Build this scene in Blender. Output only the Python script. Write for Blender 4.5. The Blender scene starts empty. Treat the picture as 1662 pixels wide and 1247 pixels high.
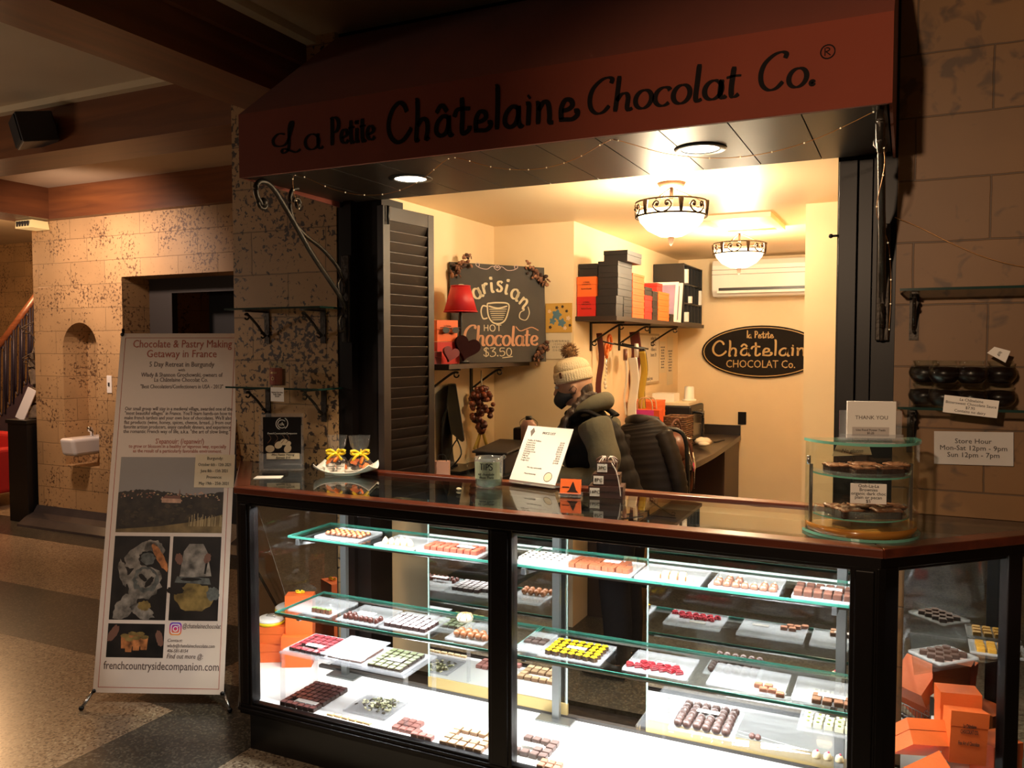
import bpy, bmesh, math, random
from mathutils import Vector, Matrix, Euler
random.seed(7)
D = bpy.data
SC = bpy.context.scene
COL = SC.collection
PI = math.pi
R = math.radians

# ---------------------------------------------------------------- camera, world, big lights, exposure
FPX, YAW, PIT, CAMH = 1345.0, R(25.59), R(2.58), 1.6
cam = D.cameras.new('camera'); co = D.objects.new('camera', cam); COL.objects.link(co)
co.location = (0, 0, CAMH); co.rotation_euler = (R(90) - PIT, 0, YAW)
cam.sensor_fit = 'HORIZONTAL'; cam.sensor_width = 36.0; cam.lens = FPX / 1662 * 36.0
cam.clip_start = .05; cam.clip_end = 60
SC.camera = co
W = D.worlds.new('world'); SC.world = W; W.use_nodes = True
W.node_tree.nodes['Background'].inputs[0].default_value = (1.0, .70, .45, 1)
W.node_tree.nodes['Background'].inputs[1].default_value = .045
SC.view_settings.view_transform = 'Standard'; SC.view_settings.look = 'None'
SC.view_settings.exposure = 0.0; SC.view_settings.gamma = 1.0
SC.cycles.use_denoising = True
SC.cycles.max_bounces = 14; SC.cycles.transparent_max_bounces = 24; SC.cycles.glossy_bounces = 8
SC.cycles.caustics_reflective = False; SC.cycles.caustics_refractive = False
SC.cycles.sample_clamp_indirect = 6.0

def light(name, kind, loc, energy, color, aim=None, **kw):
    l = D.lights.new(name, kind); l.energy = energy; l.color = color
    for k, v in kw.items(): setattr(l, k, v)
    o = D.objects.new(name, l); COL.objects.link(o); o.location = loc
    if aim is not None:
        o.rotation_euler = (Vector(aim) - Vector(loc)).to_track_quat('-Z', 'Y').to_euler()
    return o
WARM = (1.0, .62, .33)
# hall lamps, one of them an added fill
light('hall_lamp_or_fill', 'SPOT', (-.55, -1.2, 2.35), 270, (1, .68, .43), (.35, 2.8, 1.85), spot_size=R(50), spot_blend=1., shadow_soft_size=.06)
light('hall_lamp_or_fill', 'POINT', (-5.6, 1.1, 1.95), 42, (1, .76, .58), shadow_soft_size=.2)  # unseen fill added to light the hall wall, floor and ceiling
light('hall_lamp_or_fill', 'SPOT', (-3.2, .9, 2.6), 60, (1, .78, .60), (-3.1, 2.0, 0), spot_size=R(95), spot_blend=.8, shadow_soft_size=.12)
# wall washers by the stair
light('hall_lamp_or_fill', 'SPOT', (-5.9, 3.75, 2.66), 150, (1, .71, .56), (-6.2, 4.9, 2.0), spot_size=R(125), spot_blend=.9, shadow_soft_size=.08)
light('hall_lamp_or_fill', 'POINT', (-8.2, 4.9, 2.5), 120, (1, .58, .28), shadow_soft_size=.1)
# the two recessed lamps over the counter
for x in (-.62, -1.72):
    light('downlight_beam', 'SPOT', (x, 2.70, 2.225), 105, (1, .80, .56), (x, 2.72, 0), spot_size=R(80), spot_blend=.6, shadow_soft_size=.03)
# light strips inside the display case: under the top frame and under the front edge of each shelf
for x, w, k in ((-1.78, .98, .85), (-.65, 1.0, 1.0)):
    light('case_strip_or_fill', 'AREA', (x, 2.49, .975), 15*k, (.97, .98, 1.0), (x, 2.60, 0), shape='RECTANGLE', size=w, size_y=.02)
    light('case_strip_or_fill', 'AREA', (x-.02, 2.535, .838), 7*k, (.97, .98, 1.0), (x, 2.66, 0), shape='RECTANGLE', size=w-.1, size_y=.012)
    light('case_strip_or_fill', 'AREA', (x-.02, 2.505, .538), 6.5*k*k, (.97, .98, 1.0), (x, 2.66, 0), shape='RECTANGLE', size=w-.1, size_y=.012)
    light('case_strip_or_fill', 'AREA', (x-.02, 2.785, .538), 7*k*k, (.97, .98, 1.0), (x, 2.68, 0), shape='RECTANGLE', size=w-.1, size_y=.012)  # rear fill added to brighten the deck below the risers
light('case_strip_or_fill', 'AREA', (.10, 2.62, .975), 3.5, (1, .93, .82), (.16, 2.72, 0), shape='RECTANGLE', size=.3, size_y=.02)  # fill added to brighten the boxes in the right end
# the bulbs inside the two bowl lamps
for y in (3.52, 5.09):
    light('bowl_bulb', 'POINT', (-.93, y, 2.235), 66, (1, .80, .53), shadow_soft_size=.05)
    light('bowl_bulb', 'POINT', (-.93, y, 2.02), 24, (1, .78, .50), shadow_soft_size=.09)

# ---------------------------------------------------------------- pixel -> point on a plane of the place (1662 x 1247 frame)
_f = Vector((-math.sin(YAW)*math.cos(PIT), math.cos(YAW)*math.cos(PIT), -math.sin(PIT)))
_r = Vector((math.cos(YAW), math.sin(YAW), 0)); _u = _r.cross(_f)
def _pl(x, y, ax, c):
    d = _f*FPX + _r*(x-831) - _u*(y-623.5)
    return Vector((0, 0, CAMH)) + d*((c-(CAMH if ax == 2 else 0))/d[ax])
def at_z(x, y, c): return _pl(x, y, 2, c)
def at_y(x, y, c): return _pl(x, y, 1, c)
def at_x(x, y, c): return _pl(x, y, 0, c)

# ---------------------------------------------------------------- materials
def s2l(c):
    return tuple((v/12.92 if v <= .04045 else ((v+.055)/1.055)**2.4) for v in c)
def rgb(r, g, b): return s2l((r/255, g/255, b/255))
MATS = {}
def nmat(name):
    m = D.materials.new(name); m.use_nodes = True
    return m, m.node_tree.nodes, m.node_tree.links, m.node_tree.nodes['Principled BSDF']
def mat(name, col, rough=.5, metal=0., emit=None, estr=0., spec=.5, coat=0., noise=0., nscale=20., bump=0., bscale=60., sheen=0., stretch=None):
    if name in MATS: return MATS[name]
    m, n, l, b = nmat(name)
    b.inputs['Base Color'].default_value = (*col, 1); b.inputs['Roughness'].default_value = rough
    b.inputs['Metallic'].default_value = metal; b.inputs['Specular IOR Level'].default_value = spec
    b.inputs['Coat Weight'].default_value = coat; b.inputs['Sheen Weight'].default_value = sheen
    if emit: b.inputs['Emission Color'].default_value = (*emit, 1); b.inputs['Emission Strength'].default_value = estr
    if noise or bump:
        tc = n.new('ShaderNodeTexCoord'); src = tc.outputs['Object']
        if stretch:
            mp = n.new('ShaderNodeMapping'); l.new(src, mp.inputs[0]); mp.inputs['Scale'].default_value = stretch; src = mp.outputs[0]
    if noise:
        t = n.new('ShaderNodeTexNoise'); t.inputs['Scale'].default_value = nscale; t.inputs['Detail'].default_value = 5
        l.new(src, t.inputs[0]); r_ = n.new('ShaderNodeValToRGB'); l.new(t.outputs[0], r_.inputs[0])
        r_.color_ramp.elements[0].position = .3; r_.color_ramp.elements[1].position = .7
        r_.color_ramp.elements[0].color = (*[max(0, c*(1-noise)) for c in col], 1)
        r_.color_ramp.elements[1].color = (*[min(1, c*(1+noise)) for c in col], 1)
        l.new(r_.outputs[0], b.inputs['Base Color'])
    if bump:
        t = n.new('ShaderNodeTexNoise'); t.inputs['Scale'].default_value = bscale; t.inputs['Detail'].default_value = 4
        l.new(src, t.inputs[0]); bm = n.new('ShaderNodeBump'); bm.inputs['Strength'].default_value = bump
        bm.inputs['Distance'].default_value = .01; l.new(t.outputs[0], bm.inputs['Height']); l.new(bm.outputs[0], b.inputs['Normal'])
    MATS[name] = m; return m

def glassmat(name, tint, gloss=1.0, haze=0., hazecol=(1, 1, 1), rough=0.):
    """sheet glass: clear transmission with a Fresnel mirror on top (and a little haze for worn acrylic)"""
    if name in MATS: return MATS[name]
    m = D.materials.new(name); m.use_nodes = True; n = m.node_tree.nodes; l = m.node_tree.links; n.clear()
    out = n.new('ShaderNodeOutputMaterial'); tr = n.new('ShaderNodeBsdfTransparent'); tr.inputs[0].default_value = (*tint, 1)
    gl = n.new('ShaderNodeBsdfGlossy'); gl.inputs['Roughness'].default_value = rough; gl.inputs[0].default_value = (gloss, gloss, gloss, 1)
    lw = n.new('ShaderNodeLayerWeight'); lw.inputs[0].default_value = .5
    pw = n.new('ShaderNodeMath'); pw.operation = 'POWER'; pw.inputs[1].default_value = 5; l.new(lw.outputs['Facing'], pw.inputs[0])
    fr = n.new('ShaderNodeMath'); fr.operation = 'MULTIPLY_ADD'; fr.inputs[1].default_value = .95; fr.inputs[2].default_value = .038; l.new(pw.outputs[0], fr.inputs[0])
    mx = n.new('ShaderNodeMixShader'); l.new(fr.outputs[0], mx.inputs[0])
    src = tr
    if haze:
        df = n.new('ShaderNodeBsdfDiffuse'); df.inputs[0].default_value = (*hazecol, 1)
        m2 = n.new('ShaderNodeMixShader'); m2.inputs[0].default_value = haze
        l.new(tr.outputs[0], m2.inputs[1]); l.new(df.outputs[0], m2.inputs[2]); src = m2
    l.new(src.outputs[0], mx.inputs[1]); l.new(gl.outputs[0], mx.inputs[2]); l.new(mx.outputs[0], out.inputs[0])
    MATS[name] = m; return m

def stone(name, base, dark, sscale, lo, hi, patch=.5, mort=.6, strength=1.):
    """painted plaster scored into stone blocks 0.2 m high, with sponged leaf-like stains"""
    m, n, l, b = nmat(name)
    g = n.new('ShaderNodeNewGeometry'); sp = n.new('ShaderNodeSeparateXYZ'); l.new(g.outputs['Position'], sp.inputs[0])
    ad = n.new('ShaderNodeMath'); ad.operation = 'ADD'; l.new(sp.outputs[0], ad.inputs[0]); l.new(sp.outputs[1], ad.inputs[1])
    az = n.new('ShaderNodeMath'); az.operation = 'ADD'; l.new(sp.outputs[2], az.inputs[0]); az.inputs[1].default_value = .06
    cb = n.new('ShaderNodeCombineXYZ'); l.new(ad.outputs[0], cb.inputs[0]); l.new(az.outputs[0], cb.inputs[1])
    w = n.new('ShaderNodeTexNoise'); w.inputs['Scale'].default_value = 9; l.new(cb.outputs[0], w.inputs[0])
    wm = n.new('ShaderNodeVectorMath'); wm.operation = 'SCALE'; l.new(w.outputs['Color'], wm.inputs[0]); wm.inputs['Scale'].default_value = .008
    wa = n.new('ShaderNodeVectorMath'); wa.operation = 'ADD'; l.new(cb.outputs[0], wa.inputs[0]); l.new(wm.outputs[0], wa.inputs[1])
    br = n.new('ShaderNodeTexBrick'); l.new(wa.outputs[0], br.inputs[0])
    br.inputs['Scale'].default_value = 1; br.inputs['Brick Width'].default_value = .43; br.inputs['Row Height'].default_value = .2
    br.inputs['Mortar Size'].default_value = .0035; br.inputs['Mortar Smooth'].default_value = .4
    br.inputs['Color1'].default_value = (*base, 1); br.inputs['Color2'].default_value = (*[c*.86 for c in base], 1)
    br.inputs['Mortar'].default_value = (*[c*(1-mort) for c in base], 1)
    big = n.new('ShaderNodeTexNoise'); big.inputs['Scale'].default_value = 3.2; big.inputs['Detail'].default_value = 3; l.new(g.outputs['Position'], big.inputs[0])
    sm = n.new('ShaderNodeTexNoise'); sm.inputs['Scale'].default_value = sscale; sm.inputs['Detail'].default_value = 2.5; sm.inputs['Roughness'].default_value = .55
    sm.inputs['Distortion'].default_value = .5
    l.new(g.outputs['Position'], sm.inputs[0])
    a = n.new('ShaderNodeMath'); a.operation = 'MULTIPLY'; a.inputs[1].default_value = patch; l.new(big.outputs[0], a.inputs[0])
    s = n.new('ShaderNodeMath'); s.operation = 'ADD'; l.new(a.outputs[0], s.inputs[0]); l.new(sm.outputs[0], s.inputs[1])
    rp = n.new('ShaderNodeMapRange'); rp.inputs[1].default_value = lo; rp.inputs[2].default_value = hi; rp.inputs[4].default_value = strength; l.new(s.outputs[0], rp.inputs[0])
    mx = n.new('ShaderNodeMixRGB'); l.new(rp.outputs[0], mx.inputs[0]); l.new(br.outputs[0], mx.inputs[1]); mx.inputs[2].default_value = (*dark, 1)
    cl = n.new('ShaderNodeTexNoise'); cl.inputs['Scale'].default_value = 2.1; cl.inputs['Detail'].default_value = 6; l.new(g.outputs['Position'], cl.inputs[0])
    m2 = n.new('ShaderNodeMixRGB'); m2.blend_type = 'MULTIPLY'; m2.inputs[0].default_value = .55; l.new(mx.outputs[0], m2.inputs[1]); l.new(cl.outputs[0], m2.inputs[2])
    l.new(m2.outputs[0], b.inputs['Base Color']); b.inputs['Roughness'].default_value = .5
    bm = n.new('ShaderNodeBump'); bm.inputs['Strength'].default_value = .35; bm.inputs['Distance'].default_value = .006
    iv = n.new('ShaderNodeMath'); iv.operation = 'SUBTRACT'; iv.inputs[0].default_value = 1; l.new(br.outputs['Fac'], iv.inputs[1])
    l.new(iv.outputs[0], bm.inputs['Height']); l.new(bm.outputs[0], b.inputs['Normal'])
    MATS[name] = m; return m

def terrazzo(name, base, chip, chip2, scale=70, rough=.28):
    m, n, l, b = nmat(name)
    g = n.new('ShaderNodeNewGeometry')
    v = n.new('ShaderNodeTexVoronoi'); v.inputs['Scale'].default_value = scale; v.inputs['Randomness'].default_value = 1; l.new(g.outputs['Position'], v.inputs[0])
    sp = n.new('ShaderNodeSeparateColor'); l.new(v.outputs['Color'], sp.inputs[0])
    r1 = n.new('ShaderNodeValToRGB'); r1.color_ramp.interpolation = 'CONSTANT'
    e = r1.color_ramp.elements; e[0].position = 0; e[0].color = (*base, 1); e[1].position = .55; e[1].color = (*chip, 1)
    x = e.new(.78); x.color = (*chip2, 1); x = e.new(.9); x.color = (*base, 1)
    l.new(sp.outputs[0], r1.inputs[0])
    t = n.new('ShaderNodeTexNoise'); t.inputs['Scale'].default_value = 2.; t.inputs['Detail'].default_value = 5; l.new(g.outputs['Position'], t.inputs[0])
    mx = n.new('ShaderNodeMixRGB'); mx.blend_type = 'MULTIPLY'; mx.inputs[0].default_value = .4; l.new(r1.outputs[0], mx.inputs[1]); l.new(t.outputs[0], mx.inputs[2])
    l.new(mx.outputs[0], b.inputs['Base Color']); b.inputs['Roughness'].default_value = rough; b.inputs['Specular IOR Level'].default_value = .45
    MATS[name] = m; return m

def woodmat(name, c1, c2, rough=.45, axis=0, scale=3., coat=0.):
    m, n, l, b = nmat(name)
    tc = n.new('ShaderNodeTexCoord'); mp = n.new('ShaderNodeMapping'); l.new(tc.outputs['Object'], mp.inputs[0])
    s = [scale*12]*3; s[axis] = scale; mp.inputs['Scale'].default_value = s
    t = n.new('ShaderNodeTexNoise'); t.inputs['Scale'].default_value = 1; t.inputs['Detail'].default_value = 6; t.inputs['Distortion'].default_value = .6; l.new(mp.outputs[0], t.inputs[0])
    rp = n.new('ShaderNodeValToRGB'); rp.color_ramp.elements[0].position = .32; rp.color_ramp.elements[1].position = .68
    rp.color_ramp.elements[0].color = (*c1, 1); rp.color_ramp.elements[1].color = (*c2, 1); l.new(t.outputs[0], rp.inputs[0])
    l.new(rp.outputs[0], b.inputs['Base Color']); b.inputs['Roughness'].default_value = rough; b.inputs['Coat Weight'].default_value = coat
    b.inputs['Coat Roughness'].default_value = .15
    MATS[name] = m; return m

# ---------------------------------------------------------------- mesh builder
class MB:
    def __init__(s): s.v = []; s.f = []; s.m = []; s.sm = []
    def add(s, vs, fs, mi=0, smooth=False, M=None):
        o = len(s.v)
        for p in vs:
            p = Vector(p); s.v.append(M @ p if M is not None else p)
        for f in fs: s.f.append([i+o for i in f]); s.m.append(mi); s.sm.append(smooth)
        return s
    def box(s, a, b, mi=0, M=None):
        x0, y0, z0 = a; x1, y1, z1 = b
        return s.add([(x0,y0,z0),(x1,y0,z0),(x1,y1,z0),(x0,y1,z0),(x0,y0,z1),(x1,y0,z1),(x1,y1,z1),(x0,y1,z1)],
                     [(0,3,2,1),(4,5,6,7),(0,1,5,4),(1,2,6,5),(2,3,7,6),(3,0,4,7)], mi, False, M)
    def prism(s, poly, z0, z1, mi=0, side=None, M=None, smooth=False):
        n = len(poly); vs = [(p[0], p[1], z0) for p in poly]+[(p[0], p[1], z1) for p in poly]
        s.add(vs, [tuple(range(n-1, -1, -1)), tuple(range(n, 2*n))], mi, False, M)
        o = len(s.v)-2*n
        for i in range(n):
            j = (i+1) % n; s.f.append([o+i, o+j, o+n+j, o+n+i]); s.m.append(mi if side is None else side); s.sm.append(smooth)
        return s
    def lathe(s, prof, seg=24, mi=0, M=None, smooth=True, sx=1., sy=1., ripple=None, caps=True):
        vs = []; fs = []
        for k, (r_, z) in enumerate(prof):
            for i in range(seg):
                a = 2*PI*i/seg; q = r_*(1+(ripple(a) if ripple else 0)); vs.append((q*math.cos(a)*sx, q*math.sin(a)*sy, z))
        for k in range(len(prof)-1):
            for i in range(seg):
                j = (i+1) % seg; fs.append((k*seg+i, k*seg+j, (k+1)*seg+j, (k+1)*seg+i))
        s.add(vs, fs, mi, smooth, M)
        o = len(s.v)-len(vs)
        if not caps: return s
        if prof[0][0] > 1e-6: s.f.append([o+i for i in range(seg-1, -1, -1)]); s.m.append(mi); s.sm.append(False)
        if prof[-1][0] > 1e-6: s.f.append([o+(len(prof)-1)*seg+i for i in range(seg)]); s.m.append(mi); s.sm.append(False)
        return s
    def tube(s, pts, r_, seg=8, mi=0, M=None, flat=1., up=(0, 0, 1), closed=False):
        pts = [Vector(p) for p in pts]; n = len(pts); rs = r_ if isinstance(r_, (list, tuple)) else [r_]*n
        vs = []; fs = []; U = Vector(up)
        for k, p in enumerate(pts):
            if closed: t = pts[(k+1) % n]-pts[k-1]
            else: t = pts[min(k+1, n-1)]-pts[max(k-1, 0)]
            t.normalize(); a = t.cross(U)
            if a.length < 1e-3: a = t.cross(Vector((1, 0, 0)))
            if a.length < 1e-3: a = t.cross(Vector((0, 1, 0)))
            a.normalize(); b = a.cross(t)
            rr = rs[k]; ra, rb = rr if isinstance(rr, tuple) else (rr, rr*flat)
            for i in range(seg):
                q = 2*PI*i/seg; vs.append(p+a*(ra*math.cos(q))+b*(rb*math.sin(q)))
        for k in range(n if closed else n-1):
            k2 = (k+1) % n
            for i in range(seg):
                j = (i+1) % seg; fs.append((k*seg+i, k*seg+j, k2*seg+j, k2*seg+i))
        s.add(vs, fs, mi, True, M); o = len(s.v)-len(vs)
        if not closed:
            s.f.append([o+i for i in range(seg-1, -1, -1)]); s.m.append(mi); s.sm.append(True)
            s.f.append([o+(n-1)*seg+i for i in range(seg)]); s.m.append(mi); s.sm.append(True)
        return s
    def ball(s, c, r_, seg=12, mi=0, M=None, sc=(1, 1, 1), wob=0.):
        vs = []; fs = []; rg = max(4, seg//2); c = Vector(c)
        vs.append(c+Vector((0, 0, -r_*sc[2])))
        for k in range(1, rg):
            t = PI*k/rg
            for i in range(seg):
                a = 2*PI*i/seg; q = r_*(1+random.uniform(-wob, wob))
                vs.append(c+Vector((q*math.sin(t)*math.cos(a)*sc[0], q*math.sin(t)*math.sin(a)*sc[1], -q*math.cos(t)*sc[2])))
        vs.append(c+Vector((0, 0, r_*sc[2])))
        for i in range(seg): fs.append((0, 1+(i+1) % seg, 1+i))
        for k in range(rg-2):
            for i in range(seg):
                j = (i+1) % seg; fs.append((1+k*seg+i, 1+k*seg+j, 1+(k+1)*seg+j, 1+(k+1)*seg+i))
        o = 1+(rg-2)*seg
        for i in range(seg): fs.append((o+i, o+(i+1) % seg, len(vs)-1))
        return s.add(vs, fs, mi, True, M)
    def quad(s, a, b, c, d, mi=0): return s.add([a, b, c, d], [(0, 1, 2, 3)], mi)
    def build(s, name, mats, parent=None, local=False, bevel=0., seg=2, mods=None):
        me = D.meshes.new(name)
        off = Vector((0, 0, 0))
        if parent is not None and not local:
            p = parent
            while p is not None: off += p.location; p = p.parent
        me.from_pydata([v-off for v in s.v], [], s.f)
        if not isinstance(mats, (list, tuple)): mats = [mats]
        for m in mats: me.materials.append(m)
        me.polygons.foreach_set('material_index', s.m); me.polygons.foreach_set('use_smooth', s.sm); me.update()
        bm = bmesh.new(); bm.from_mesh(me); bmesh.ops.recalc_face_normals(bm, faces=bm.faces); bm.to_mesh(me); bm.free()
        o = D.objects.new(name, me); COL.objects.link(o)
        if parent is not None: o.parent = parent
        if bevel:
            b = o.modifiers.new('bevel', 'BEVEL'); b.width = bevel; b.segments = seg; b.limit_method = 'ANGLE'; b.angle_limit = R(40)
        return o

def tag(o, label=None, cat=None, group=None, kind=None):
    if label: o['label'] = label
    if cat: o['category'] = cat
    if group: o['group'] = group
    if kind: o['kind'] = kind
    return o
def thing(name, label, cat, loc=(0, 0, 0), rz=0., group=None, rot=None):
    o = D.objects.new(name, None); COL.objects.link(o); o.empty_display_size = .05
    o.location = loc; o.rotation_euler = rot if rot else (0, 0, rz)
    return tag(o, label, cat, group)
def struct(name, mb, mats, bevel=0., parent=None):
    o = mb.build(name, mats, parent, bevel=bevel)
    if parent is None: o['kind'] = 'structure'
    return o
def kids(o): return [c for c in D.objects if c.parent == o]
def dup(root, loc, rz=None, label=None, group=None, rot=None):
    r_ = root.copy(); COL.objects.link(r_); r_.location = loc
    if rz is not None: r_.rotation_euler = (0, 0, rz)
    if rot is not None: r_.rotation_euler = rot
    if label: r_['label'] = label
    if group: r_['group'] = group
    for ch in list(root.children):
        c = ch.copy(); COL.objects.link(c); c.parent = r_
        for g in list(ch.children):
            d = g.copy(); COL.objects.link(d); d.parent = c
    return r_

def cr(pts, n=8):
    """Catmull-Rom through points of any dimension"""
    out = []; P = [tuple(p) for p in pts]
    for i in range(len(P)-1):
        p0 = P[max(i-1, 0)]; p1 = P[i]; p2 = P[i+1]; p3 = P[min(i+2, len(P)-1)]
        for k in range(n):
            t = k/n
            out.append(tuple(.5*((2*b)+(-a+c)*t+(2*a-5*b+4*c-d)*t*t+(-a+3*b-3*c+d)*t**3) for a, b, c, d in zip(p0, p1, p2, p3)))
    out.append(P[-1]); return out
def arc(cx, cy, rx, ry, a0, a1, n=10):
    return [(cx+rx*math.cos(R(a0+(a1-a0)*k/n)), cy+ry*math.sin(R(a0+(a1-a0)*k/n))) for k in range(n+1)]

# ---------------------------------------------------------------- brush lettering
# glyph: (advance, strokes); x-height .5, capitals/ascenders 1
G = {}
G['a'] = (.52, [arc(.24, .25, .2, .25, 60, 420, 16), [(.42, .5), (.41, .25), (.43, .06), (.5, .0), (.56, .06)]])
G['c'] = (.44, [[(.4, .4), (.36, .46)]+arc(.25, .25, .21, .25, 70, 315, 14)])
G['e'] = (.46, [[(.06, .22), (.2, .24), (.36, .3), (.4, .4)]+arc(.24, .27, .18, .23, 40, 270, 12)+[(.34, .03), (.46, .12)]])
G['h'] = (.54, [[(.1, 1.), (.1, .5), (.09, .0)], [(.1, .3), (.2, .46), (.32, .48), (.39, .36), (.39, .1), (.44, .0), (.53, .05)]])
G['i'] = (.26, [[(.11, .5), (.1, .15), (.14, .01), (.24, .05)], arc(.11, .7, .03, .03, 0, 360, 8)])
G['l'] = (.26, [[(.1, 1.), (.1, .5), (.1, .12), (.15, .0), (.25, .05)]])
G['n'] = (.54, [[(.09, .5), (.1, .0)], [(.1, .3), (.2, .46), (.32, .48), (.39, .36), (.39, .1), (.44, .0), (.53, .05)]])
G['o'] = (.5, [arc(.25, .25, .2, .25, 90, 450, 18)])
G['r'] = (.38, [[(.09, .5), (.1, .0)], [(.1, .3), (.2, .46), (.3, .5), (.36, .42)]])
G['s'] = (.4, [[(.36, .42), (.28, .5), (.14, .46), (.12, .34), (.26, .26), (.34, .15), (.26, .01), (.12, .0), (.05, .1)]])
G['t'] = (.36, [[(.15, .8), (.14, .3), (.17, .03), (.25, .0), (.33, .06)], [(.0, .52), (.16, .55), (.34, .54)]])
G['L'] = (.62, [[(.06, .62), (-.14, .66), (-.3, .5), (-.26, .3), (-.05, .24), (.12, .34), (.24, .7), (.3, .96), (.24, 1.), (.18, .8), (.18, .3), (.14, .08), (.02, .0), (-.04, .08), (.04, .14), (.2, .06), (.38, -.02), (.52, .06)]])
G['P'] = (.56, [[(.12, .95), (.12, .5), (.11, .0)], [(.02, .92), (.14, .98)]+arc(.24, .72, .24, .26, 95, -100, 12)])
G['C'] = (.72, [[(.62, .82), (.64, .94), (.52, 1.), (.34, .94), (.16, .74), (.1, .46), (.16, .18), (.32, .02), (.5, .04), (.64, .2)]])
G['.'] = (.2, [arc(.08, .04, .035, .035, 0, 360, 8)])
G['K'] = (.72, [[(.66, .8), (.6, .96), (.4, 1.), (.18, .82), (.08, .5), (.14, .2), (.34, .02), (.54, .06), (.7, .24), (.66, .3)]])
# the fairy-tale capital and letters of the house name
G2 = dict(G)
G2['C'] = (.86, [[(.66, .74), (.58, .92), (.42, 1.), (.22, .84), (.1, .52), (.14, .2), (.34, .0), (.56, .04), (.76, .26), (.72, .3)]])
G2['h'] = (.6, [[(.06, 1.), (.12, .96), (.12, .5), (.08, .0), (.16, .02)], [(.12, .34), (.26, .5), (.4, .44), (.42, .2), (.38, -.02), (.46, .04)]])
G2['e'] = (.58, [[(.04, .04), (.2, .03), (.38, .02), (.5, .1), (.5, .2), (.42, .2)], [(.1, .04), (.1, .3), (.2, .48), (.34, .46), (.38, .34), (.28, .26), (.12, .24)]])
G2['a'] = (.6, [[(.42, .46), (.28, .5), (.12, .36), (.08, .14), (.2, .02), (.36, .08), (.44, .3), (.44, .5), (.45, .15), (.5, .0), (.56, .05)]])
G2['t'] = (.52, [[(.22, .9), (.24, .5), (.22, .1), (.28, .0), (.42, .08), (.44, .18)], [(.0, .44), (.08, .6), (.24, .62), (.46, .6)]])
G2['l'] = (.24, [[(.06, 1.04), (.12, 1.), (.12, .5), (.1, .0)]])
G2['i'] = (.26, [[(.04, .52), (.12, .5), (.11, .2), (.1, .0)], [(.1, .66), (.15, .7)]])
G2['n'] = (.6, [[(.04, .5), (.11, .46), (.1, .0)], [(.11, .32), (.24, .5), (.36, .46), (.4, .2), (.4, .02), (.5, .0)]])
G2['P'] = (.56, [[(.1, .95), (.12, .5), (.1, .0)], [(.0, .9), (.14, .98)]+arc(.24, .72, .22, .24, 95, -100, 12)])
G['H'] = (.66, [[(.1, 1), (.1, 0)], [(.5, 1), (.5, 0)], [(.1, .52), (.5, .52)]])
G['O'] = (.74, [arc(.34, .5, .28, .5, 90, 450, 20)])
G['T'] = (.6, [[(.3, 1), (.3, 0)], [(.02, 1), (.58, 1)]])
G['I'] = (.3, [[(.12, 1), (.12, 0)]])
G['S'] = (.55, [[(.46, .84), (.36, 1), (.16, .96), (.08, .78), (.2, .6), (.4, .44), (.46, .2), (.32, .0), (.12, .02), (.04, .2)]])
G['$'] = (.55, [G['S'][1][0], [(.26, 1.12), (.24, -.12)]])
G['3'] = (.62, [[(.06, .98), (.3, 1.02), (.5, .98), (.24, .6), (.44, .5), (.52, .26), (.4, .02), (.14, -.06), (.02, .08)]])
G['5'] = (.6, [[(.5, .98), (.14, .96), (.1, .56), (.34, .62), (.5, .4), (.42, .1), (.2, .0), (.06, .1)]])
G['0'] = (.6, [arc(.28, .5, .22, .48, 90, 450, 18)])
def strokes(text, font=G):
    x = 0; out = []
    for ch in text:
        if ch == ' ': x += .4; continue
        hat = ch == 'â'
        adv, ss = font['a' if hat else ch]
        for s_ in ss: out.append([(x+p[0], p[1]) for p in s_])
        if hat: out.append([(x+.08, .6), (x+.24, .78), (x+.4, .6)])
        x += adv
    return x, out
def ribbon(mb, pts, w, contrast=.6, to3=None, mi=0, d=0.0006, raw=False):
    """a brushed stroke: thick on the verticals, thin on the horizontals, with a real (thin) body"""
    P = pts if raw else cr(pts, 5)
    n = len(P); L = []; Rr = []
    for k in range(n):
        a = P[max(k-1, 0)]; b = P[min(k+1, n-1)]; dx, dy = b[0]-a[0], b[1]-a[1]; q = math.hypot(dx, dy) or 1e-6
        ww = w*((1-contrast)+contrast*abs(dy)/q)
        if k in (0, n-1): ww *= .75
        nx, ny = -dy/q*ww/2, dx/q*ww/2
        L.append((P[k][0]+nx, P[k][1]+ny)); Rr.append((P[k][0]-nx, P[k][1]-ny))
    vs = []; fs = []
    for k in range(n):
        vs += [to3(*L[k], d), to3(*Rr[k], d), to3(*L[k], 0), to3(*Rr[k], 0)]
    for k in range(n-1):
        a = 4*k; b = a+4
        fs += [(a, a+1, b+1, b), (a+2, b+2, b+3, a+3), (a, b, b+2, a+2), (a+1, a+3, b+3, b+1)]
    fs += [(0, 2, 3, 1), (4*n-4, 4*n-3, 4*n-1, 4*n-2)]
    mb.add(vs, fs, mi)
def brush(mb, text, x0, x1, y0, h, to3, w=.1, contrast=.6, font=G, slant=0., shrink=0., mi=0, d=.0006):
    """text between x0 and x1 on a plane given by to3(x, y, lift)"""
    adv, ss = strokes(text, font); k = (x1-x0)/adv
    def f(x, y, dd): return to3(x, y, dd)
    for s_ in ss:
        ribbon(mb, [(x0+(p[0]+slant*p[1])*k, y0+p[1]*h) for p in s_], w*h, contrast, f, mi, d)

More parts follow.
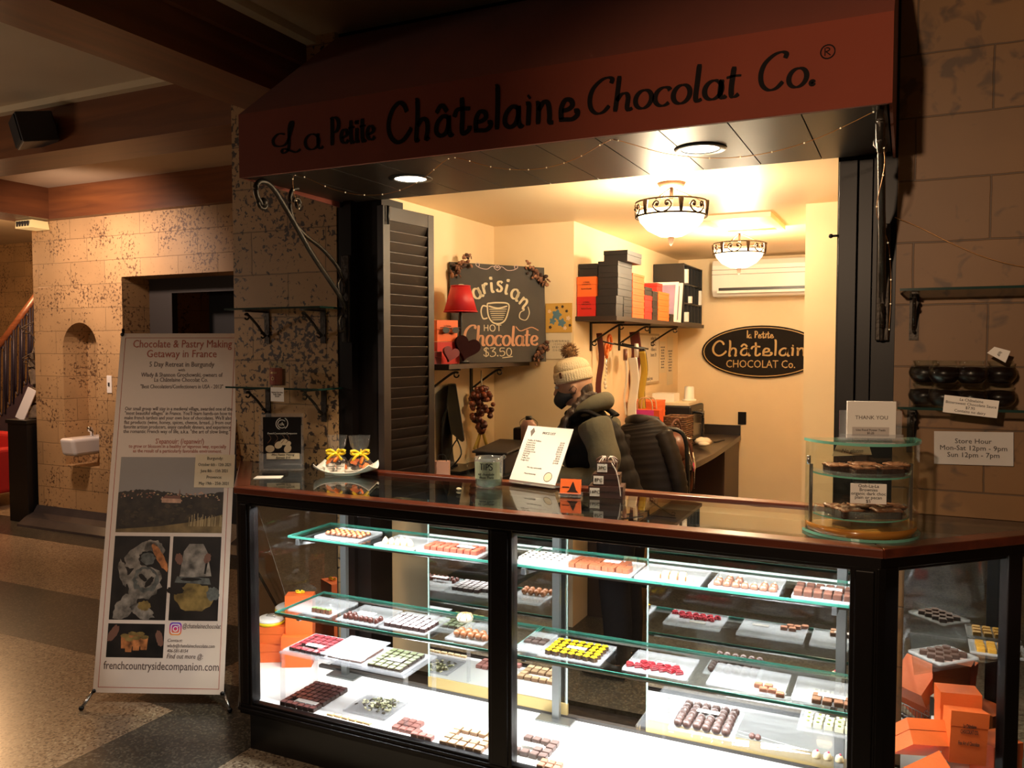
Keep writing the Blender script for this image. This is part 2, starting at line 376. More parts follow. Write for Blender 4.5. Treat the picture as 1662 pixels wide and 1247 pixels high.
_tcache = {}
def text_mesh(body, size, align='CENTER', extr=.0004, spacing=1., shear=0., bold=0.):
    c = D.curves.new('text', 'FONT'); c.body = body; c.size = size; c.align_x = align; c.align_y = 'CENTER'
    c.extrude = extr; c.space_line = spacing; c.resolution_u = 2; c.shear = shear; c.offset = bold*size
    o = D.objects.new('text', c); COL.objects.link(o)
    dg = bpy.context.evaluated_depsgraph_get(); me = D.meshes.new_from_object(o.evaluated_get(dg))
    D.objects.remove(o); D.curves.remove(c)
    return me
def text(name, body, size, M, m, parent, align='CENTER', width=None, spacing=1., shear=0., bold=0.):
    """printed words as a mesh; M maps text space (x right, y up, z out) to the parent's space"""
    me = text_mesh(body, size, align, spacing=spacing, shear=shear, bold=bold)
    if width and me.vertices:
        xs = [v.co.x for v in me.vertices]; k = width/(max(xs)-min(xs))
        me.transform(Matrix.Diagonal((k, 1, 1, 1)))
    me.transform(M); me.name = name
    me.materials.clear(); me.materials.append(m)
    o = D.objects.new(name, me); COL.objects.link(o); o.parent = parent
    return o
def frameM(o, xa, ya):
    """matrix with origin o, x axis xa, y axis ya"""
    xa = Vector(xa).normalized(); ya = Vector(ya).normalized(); za = xa.cross(ya)
    M = Matrix.Identity(4)
    for i in range(3): M[i][0] = xa[i]; M[i][1] = ya[i]; M[i][2] = za[i]; M[i][3] = o[i]
    return M
FRONT = lambda o: frameM(o, (1, 0, 0), (0, 0, 1))      # faces -y (towards the hall)
# ---------------------------------------------------------------- the setting
M_STONE_L = stone('stone_pillar', rgb(206, 164, 112), rgb(60, 40, 28), 42, .81, .87, .5, .55)
M_STONE_H = stone('stone_hall', rgb(214, 172, 120), rgb(96, 66, 48), 40, .86, .93, .55, .5, .85)
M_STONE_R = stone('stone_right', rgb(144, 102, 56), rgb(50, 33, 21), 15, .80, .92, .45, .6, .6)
M_TAN = terrazzo('terrazzo_tan', rgb(158, 138, 112), rgb(104, 86, 68), rgb(184, 168, 140), 115)
M_DARKT = terrazzo('terrazzo_dark', rgb(58, 55, 48), rgb(84, 78, 66), rgb(104, 98, 84), 120)
M_BEAM = woodmat('beam_wood', rgb(92, 52, 28), rgb(120, 70, 36), .38, 0, 1.2)
M_BEAMY = woodmat('beam_wood_long', rgb(86, 49, 27), rgb(112, 66, 35), .38, 1, 1.2)
M_CEIL = mat('ceiling_paint', rgb(196, 178, 150), .8, noise=.06, nscale=2)
M_COVE = mat('cove_trim_paint', rgb(206, 190, 158), .6)
M_BLACKW = mat('black_wood', rgb(14, 9, 8), .38, spec=.22, noise=.2, nscale=8)
M_BOOTH = mat('cream_wall', rgb(236, 210, 168), .6, noise=.04, nscale=3)
M_BOOTHC = mat('cream_ceiling', rgb(240, 214, 172), .45)
M_IRON = mat('wrought_iron', rgb(52, 46, 40), .45, .6, bump=.3)
M_BLACK = mat('black_plastic', rgb(16, 15, 15), .4)
M_DKGREY = mat('dark_grey', rgb(52, 48, 46), .5)
M_WHITE = mat('white_plastic', rgb(238, 232, 222), .4)
M_PAPER = mat('white_paper', rgb(240, 234, 226), .7)
M_CREAMP = mat('cream_paper', rgb(226, 208, 176), .7)
M_INK = mat('black_ink', rgb(28, 24, 24), .7)
M_GREYINK = mat('grey_ink', rgb(112, 100, 94), .7)
M_REDINK = mat('terracotta_ink', rgb(178, 88, 66), .7)
M_STEEL = mat('steel', rgb(190, 190, 188), .25, 1.)
M_CHROME = mat('chrome', rgb(225, 225, 225), .08, 1.)
M_SHOPWOOD = woodmat('lip_wood', rgb(74, 30, 18), rgb(104, 46, 26), .28, 0, 2., .5)
M_GLASS = glassmat('clear_glass', (.96, .985, .97))
M_TOPGLASS = glassmat('counter_glass', (.80, .86, .83))
M_PANE = glassmat('pane_glass', (.98, .99, .985))
M_EDGE = mat('glass_edge', rgb(74, 150, 132), .12, spec=.8)
M_EDGE.node_tree.nodes['Principled BSDF'].inputs['Transmission Weight'].default_value = .35
M_EDGED = mat('glass_edge_dark', rgb(26, 52, 46), .12, spec=.8)
M_ACRYL = glassmat('clear_acrylic', (.97, .97, .98), 1., .10, (.9, .92, .95))
M_MIRROR = mat('mirror', (.62, .62, .60), .01, 1.)
M_DECK = mat('white_deck', rgb(240, 240, 238), .35)
M_ORANGE = mat('orange_card', rgb(240, 108, 44), .5)
M_REDBOX = mat('red_card', rgb(206, 40, 30), .5)
M_BLKBOX = mat('black_card', rgb(32, 26, 24), .5)
M_BRASSL = mat('pale_brass', rgb(206, 178, 120), .4, .6)

XZ = lambda y0: Matrix(((1, 0, 0, 0), (0, 0, 1, y0), (0, 1, 0, 0), (0, 0, 0, 1)))      # (a,b,c) -> (a, y0+c, b)
YZ = lambda x0: Matrix(((0, 0, 1, x0), (1, 0, 0, 0), (0, 1, 0, 0), (0, 0, 0, 1)))      # (a,b,c) -> (x0+c, a, b)

f = MB(); f.box((-13, -4.5, -.1), (5, 9, 0))
e = .0006
f.prism([(-13, 2.88), (-3.05, 2.88), (-3.05, 3.54), (-13, 3.54)], 0, e, 1)
f.prism([(-9, 4.45), (-3.5, 4.45), (-3.5, 4.95), (-9, 4.95)], 0, e, 1)
f.prism([(-2.89, -4.5), (-2.34, -4.5), (-2.34, 2.9), (-3.14, 2.9), (-3.14, 2.6), (-2.89, 2.585)], 0, e, 1)
f.prism([(-2.25, 3.06), (.3, 3.06), (.3, 6.7), (-2.25, 6.7)], 0, e, 1)
struct('floor', f, [M_TAN, M_DARKT])
c = MB(); c.box((-13, -4.5, 2.98), (5, 9, 3.08)); struct('ceiling', c, M_CEIL)

# hall wall with niche and doorway
w = MB(); y0, y1 = 4.9, 5.3
w.box((-7.13, y0, 0), (-6.75, y1, 2.98)); w.box((-6.75, y0, 0), (-6.31, y1, .55)); w.box((-6.31, y0, 0), (-5.99, y1, 2.98))
w.box((-5.99, y0, 2.187), (-4.73, y1, 2.98)); w.box((-4.73, y0, 0), (-2.2, y1, 2.98))
a = arc(-6.53, 1.59, .22, .22, 0, 180, 14)
w.prism([(-6.31, 2.98), (-6.31, 1.59)]+a[1:-1]+[(-6.75, 1.59), (-6.75, 2.98)], 0, .4, 0, M=XZ(4.9))
w.box((-6.75, 5.14, .55), (-6.31, 5.3, 1.59)); w.prism([(-6.31, 1.59)]+a[1:-1]+[(-6.75, 1.59)], .24, .4, 0, M=XZ(4.9))
w.box((-5.99, 5.75, 0), (-4.73, 5.85, 2.3)); w.box((-6.09, 5.3, 0), (-5.99, 5.85, 2.3)); w.box((-4.73, 5.3, 0), (-4.63, 5.85, 2.3)); w.box((-6.09, 5.3, 2.187), (-4.63, 5.85, 2.3))
struct('wall_hall', w, M_STONE_H)
b = MB(); prof = [(4.9, 0), (4.70, 0), (4.705, .02), (4.78, .07), (4.86, .1), (4.9, .16)]
b.prism(prof, -7.15, -6.0, 0, M=YZ(0)); b.prism(prof, -4.72, -2.2, 0, M=YZ(0))
struct('baseboard_hall', b, mat('cove_base', rgb(66, 60, 58), .2, noise=.2, nscale=5))
d = MB(); d.box((-5.99, 5.18, 0), (-5.72, 5.24, 2.187), 1); d.box((-4.86, 5.18, 0), (-4.73, 5.24, 2.187), 1); d.box((-5.72, 5.18, 2.06), (-4.86, 5.24, 2.187), 1)
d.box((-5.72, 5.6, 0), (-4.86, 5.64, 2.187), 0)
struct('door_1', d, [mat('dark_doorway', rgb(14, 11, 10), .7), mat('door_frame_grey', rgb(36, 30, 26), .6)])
w = MB(); w.box((-13, 7.2, 0), (-6.9, 7.4, 2.98)); struct('wall_stair', w, M_STONE_H)
b = MB(); b.box((-13, 7.1, 0), (-6.9, 7.2, .14)); struct('baseboard_stair', b, D.materials['cove_base'])
w = MB(); w.box((-13.2, -4.5, 0), (-13, 7.4, 2.98)); struct('wall_left', w, M_STONE_H)

# beams
b = MB(); b.box((-2.80, -4.5, 2.70), (-2.485, 3.0, 2.98)); b.box((-2.485, -4.5, 2.86), (-2.455, 3.0, 2.98)); struct('ceiling_beam_entrance', b, M_BEAMY)
b = MB(); b.box((-13, 3.14, 2.70), (-2.8, 3.46, 2.98)); struct('ceiling_beam_hall', b, M_BEAM)
b = MB(); b.box((-6.78, 4.82, 2.71), (-2.5, 4.9, 2.98)); struct('ceiling_beam_wall', b, M_BEAM)
b = MB(); b.box((-7.18, 3.46, 2.71), (-6.78, 4.9, 2.98)); struct('ceiling_beam_stair', b, M_BEAMY)
b = MB(); b.box((-2.455, -4.5, 2.945), (-2.40, 3.0, 2.98)); b.box((-13, 3.09, 2.945), (-2.8, 3.14, 2.98)); b.box((-2.86, -4.5, 2.945), (-2.80, 3.1, 2.98)); struct('trim_1', b, M_COVE)

# facade of the shop
p = MB(); p.box((-2.905, 3.0, 0), (-2.30, 3.5, 2.98)); struct('wall_pillar', p, M_STONE_L)
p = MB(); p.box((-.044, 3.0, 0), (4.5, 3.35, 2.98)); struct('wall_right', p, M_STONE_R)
p = MB(); p.box((-2.30, 3.03, 2.25), (-.044, 3.08, 2.98)); struct('wall_header', p, M_BLACKW)
p = MB(); p.box((-2.299, 3.005, 0), (-2.22, 3.2, 2.25)); p.box((-2.22, 3.03, 0), (-2.15, 3.2, 2.25)); p.box((-2.15, 3.03, .94), (-2.08, 3.2, 2.25)); p.box((-2.25, 2.985, 1.07), (-2.21, 3.03, 2.25)); struct('trim_2', p, M_BLACKW)
p = MB(); p.box((-.115, 3.005, 0), (-.045, 3.2, 2.25)); p.box((-.23, 3.06, 0), (-.115, 3.2, 2.25)); struct('trim_3', p, M_BLACKW)

# the booth behind the counter
p = MB(); p.box((-2.26, 3.2, 0), (-2.20, 4.41, 2.3)); struct('wall_booth_left', p, M_BOOTH)
p = MB(); p.box((-2.26, 4.35, 0), (-1.70, 4.45, 2.3)); p.box((-1.80, 4.45, 0), (-1.70, 6.75, 2.3)); struct('wall_booth_pier', p, M_BOOTH)
p = MB(); p.box((-1.8, 6.68, 0), (-.3, 6.78, 2.3)); struct('wall_booth_back', p, M_BOOTH)
p = MB(); p.box((-.47, 4.32, 0), (.4, 4.42, 2.3)); p.box((-.47, 4.42, 0), (-.37, 6.68, 2.3)); struct('wall_booth_right', p, M_BOOTH)
p = MB(); p.box((.3, 3.35, 0), (.4, 4.32, 2.3)); struct('wall_booth_corner', p, M_BOOTH)
p = MB(); p.box((-2.26, 3.08, 2.3), (.4, 6.78, 2.36)); struct('ceiling_booth', p, M_BOOTHC)

# ---------------------------------------------------------------- awning
aw = thing('awning', 'rust red fabric awning lettered with the shop name over the counter', 'awning', (-1.17, 2.7, 2.235))
FAB = mat('rust_canvas', rgb(122, 47, 22), .8, noise=.06, nscale=4, sheen=.1)
m = MB(); prof = [(2.4, 2.235), (2.4, 2.47), (3.0, 2.952), (3.0, 2.935), (2.412, 2.462), (2.412, 2.235)]
m.prism(prof, -2.288, -.052, 0, M=YZ(0))
for x in (-2.288, -.06): m.prism([(2.412, 2.235), (2.412, 2.462), (3.0, 2.935), (3.0, 2.215)], x, x+.008, 0, M=YZ(0))
m.build('canopy', FAB, aw)
m = MB(); x = -2.278
while x < -.07:
    m.box((x, 2.425, 2.238), (min(x+.196, -.066), 3.03, 2.25)); x += .2
m.box((-2.278, 2.42, 2.246), (-.066, 3.03, 2.256))
m.build('soffit', mat('soffit_wood', rgb(37, 28, 22), .42, noise=.12, nscale=5), aw)
LT = mat('dark_lettering', rgb(26, 21, 21), .8, spec=.1)
m = MB(); T3 = lambda x, y, d: Vector((x, 2.3995-d, y))
brush(m, 'La', -2.075, -1.90, 2.306, .108, T3, .13, .7)
brush(m, 'Petite', -1.862, -1.672, 2.311, .098, T3, .17, .7)
brush(m, 'Châtelaine', -1.628, -.918, 2.294, .13, T3, .135, .25, G2)
brush(m, 'Chocolat', -.905, -.442, 2.302, .104, T3, .15, .62, slant=.1)
brush(m, 'Co', -.402, -.262, 2.306, .100, T3, .14, .6, slant=.1)
ribbon(m, arc(-.25, 2.312, .004, .004, 0, 360, 10), .012, 0, T3, raw=True)
ribbon(m, arc(-.212, 2.389, .018, .018, 0, 360, 20), .0035, 0, T3, raw=True)
ribbon(m, [(-.219, 2.379), (-.219, 2.400)], .0035, 0, T3, raw=True); ribbon(m, arc(-.217, 2.395, .010, .005, 90, -90, 6), .003, 0, T3, raw=True); ribbon(m, [(-.217, 2.39), (-.205, 2.379)], .0035, 0, T3, raw=True)
m.build('lettering', LT, aw)

# recessed lamps
def downlight(x, label):
    t = thing('downlight', label, 'ceiling lamp', (x, 2.70, 2.238), group='recessed lamps in the awning ceiling')
    MB().lathe([(.062, -.004), (.082, -.004), (.084, .0), (.062, .0), (.062, -.004)], 28, caps=False).build('trim_ring', M_BLACK, t, True)
    MB().lathe([(.001, -.001), (.06, -.001), (.06, .0)], 28).build('lens', mat('lamp_lens', (1, 1, 1), .3, emit=(1, .84, .62), estr=9.), t, True)
downlight(-.62, 'recessed lamp in the awning ceiling, nearer the right end'); downlight(-1.72, 'recessed lamp in the awning ceiling above the bagged treats')

# wrought iron awning brackets
def spiral(c, r0, turns, a0, n=26, sgn=1):
    return [(c[0]+r0*(1-.75*k/n)*math.cos(a0+sgn*turns*2*PI*k/n), c[1]+r0*(1-.75*k/n)*math.sin(a0+sgn*turns*2*PI*k/n)) for k in range(n+1)]
def iron_bracket(x, label):
    t = thing('awning_bracket', label, 'bracket', (x, 3.0, 1.6), group='iron brackets under the awning')
    Q = lambda pts: [(x, p[0], p[1]) for p in pts]
    MB().box((x-.02, 2.972, 1.62), (x+.02, 2.985, 2.0)).build('wall_plate', M_IRON, t, bevel=.003)
    main = cr([(2.46, 2.14), (2.435, 2.17), (2.43, 2.205), (2.46, 2.228), (2.52, 2.215), (2.62, 2.12), (2.75, 1.985), (2.88, 1.87), (2.955, 1.80), (2.972, 1.76)], 6)
    m = MB().tube(Q(main), (.011, .008), 8) if False else MB().tube(Q(main), .0105, 8)
    m.tube(Q(spiral((2.468, 2.150), .030, 1.1, R(150))), .007, 8); m.ball((x, 2.468, 2.150), .018, 10)
    m.build('main_scroll', M_IRON, t)
    up = cr([(2.655, 2.165), (2.622, 2.19), (2.615, 2.225), (2.645, 2.232), (2.63, 2.13), (2.70, 2.07), (2.82, 2.02), (2.92, 1.95), (2.965, 1.90)], 6)
    up = cr([(2.668, 2.238), (2.632, 2.222), (2.618, 2.17), (2.64, 2.105), (2.70, 2.06), (2.82, 2.01), (2.92, 1.945), (2.962, 1.885)], 6)
    m = MB().tube(Q(up), .0085, 8); m.tube(Q(spiral((2.665, 2.175), .026, 1.15, R(170), sgn=-1)), .006, 8); m.ball((x, 2.665, 2.172), .014, 10)
    m.build('upper_scroll', M_IRON, t)
    m = MB(); m.tube(Q(arc(2.945, 1.86, .022, .036, 0, 360, 20)), .007, 8); m.tube(Q(arc(2.945, 1.70, .02, .034, 0, 360, 20)), .007, 8)
    m.tube(Q(cr([(2.972, 1.80), (2.96, 1.74), (2.968, 1.66), (2.975, 1.62)], 6)), .008, 8)
    m.build('lower_scroll', M_IRON, t)
iron_bracket(-2.235, 'wrought iron scroll bracket under the left end of the awning')
iron_bracket(-.082, 'dark iron awning bracket seen edge-on at the right jamb')

# fairy lights
def cord(name, label, pts, r_, m_, beads=None, cat='string lights'):
    o = thing(name, label, cat, pts[0]); P = cr(pts, 8)
    MB().tube(P, r_, 6).build('wire', m_, o)
    if beads:
        b = MB()
        for k in range(0, len(P), beads): b.ball(P[k], .0026, 6)
        b.build('bulbs', mat('fairy_bulb', rgb(240, 210, 160), .2, emit=(1, .75, .4), estr=.6), o)['kind'] = 'stuff'
    return o
CU = mat('copper_wire', rgb(190, 140, 90), .35, .9)
def sag(x0, x1, dz, n=5): return [(x0+(x1-x0)*k/n, 2.47+.05*math.sin(PI*k/n), 2.234-dz*4*(k/n)*(1-k/n)) for k in range(n+1)]
pts = [(-2.205, 2.64, 2.15), (-2.16, 2.56, 2.19), (-2.09, 2.47, 2.232)]+sag(-2.05, -1.43, .085)[0:]+sag(-1.38, -.86, .05)+sag(-.82, -.10, .075)
cord('fairy_lights', 'copper wire fairy lights looped along the front edge of the awning', pts, .0012, CU, 5)
pts = [(-.082, 2.45, 2.18), (-.07, 2.5, 2.1), (-.095, 2.7, 2.0), (-.07, 2.9, 1.94), (-.06, 2.97, 1.86), (-.058, 2.98, 1.74), (-.063, 2.985, 1.62)]
cord('fairy_lights', 'loose end of copper fairy lights trailing down the right jamb', pts, .0012, CU, 5)
pts = [(-.05, 2.985, 2.02), (.02, 2.992, 1.985), (.12, 2.992, 1.925), (.22, 2.992, 1.875), (.34, 2.992, 1.84), (.6, 2.992, 1.8)]
cord('wire_strand', 'thin bare wire slung across the stone wall above the right shelf', pts, .0014, CU, None, 'wire')

# left louvered shutter (folded back into the booth) and the right one seen on edge
sh = thing('louvered_shutter', 'dark brown louvered shutter folded back at the left of the opening', 'shutter', (-2.05, 3.2, 1.06))
SHW = mat('shutter_wood', rgb(36, 26, 21), .45, noise=.12, nscale=10)
def obox(mb, a, b, w, z0, z1, mi=0):
    """upright slab from plan point a to b, w thick"""
    a = Vector((a[0], a[1], 0)); b = Vector((b[0], b[1], 0)); d = (b-a).normalized(); n = Vector((-d.y, d.x, 0))*w/2
    mb.prism([tuple((a+n)[:2]), tuple((a-n)[:2]), tuple((b-n)[:2]), tuple((b+n)[:2])], z0, z1, mi)
SA, SB = Vector((-2.075, 3.01, 0)), Vector((-2.035, 3.37, 0))
L_ = lambda t: SA.lerp(SB, t)
m = MB(); obox(m, L_(0), L_(.13), .034, 0.93, 2.212); m.build('stile', SHW, sh, bevel=.002)
m = MB(); obox(m, L_(.88), L_(1), .034, 0.93, 2.212); m.build('stile', SHW, sh, bevel=.002)
m = MB(); obox(m, L_(.13), L_(.88), .032, 2.15, 2.212); m.build('rail', SHW, sh, bevel=.002)
m = MB(); obox(m, L_(.13), L_(.88), .032, 0.93, 0.99); m.build('rail', SHW, sh, bevel=.002)
m = MB(); z = 1.005; dv = (SB-SA).normalized(); nv = Vector((dv.y, -dv.x, 0))
while z < 2.14:
    A0, A1 = L_(.135), L_(.875)
    q = [A0-nv*.010+Vector((0, 0, z-.012)), A1-nv*.010+Vector((0, 0, z-.012)), A1+nv*.013+Vector((0, 0, z+.042)), A0+nv*.013+Vector((0, 0, z+.042))]
    up = Vector((0, 0, .003)); m.add([p for p in q]+[p+up for p in q], [(0,3,2,1),(4,5,6,7),(0,1,5,4),(1,2,6,5),(2,3,7,6),(3,0,4,7)])
    z += .046
m.build('louvers', SHW, sh)
m = MB(); m.tube([(-2.066+.02, 3.03, 2.21), (-2.066+.02, 3.03, 2.13)], .006, 8); m.build('bolt', M_BLACK, sh)
sh2 = thing('louvered_shutter', 'black shutter folded flat against the right jamb of the opening', 'shutter', (-.19, 3.02, 1.06))
m = MB(); m.box((-.222, 3.0, 1.065), (-.165, 3.055, 2.22)); m.build('leaf', M_BLACKW, sh2, bevel=.002)
m = MB(); m.box((-.162, 3.008, 1.065), (-.118, 3.055, 2.22)); m.build('leaf', M_BLACKW, sh2, bevel=.002)
m = MB(); m.tube([(-.222, 3.02, 1.975), (-.245, 3.02, 1.975)], .004, 8); m.ball((-.247, 3.02, 1.975), .008, 8); m.build('knob', M_BLACK, sh2)
q = at_y(671, 335, 3.55); m = MB(); m.tube([(q.x, 3.55, 0.001), (q.x, 3.55, 2.298)], .032, 16)
tag(m.build('steel_pole', M_BLACK), 'black round pole behind the left louvered shutter', 'pole')
# ---------------------------------------------------------------- display case
CT = 1.055                                              # counter top
DK = .20                                                # lit deck
case = thing('display_case', 'long dark wood and glass chocolate display case with angled ends and a glass top', 'display case', (-1.2, 2.7, 0))
BW = M_BLACKW
FL, FR = (-2.36, 2.42), (-.05, 2.42)
WL, WR = (-2.88, 2.998), (.53, 2.998)
def inset(d):
    """plan outline moved inwards by d on the three glazed sides"""
    return [(-2.36+.43*d, 2.42+d), (-.05-.41*d, 2.42+d), (.53-1.41*d, 2.998), (-2.88+1.33*d, 2.998)]
m = MB(); m.prism(inset(.05), 0, .17); m.build('plinth', mat('plinth_paint', rgb(24, 22, 22), .3, noise=.15, nscale=6), case)
def ring(mb, o_, i_, z0, z1, mi=0):
    for k in range(4):
        j = (k+1) % 4; mb.prism([o_[k], o_[j], i_[j], i_[k]], z0, z1, mi)
m = MB(); ring(m, inset(.012), inset(.06), .155, .195); ring(m, inset(.004), inset(.05), .17, .182); ring(m, inset(.02), inset(.05), .195, .204); m.build('bottom_rail', BW, case, bevel=.003)
m = MB(); m.prism(inset(.05), .165, .185); m.build('base_board', BW, case)
m = MB(); m.prism([(-2.336, 2.475), (-.073, 2.475), (.43, 2.985), (-.055, 2.985), (-.055, 2.868), (-2.30, 2.868), (-2.30, 2.985), (-2.79, 2.985)], .186, DK); m.build('deck', M_DECK, case)
m = MB(); ring(m, inset(.012), inset(.055), .995, 1.03); ring(m, inset(.02), inset(.05), .985, .997); m.build('top_frame', BW, case, bevel=.003)
m = MB(); ring(m, inset(0), inset(.062), 1.028, CT); m.build('wooden_lip', M_SHOPWOOD, case, bevel=.004)
m = MB(); m.box((-2.30, 2.945, 1.03), (-.046, 3.0, CT+.008)); m.build('back_lip', M_SHOPWOOD, case, bevel=.003)
def post(a, b, name='corner_post'):
    m = MB(); m.prism([a, b, (b[0], b[1]+.05), (a[0], a[1]+.05)], .19, 1.0); m.box((a[0]+.012, a[1]-.006, .2), (b[0]-.012, a[1]+.01, .99)); return m.build(name, BW, case, bevel=.004)
post((-2.352, 2.434), (-2.295, 2.434)); post((-1.256, 2.434), (-1.168, 2.434), 'mullion'); post((-.135, 2.434), (-.06, 2.434))
m = MB(); m.prism([(-.066, 2.43), (-.045, 2.437), (-.012, 2.47), (-.03, 2.50), (-.075, 2.48)], .19, 1.0); m.build('corner_post', BW, case, bevel=.004)
m = MB(); m.prism([(.272, 2.755), (.312, 2.795), (.29, 2.817), (.25, 2.777)], .19, 1.0); m.build('mullion', BW, case, bevel=.004)
m = MB(); m.prism([(-2.352, 2.434), (-2.372, 2.445), (-2.40, 2.485), (-2.375, 2.50), (-2.34, 2.48)], .19, 1.0); m.build('corner_post', BW, case, bevel=.004)
def pane(a, b, z0, z1, t=.005, name='glass_pane'):
    m = MB(); obox(m, Vector((*a, 0)), Vector((*b, 0)), t, z0, z1); return m.build(name, M_PANE, case)
pane((-2.295, 2.456), (-1.256, 2.456), .2, .99); pane((-1.168, 2.456), (-.135, 2.456), .2, .99)
pane((-.028, 2.478), (.262, 2.768), .2, .99); pane((.30, 2.806), (.49, 2.99), .2, .99); pane((-2.39, 2.486), (-2.84, 2.985), .2, .99)
m = MB(); m.prism(inset(.062), CT-.009, CT-.001); m.build('top_glass', M_TOPGLASS, case)
# sliding mirror doors along the back, one gap left open, plus the mirror backs of both ends
def mirror_door(x0, x1, z0=.255, z1=1.0, y=2.855):
    m = MB(); m.box((x0, y, z0), (x1, y+.006, z1)); o = m.build('mirror_door', M_MIRROR, case)
    m = MB(); m.box((x0, y-.004, .2), (x1, y+.008, z0)); m.build('door_rail', M_BRASSL, o)
    for q in (x0, x1-.005): m = MB(); m.box((q, y-.003, z0), (q+.005, y+.004, z1)); m.build('door_edge', mat('cut_glass_edge', rgb(170, 196, 188), .15), o)
mirror_door(-1.745, -1.135); mirror_door(-.83, -.06)
m = MB(); m.box((-2.80, 2.978, .2), (-2.297, 2.984, 1.0)); m.build('mirror_back', M_MIRROR, case)
m = MB(); m.box((.0, 2.978, .2), (.47, 2.984, 1.0)); m.build('mirror_back', M_MIRROR, case)
m = MB(); m.box((-2.3, 2.848, .2), (-.06, 2.868, .212)); m.build('door_track', M_DKGREY, case)
m = MB(); m.box((-2.3, 2.84, .985), (-.06, 2.99, 1.03)); m.build('door_track', BW, case)
# strip lamps inside the top frame
for x0, x1 in ((-2.28, -1.28), (-1.15, -.14)):
    m = MB(); m.box((x0, 2.472, .985), (x1, 2.50, 1.004)); o = m.build('lamp_strip', mat('lamp_strip_white', (1, 1, 1), .4), case)
for x0, x1 in ((-2.18, -1.22), (-1.20, -.13)):
    for y, z in ((2.535, .842), (2.50, .542), (2.78, .542)):  # the rear strip is added to house the rear fill
        m = MB(); m.box((x0, y, z), (x1, y+.012, z+.0075)); m.build('lamp_strip', M_STEEL, case)
# shelf standards and shelves
STD = mat('grey_standard', rgb(120, 122, 122), .35, .7)
def standard(x):
    m = MB(); m.box((x-.014, 2.815, DK), (x+.014, 2.835, .985)); m.box((x-.07, 2.785, DK), (x+.07, 2.845, DK+.006)); o = m.build('shelf_standard', STD, case)
    for z in (.848, .548):
        m = MB(); m.add([(x-.007, 2.815, z-.055), (x+.007, 2.815, z-.055), (x+.007, 2.815, z), (x-.007, 2.815, z), (x-.007, 2.525, z-.022), (x+.007, 2.525, z-.022), (x+.007, 2.525, z), (x-.007, 2.525, z)],
              [(0,1,2,3), (4,7,6,5), (0,4,5,1), (1,5,6,2), (2,6,7,3), (3,7,4,0)]); m.build('shelf_arm', STD, o)
for x in (-2.14, -1.168, -.18): standard(x)
def shelf(x0, x1, y0, y1, z):
    m = MB(); t = .004; m.box((x0+t, y0+t, z-.008), (x1-t, y1-t, z)); o = m.build('shelf', M_GLASS, case)
    m = MB(); m.box((x0, y0, z-.008), (x1, y0+t, z), 0); m.box((x0, y1-t, z-.008), (x1, y1, z)); m.box((x0, y0+t, z-.008), (x0+t, y1-t, z)); m.box((x1-t, y0+t, z-.008), (x1, y1-t, z)); m.build('polished_edge', M_EDGE, o)
S1, S2 = .858, .558
shelf(-2.19, -1.215, 2.53, 2.80, S1); shelf(-1.21, -.12, 2.53, 2.80, S1)
shelf(-2.23, -1.215, 2.495, 2.80, S2); shelf(-1.21, -.12, 2.495, 2.80, S2)
M_COOL = glassmat('wing_shelf_glass', (.93, .96, .95))
m = MB(); m.prism([(.03, 2.60), (.33, 2.90), (.40, 2.96), (.02, 2.96)], .66, .667); m.build('shelf', M_COOL, case)  # shelf added to carry the trays that stand in for reflections

# acrylic riser with legs
rz = thing('acrylic_riser', 'low clear acrylic riser table at the left on the lit deck', 'riser', (-1.9, 2.6, DK))
m = MB(); m.box((-2.215, 2.50, .394), (-1.63, 2.73, .400)); m.build('top', M_ACRYL, rz)
for x, y in ((-2.21, 2.505), (-1.635, 2.505), (-2.21, 2.725), (-1.635, 2.725)):
    m = MB(); m.box((x-.004, y-.02 if y > 2.6 else y, DK+.0008), (x+.004, y if y > 2.6 else y+.02, .394)); m.build('leg', M_ACRYL, rz)
RS = .400

# ---------------------------------------------------------------- trays and chocolates
def mk_tray(w, d, name, label, loc, h=.008, rz_=0.):
    m = MB(); t = .003
    m.box((-w/2, -d/2, 0), (w/2, d/2, .003)); m.box((-w/2, -d/2, .003), (w/2, -d/2+t, h)); m.box((-w/2, d/2-t, .003), (w/2, d/2, h)); m.box((-w/2, -d/2+t, .003), (-w/2+t, d/2-t, h)); m.box((w/2-t, -d/2+t, .003), (w/2, d/2-t, h))
    o = m.build(name, M_TRAY, None); o.location = loc; o.rotation_euler = (0, 0, rz_)
    return tag(o, label, 'tray', 'clear trays in the display case')
M_TRAY = glassmat('tray_acrylic', (.97, .97, .98), 1., .17, (.86, .87, .88))
def rr(w, d, r_, n=3):
    p = []
    for cx, cy, a in ((w/2-r_, d/2-r_, 0), (-w/2+r_, d/2-r_, 90), (-w/2+r_, -d/2+r_, 180), (w/2-r_, -d/2+r_, 270)):
        p += arc(cx, cy, r_, r_, a, a+90, n)
    return p
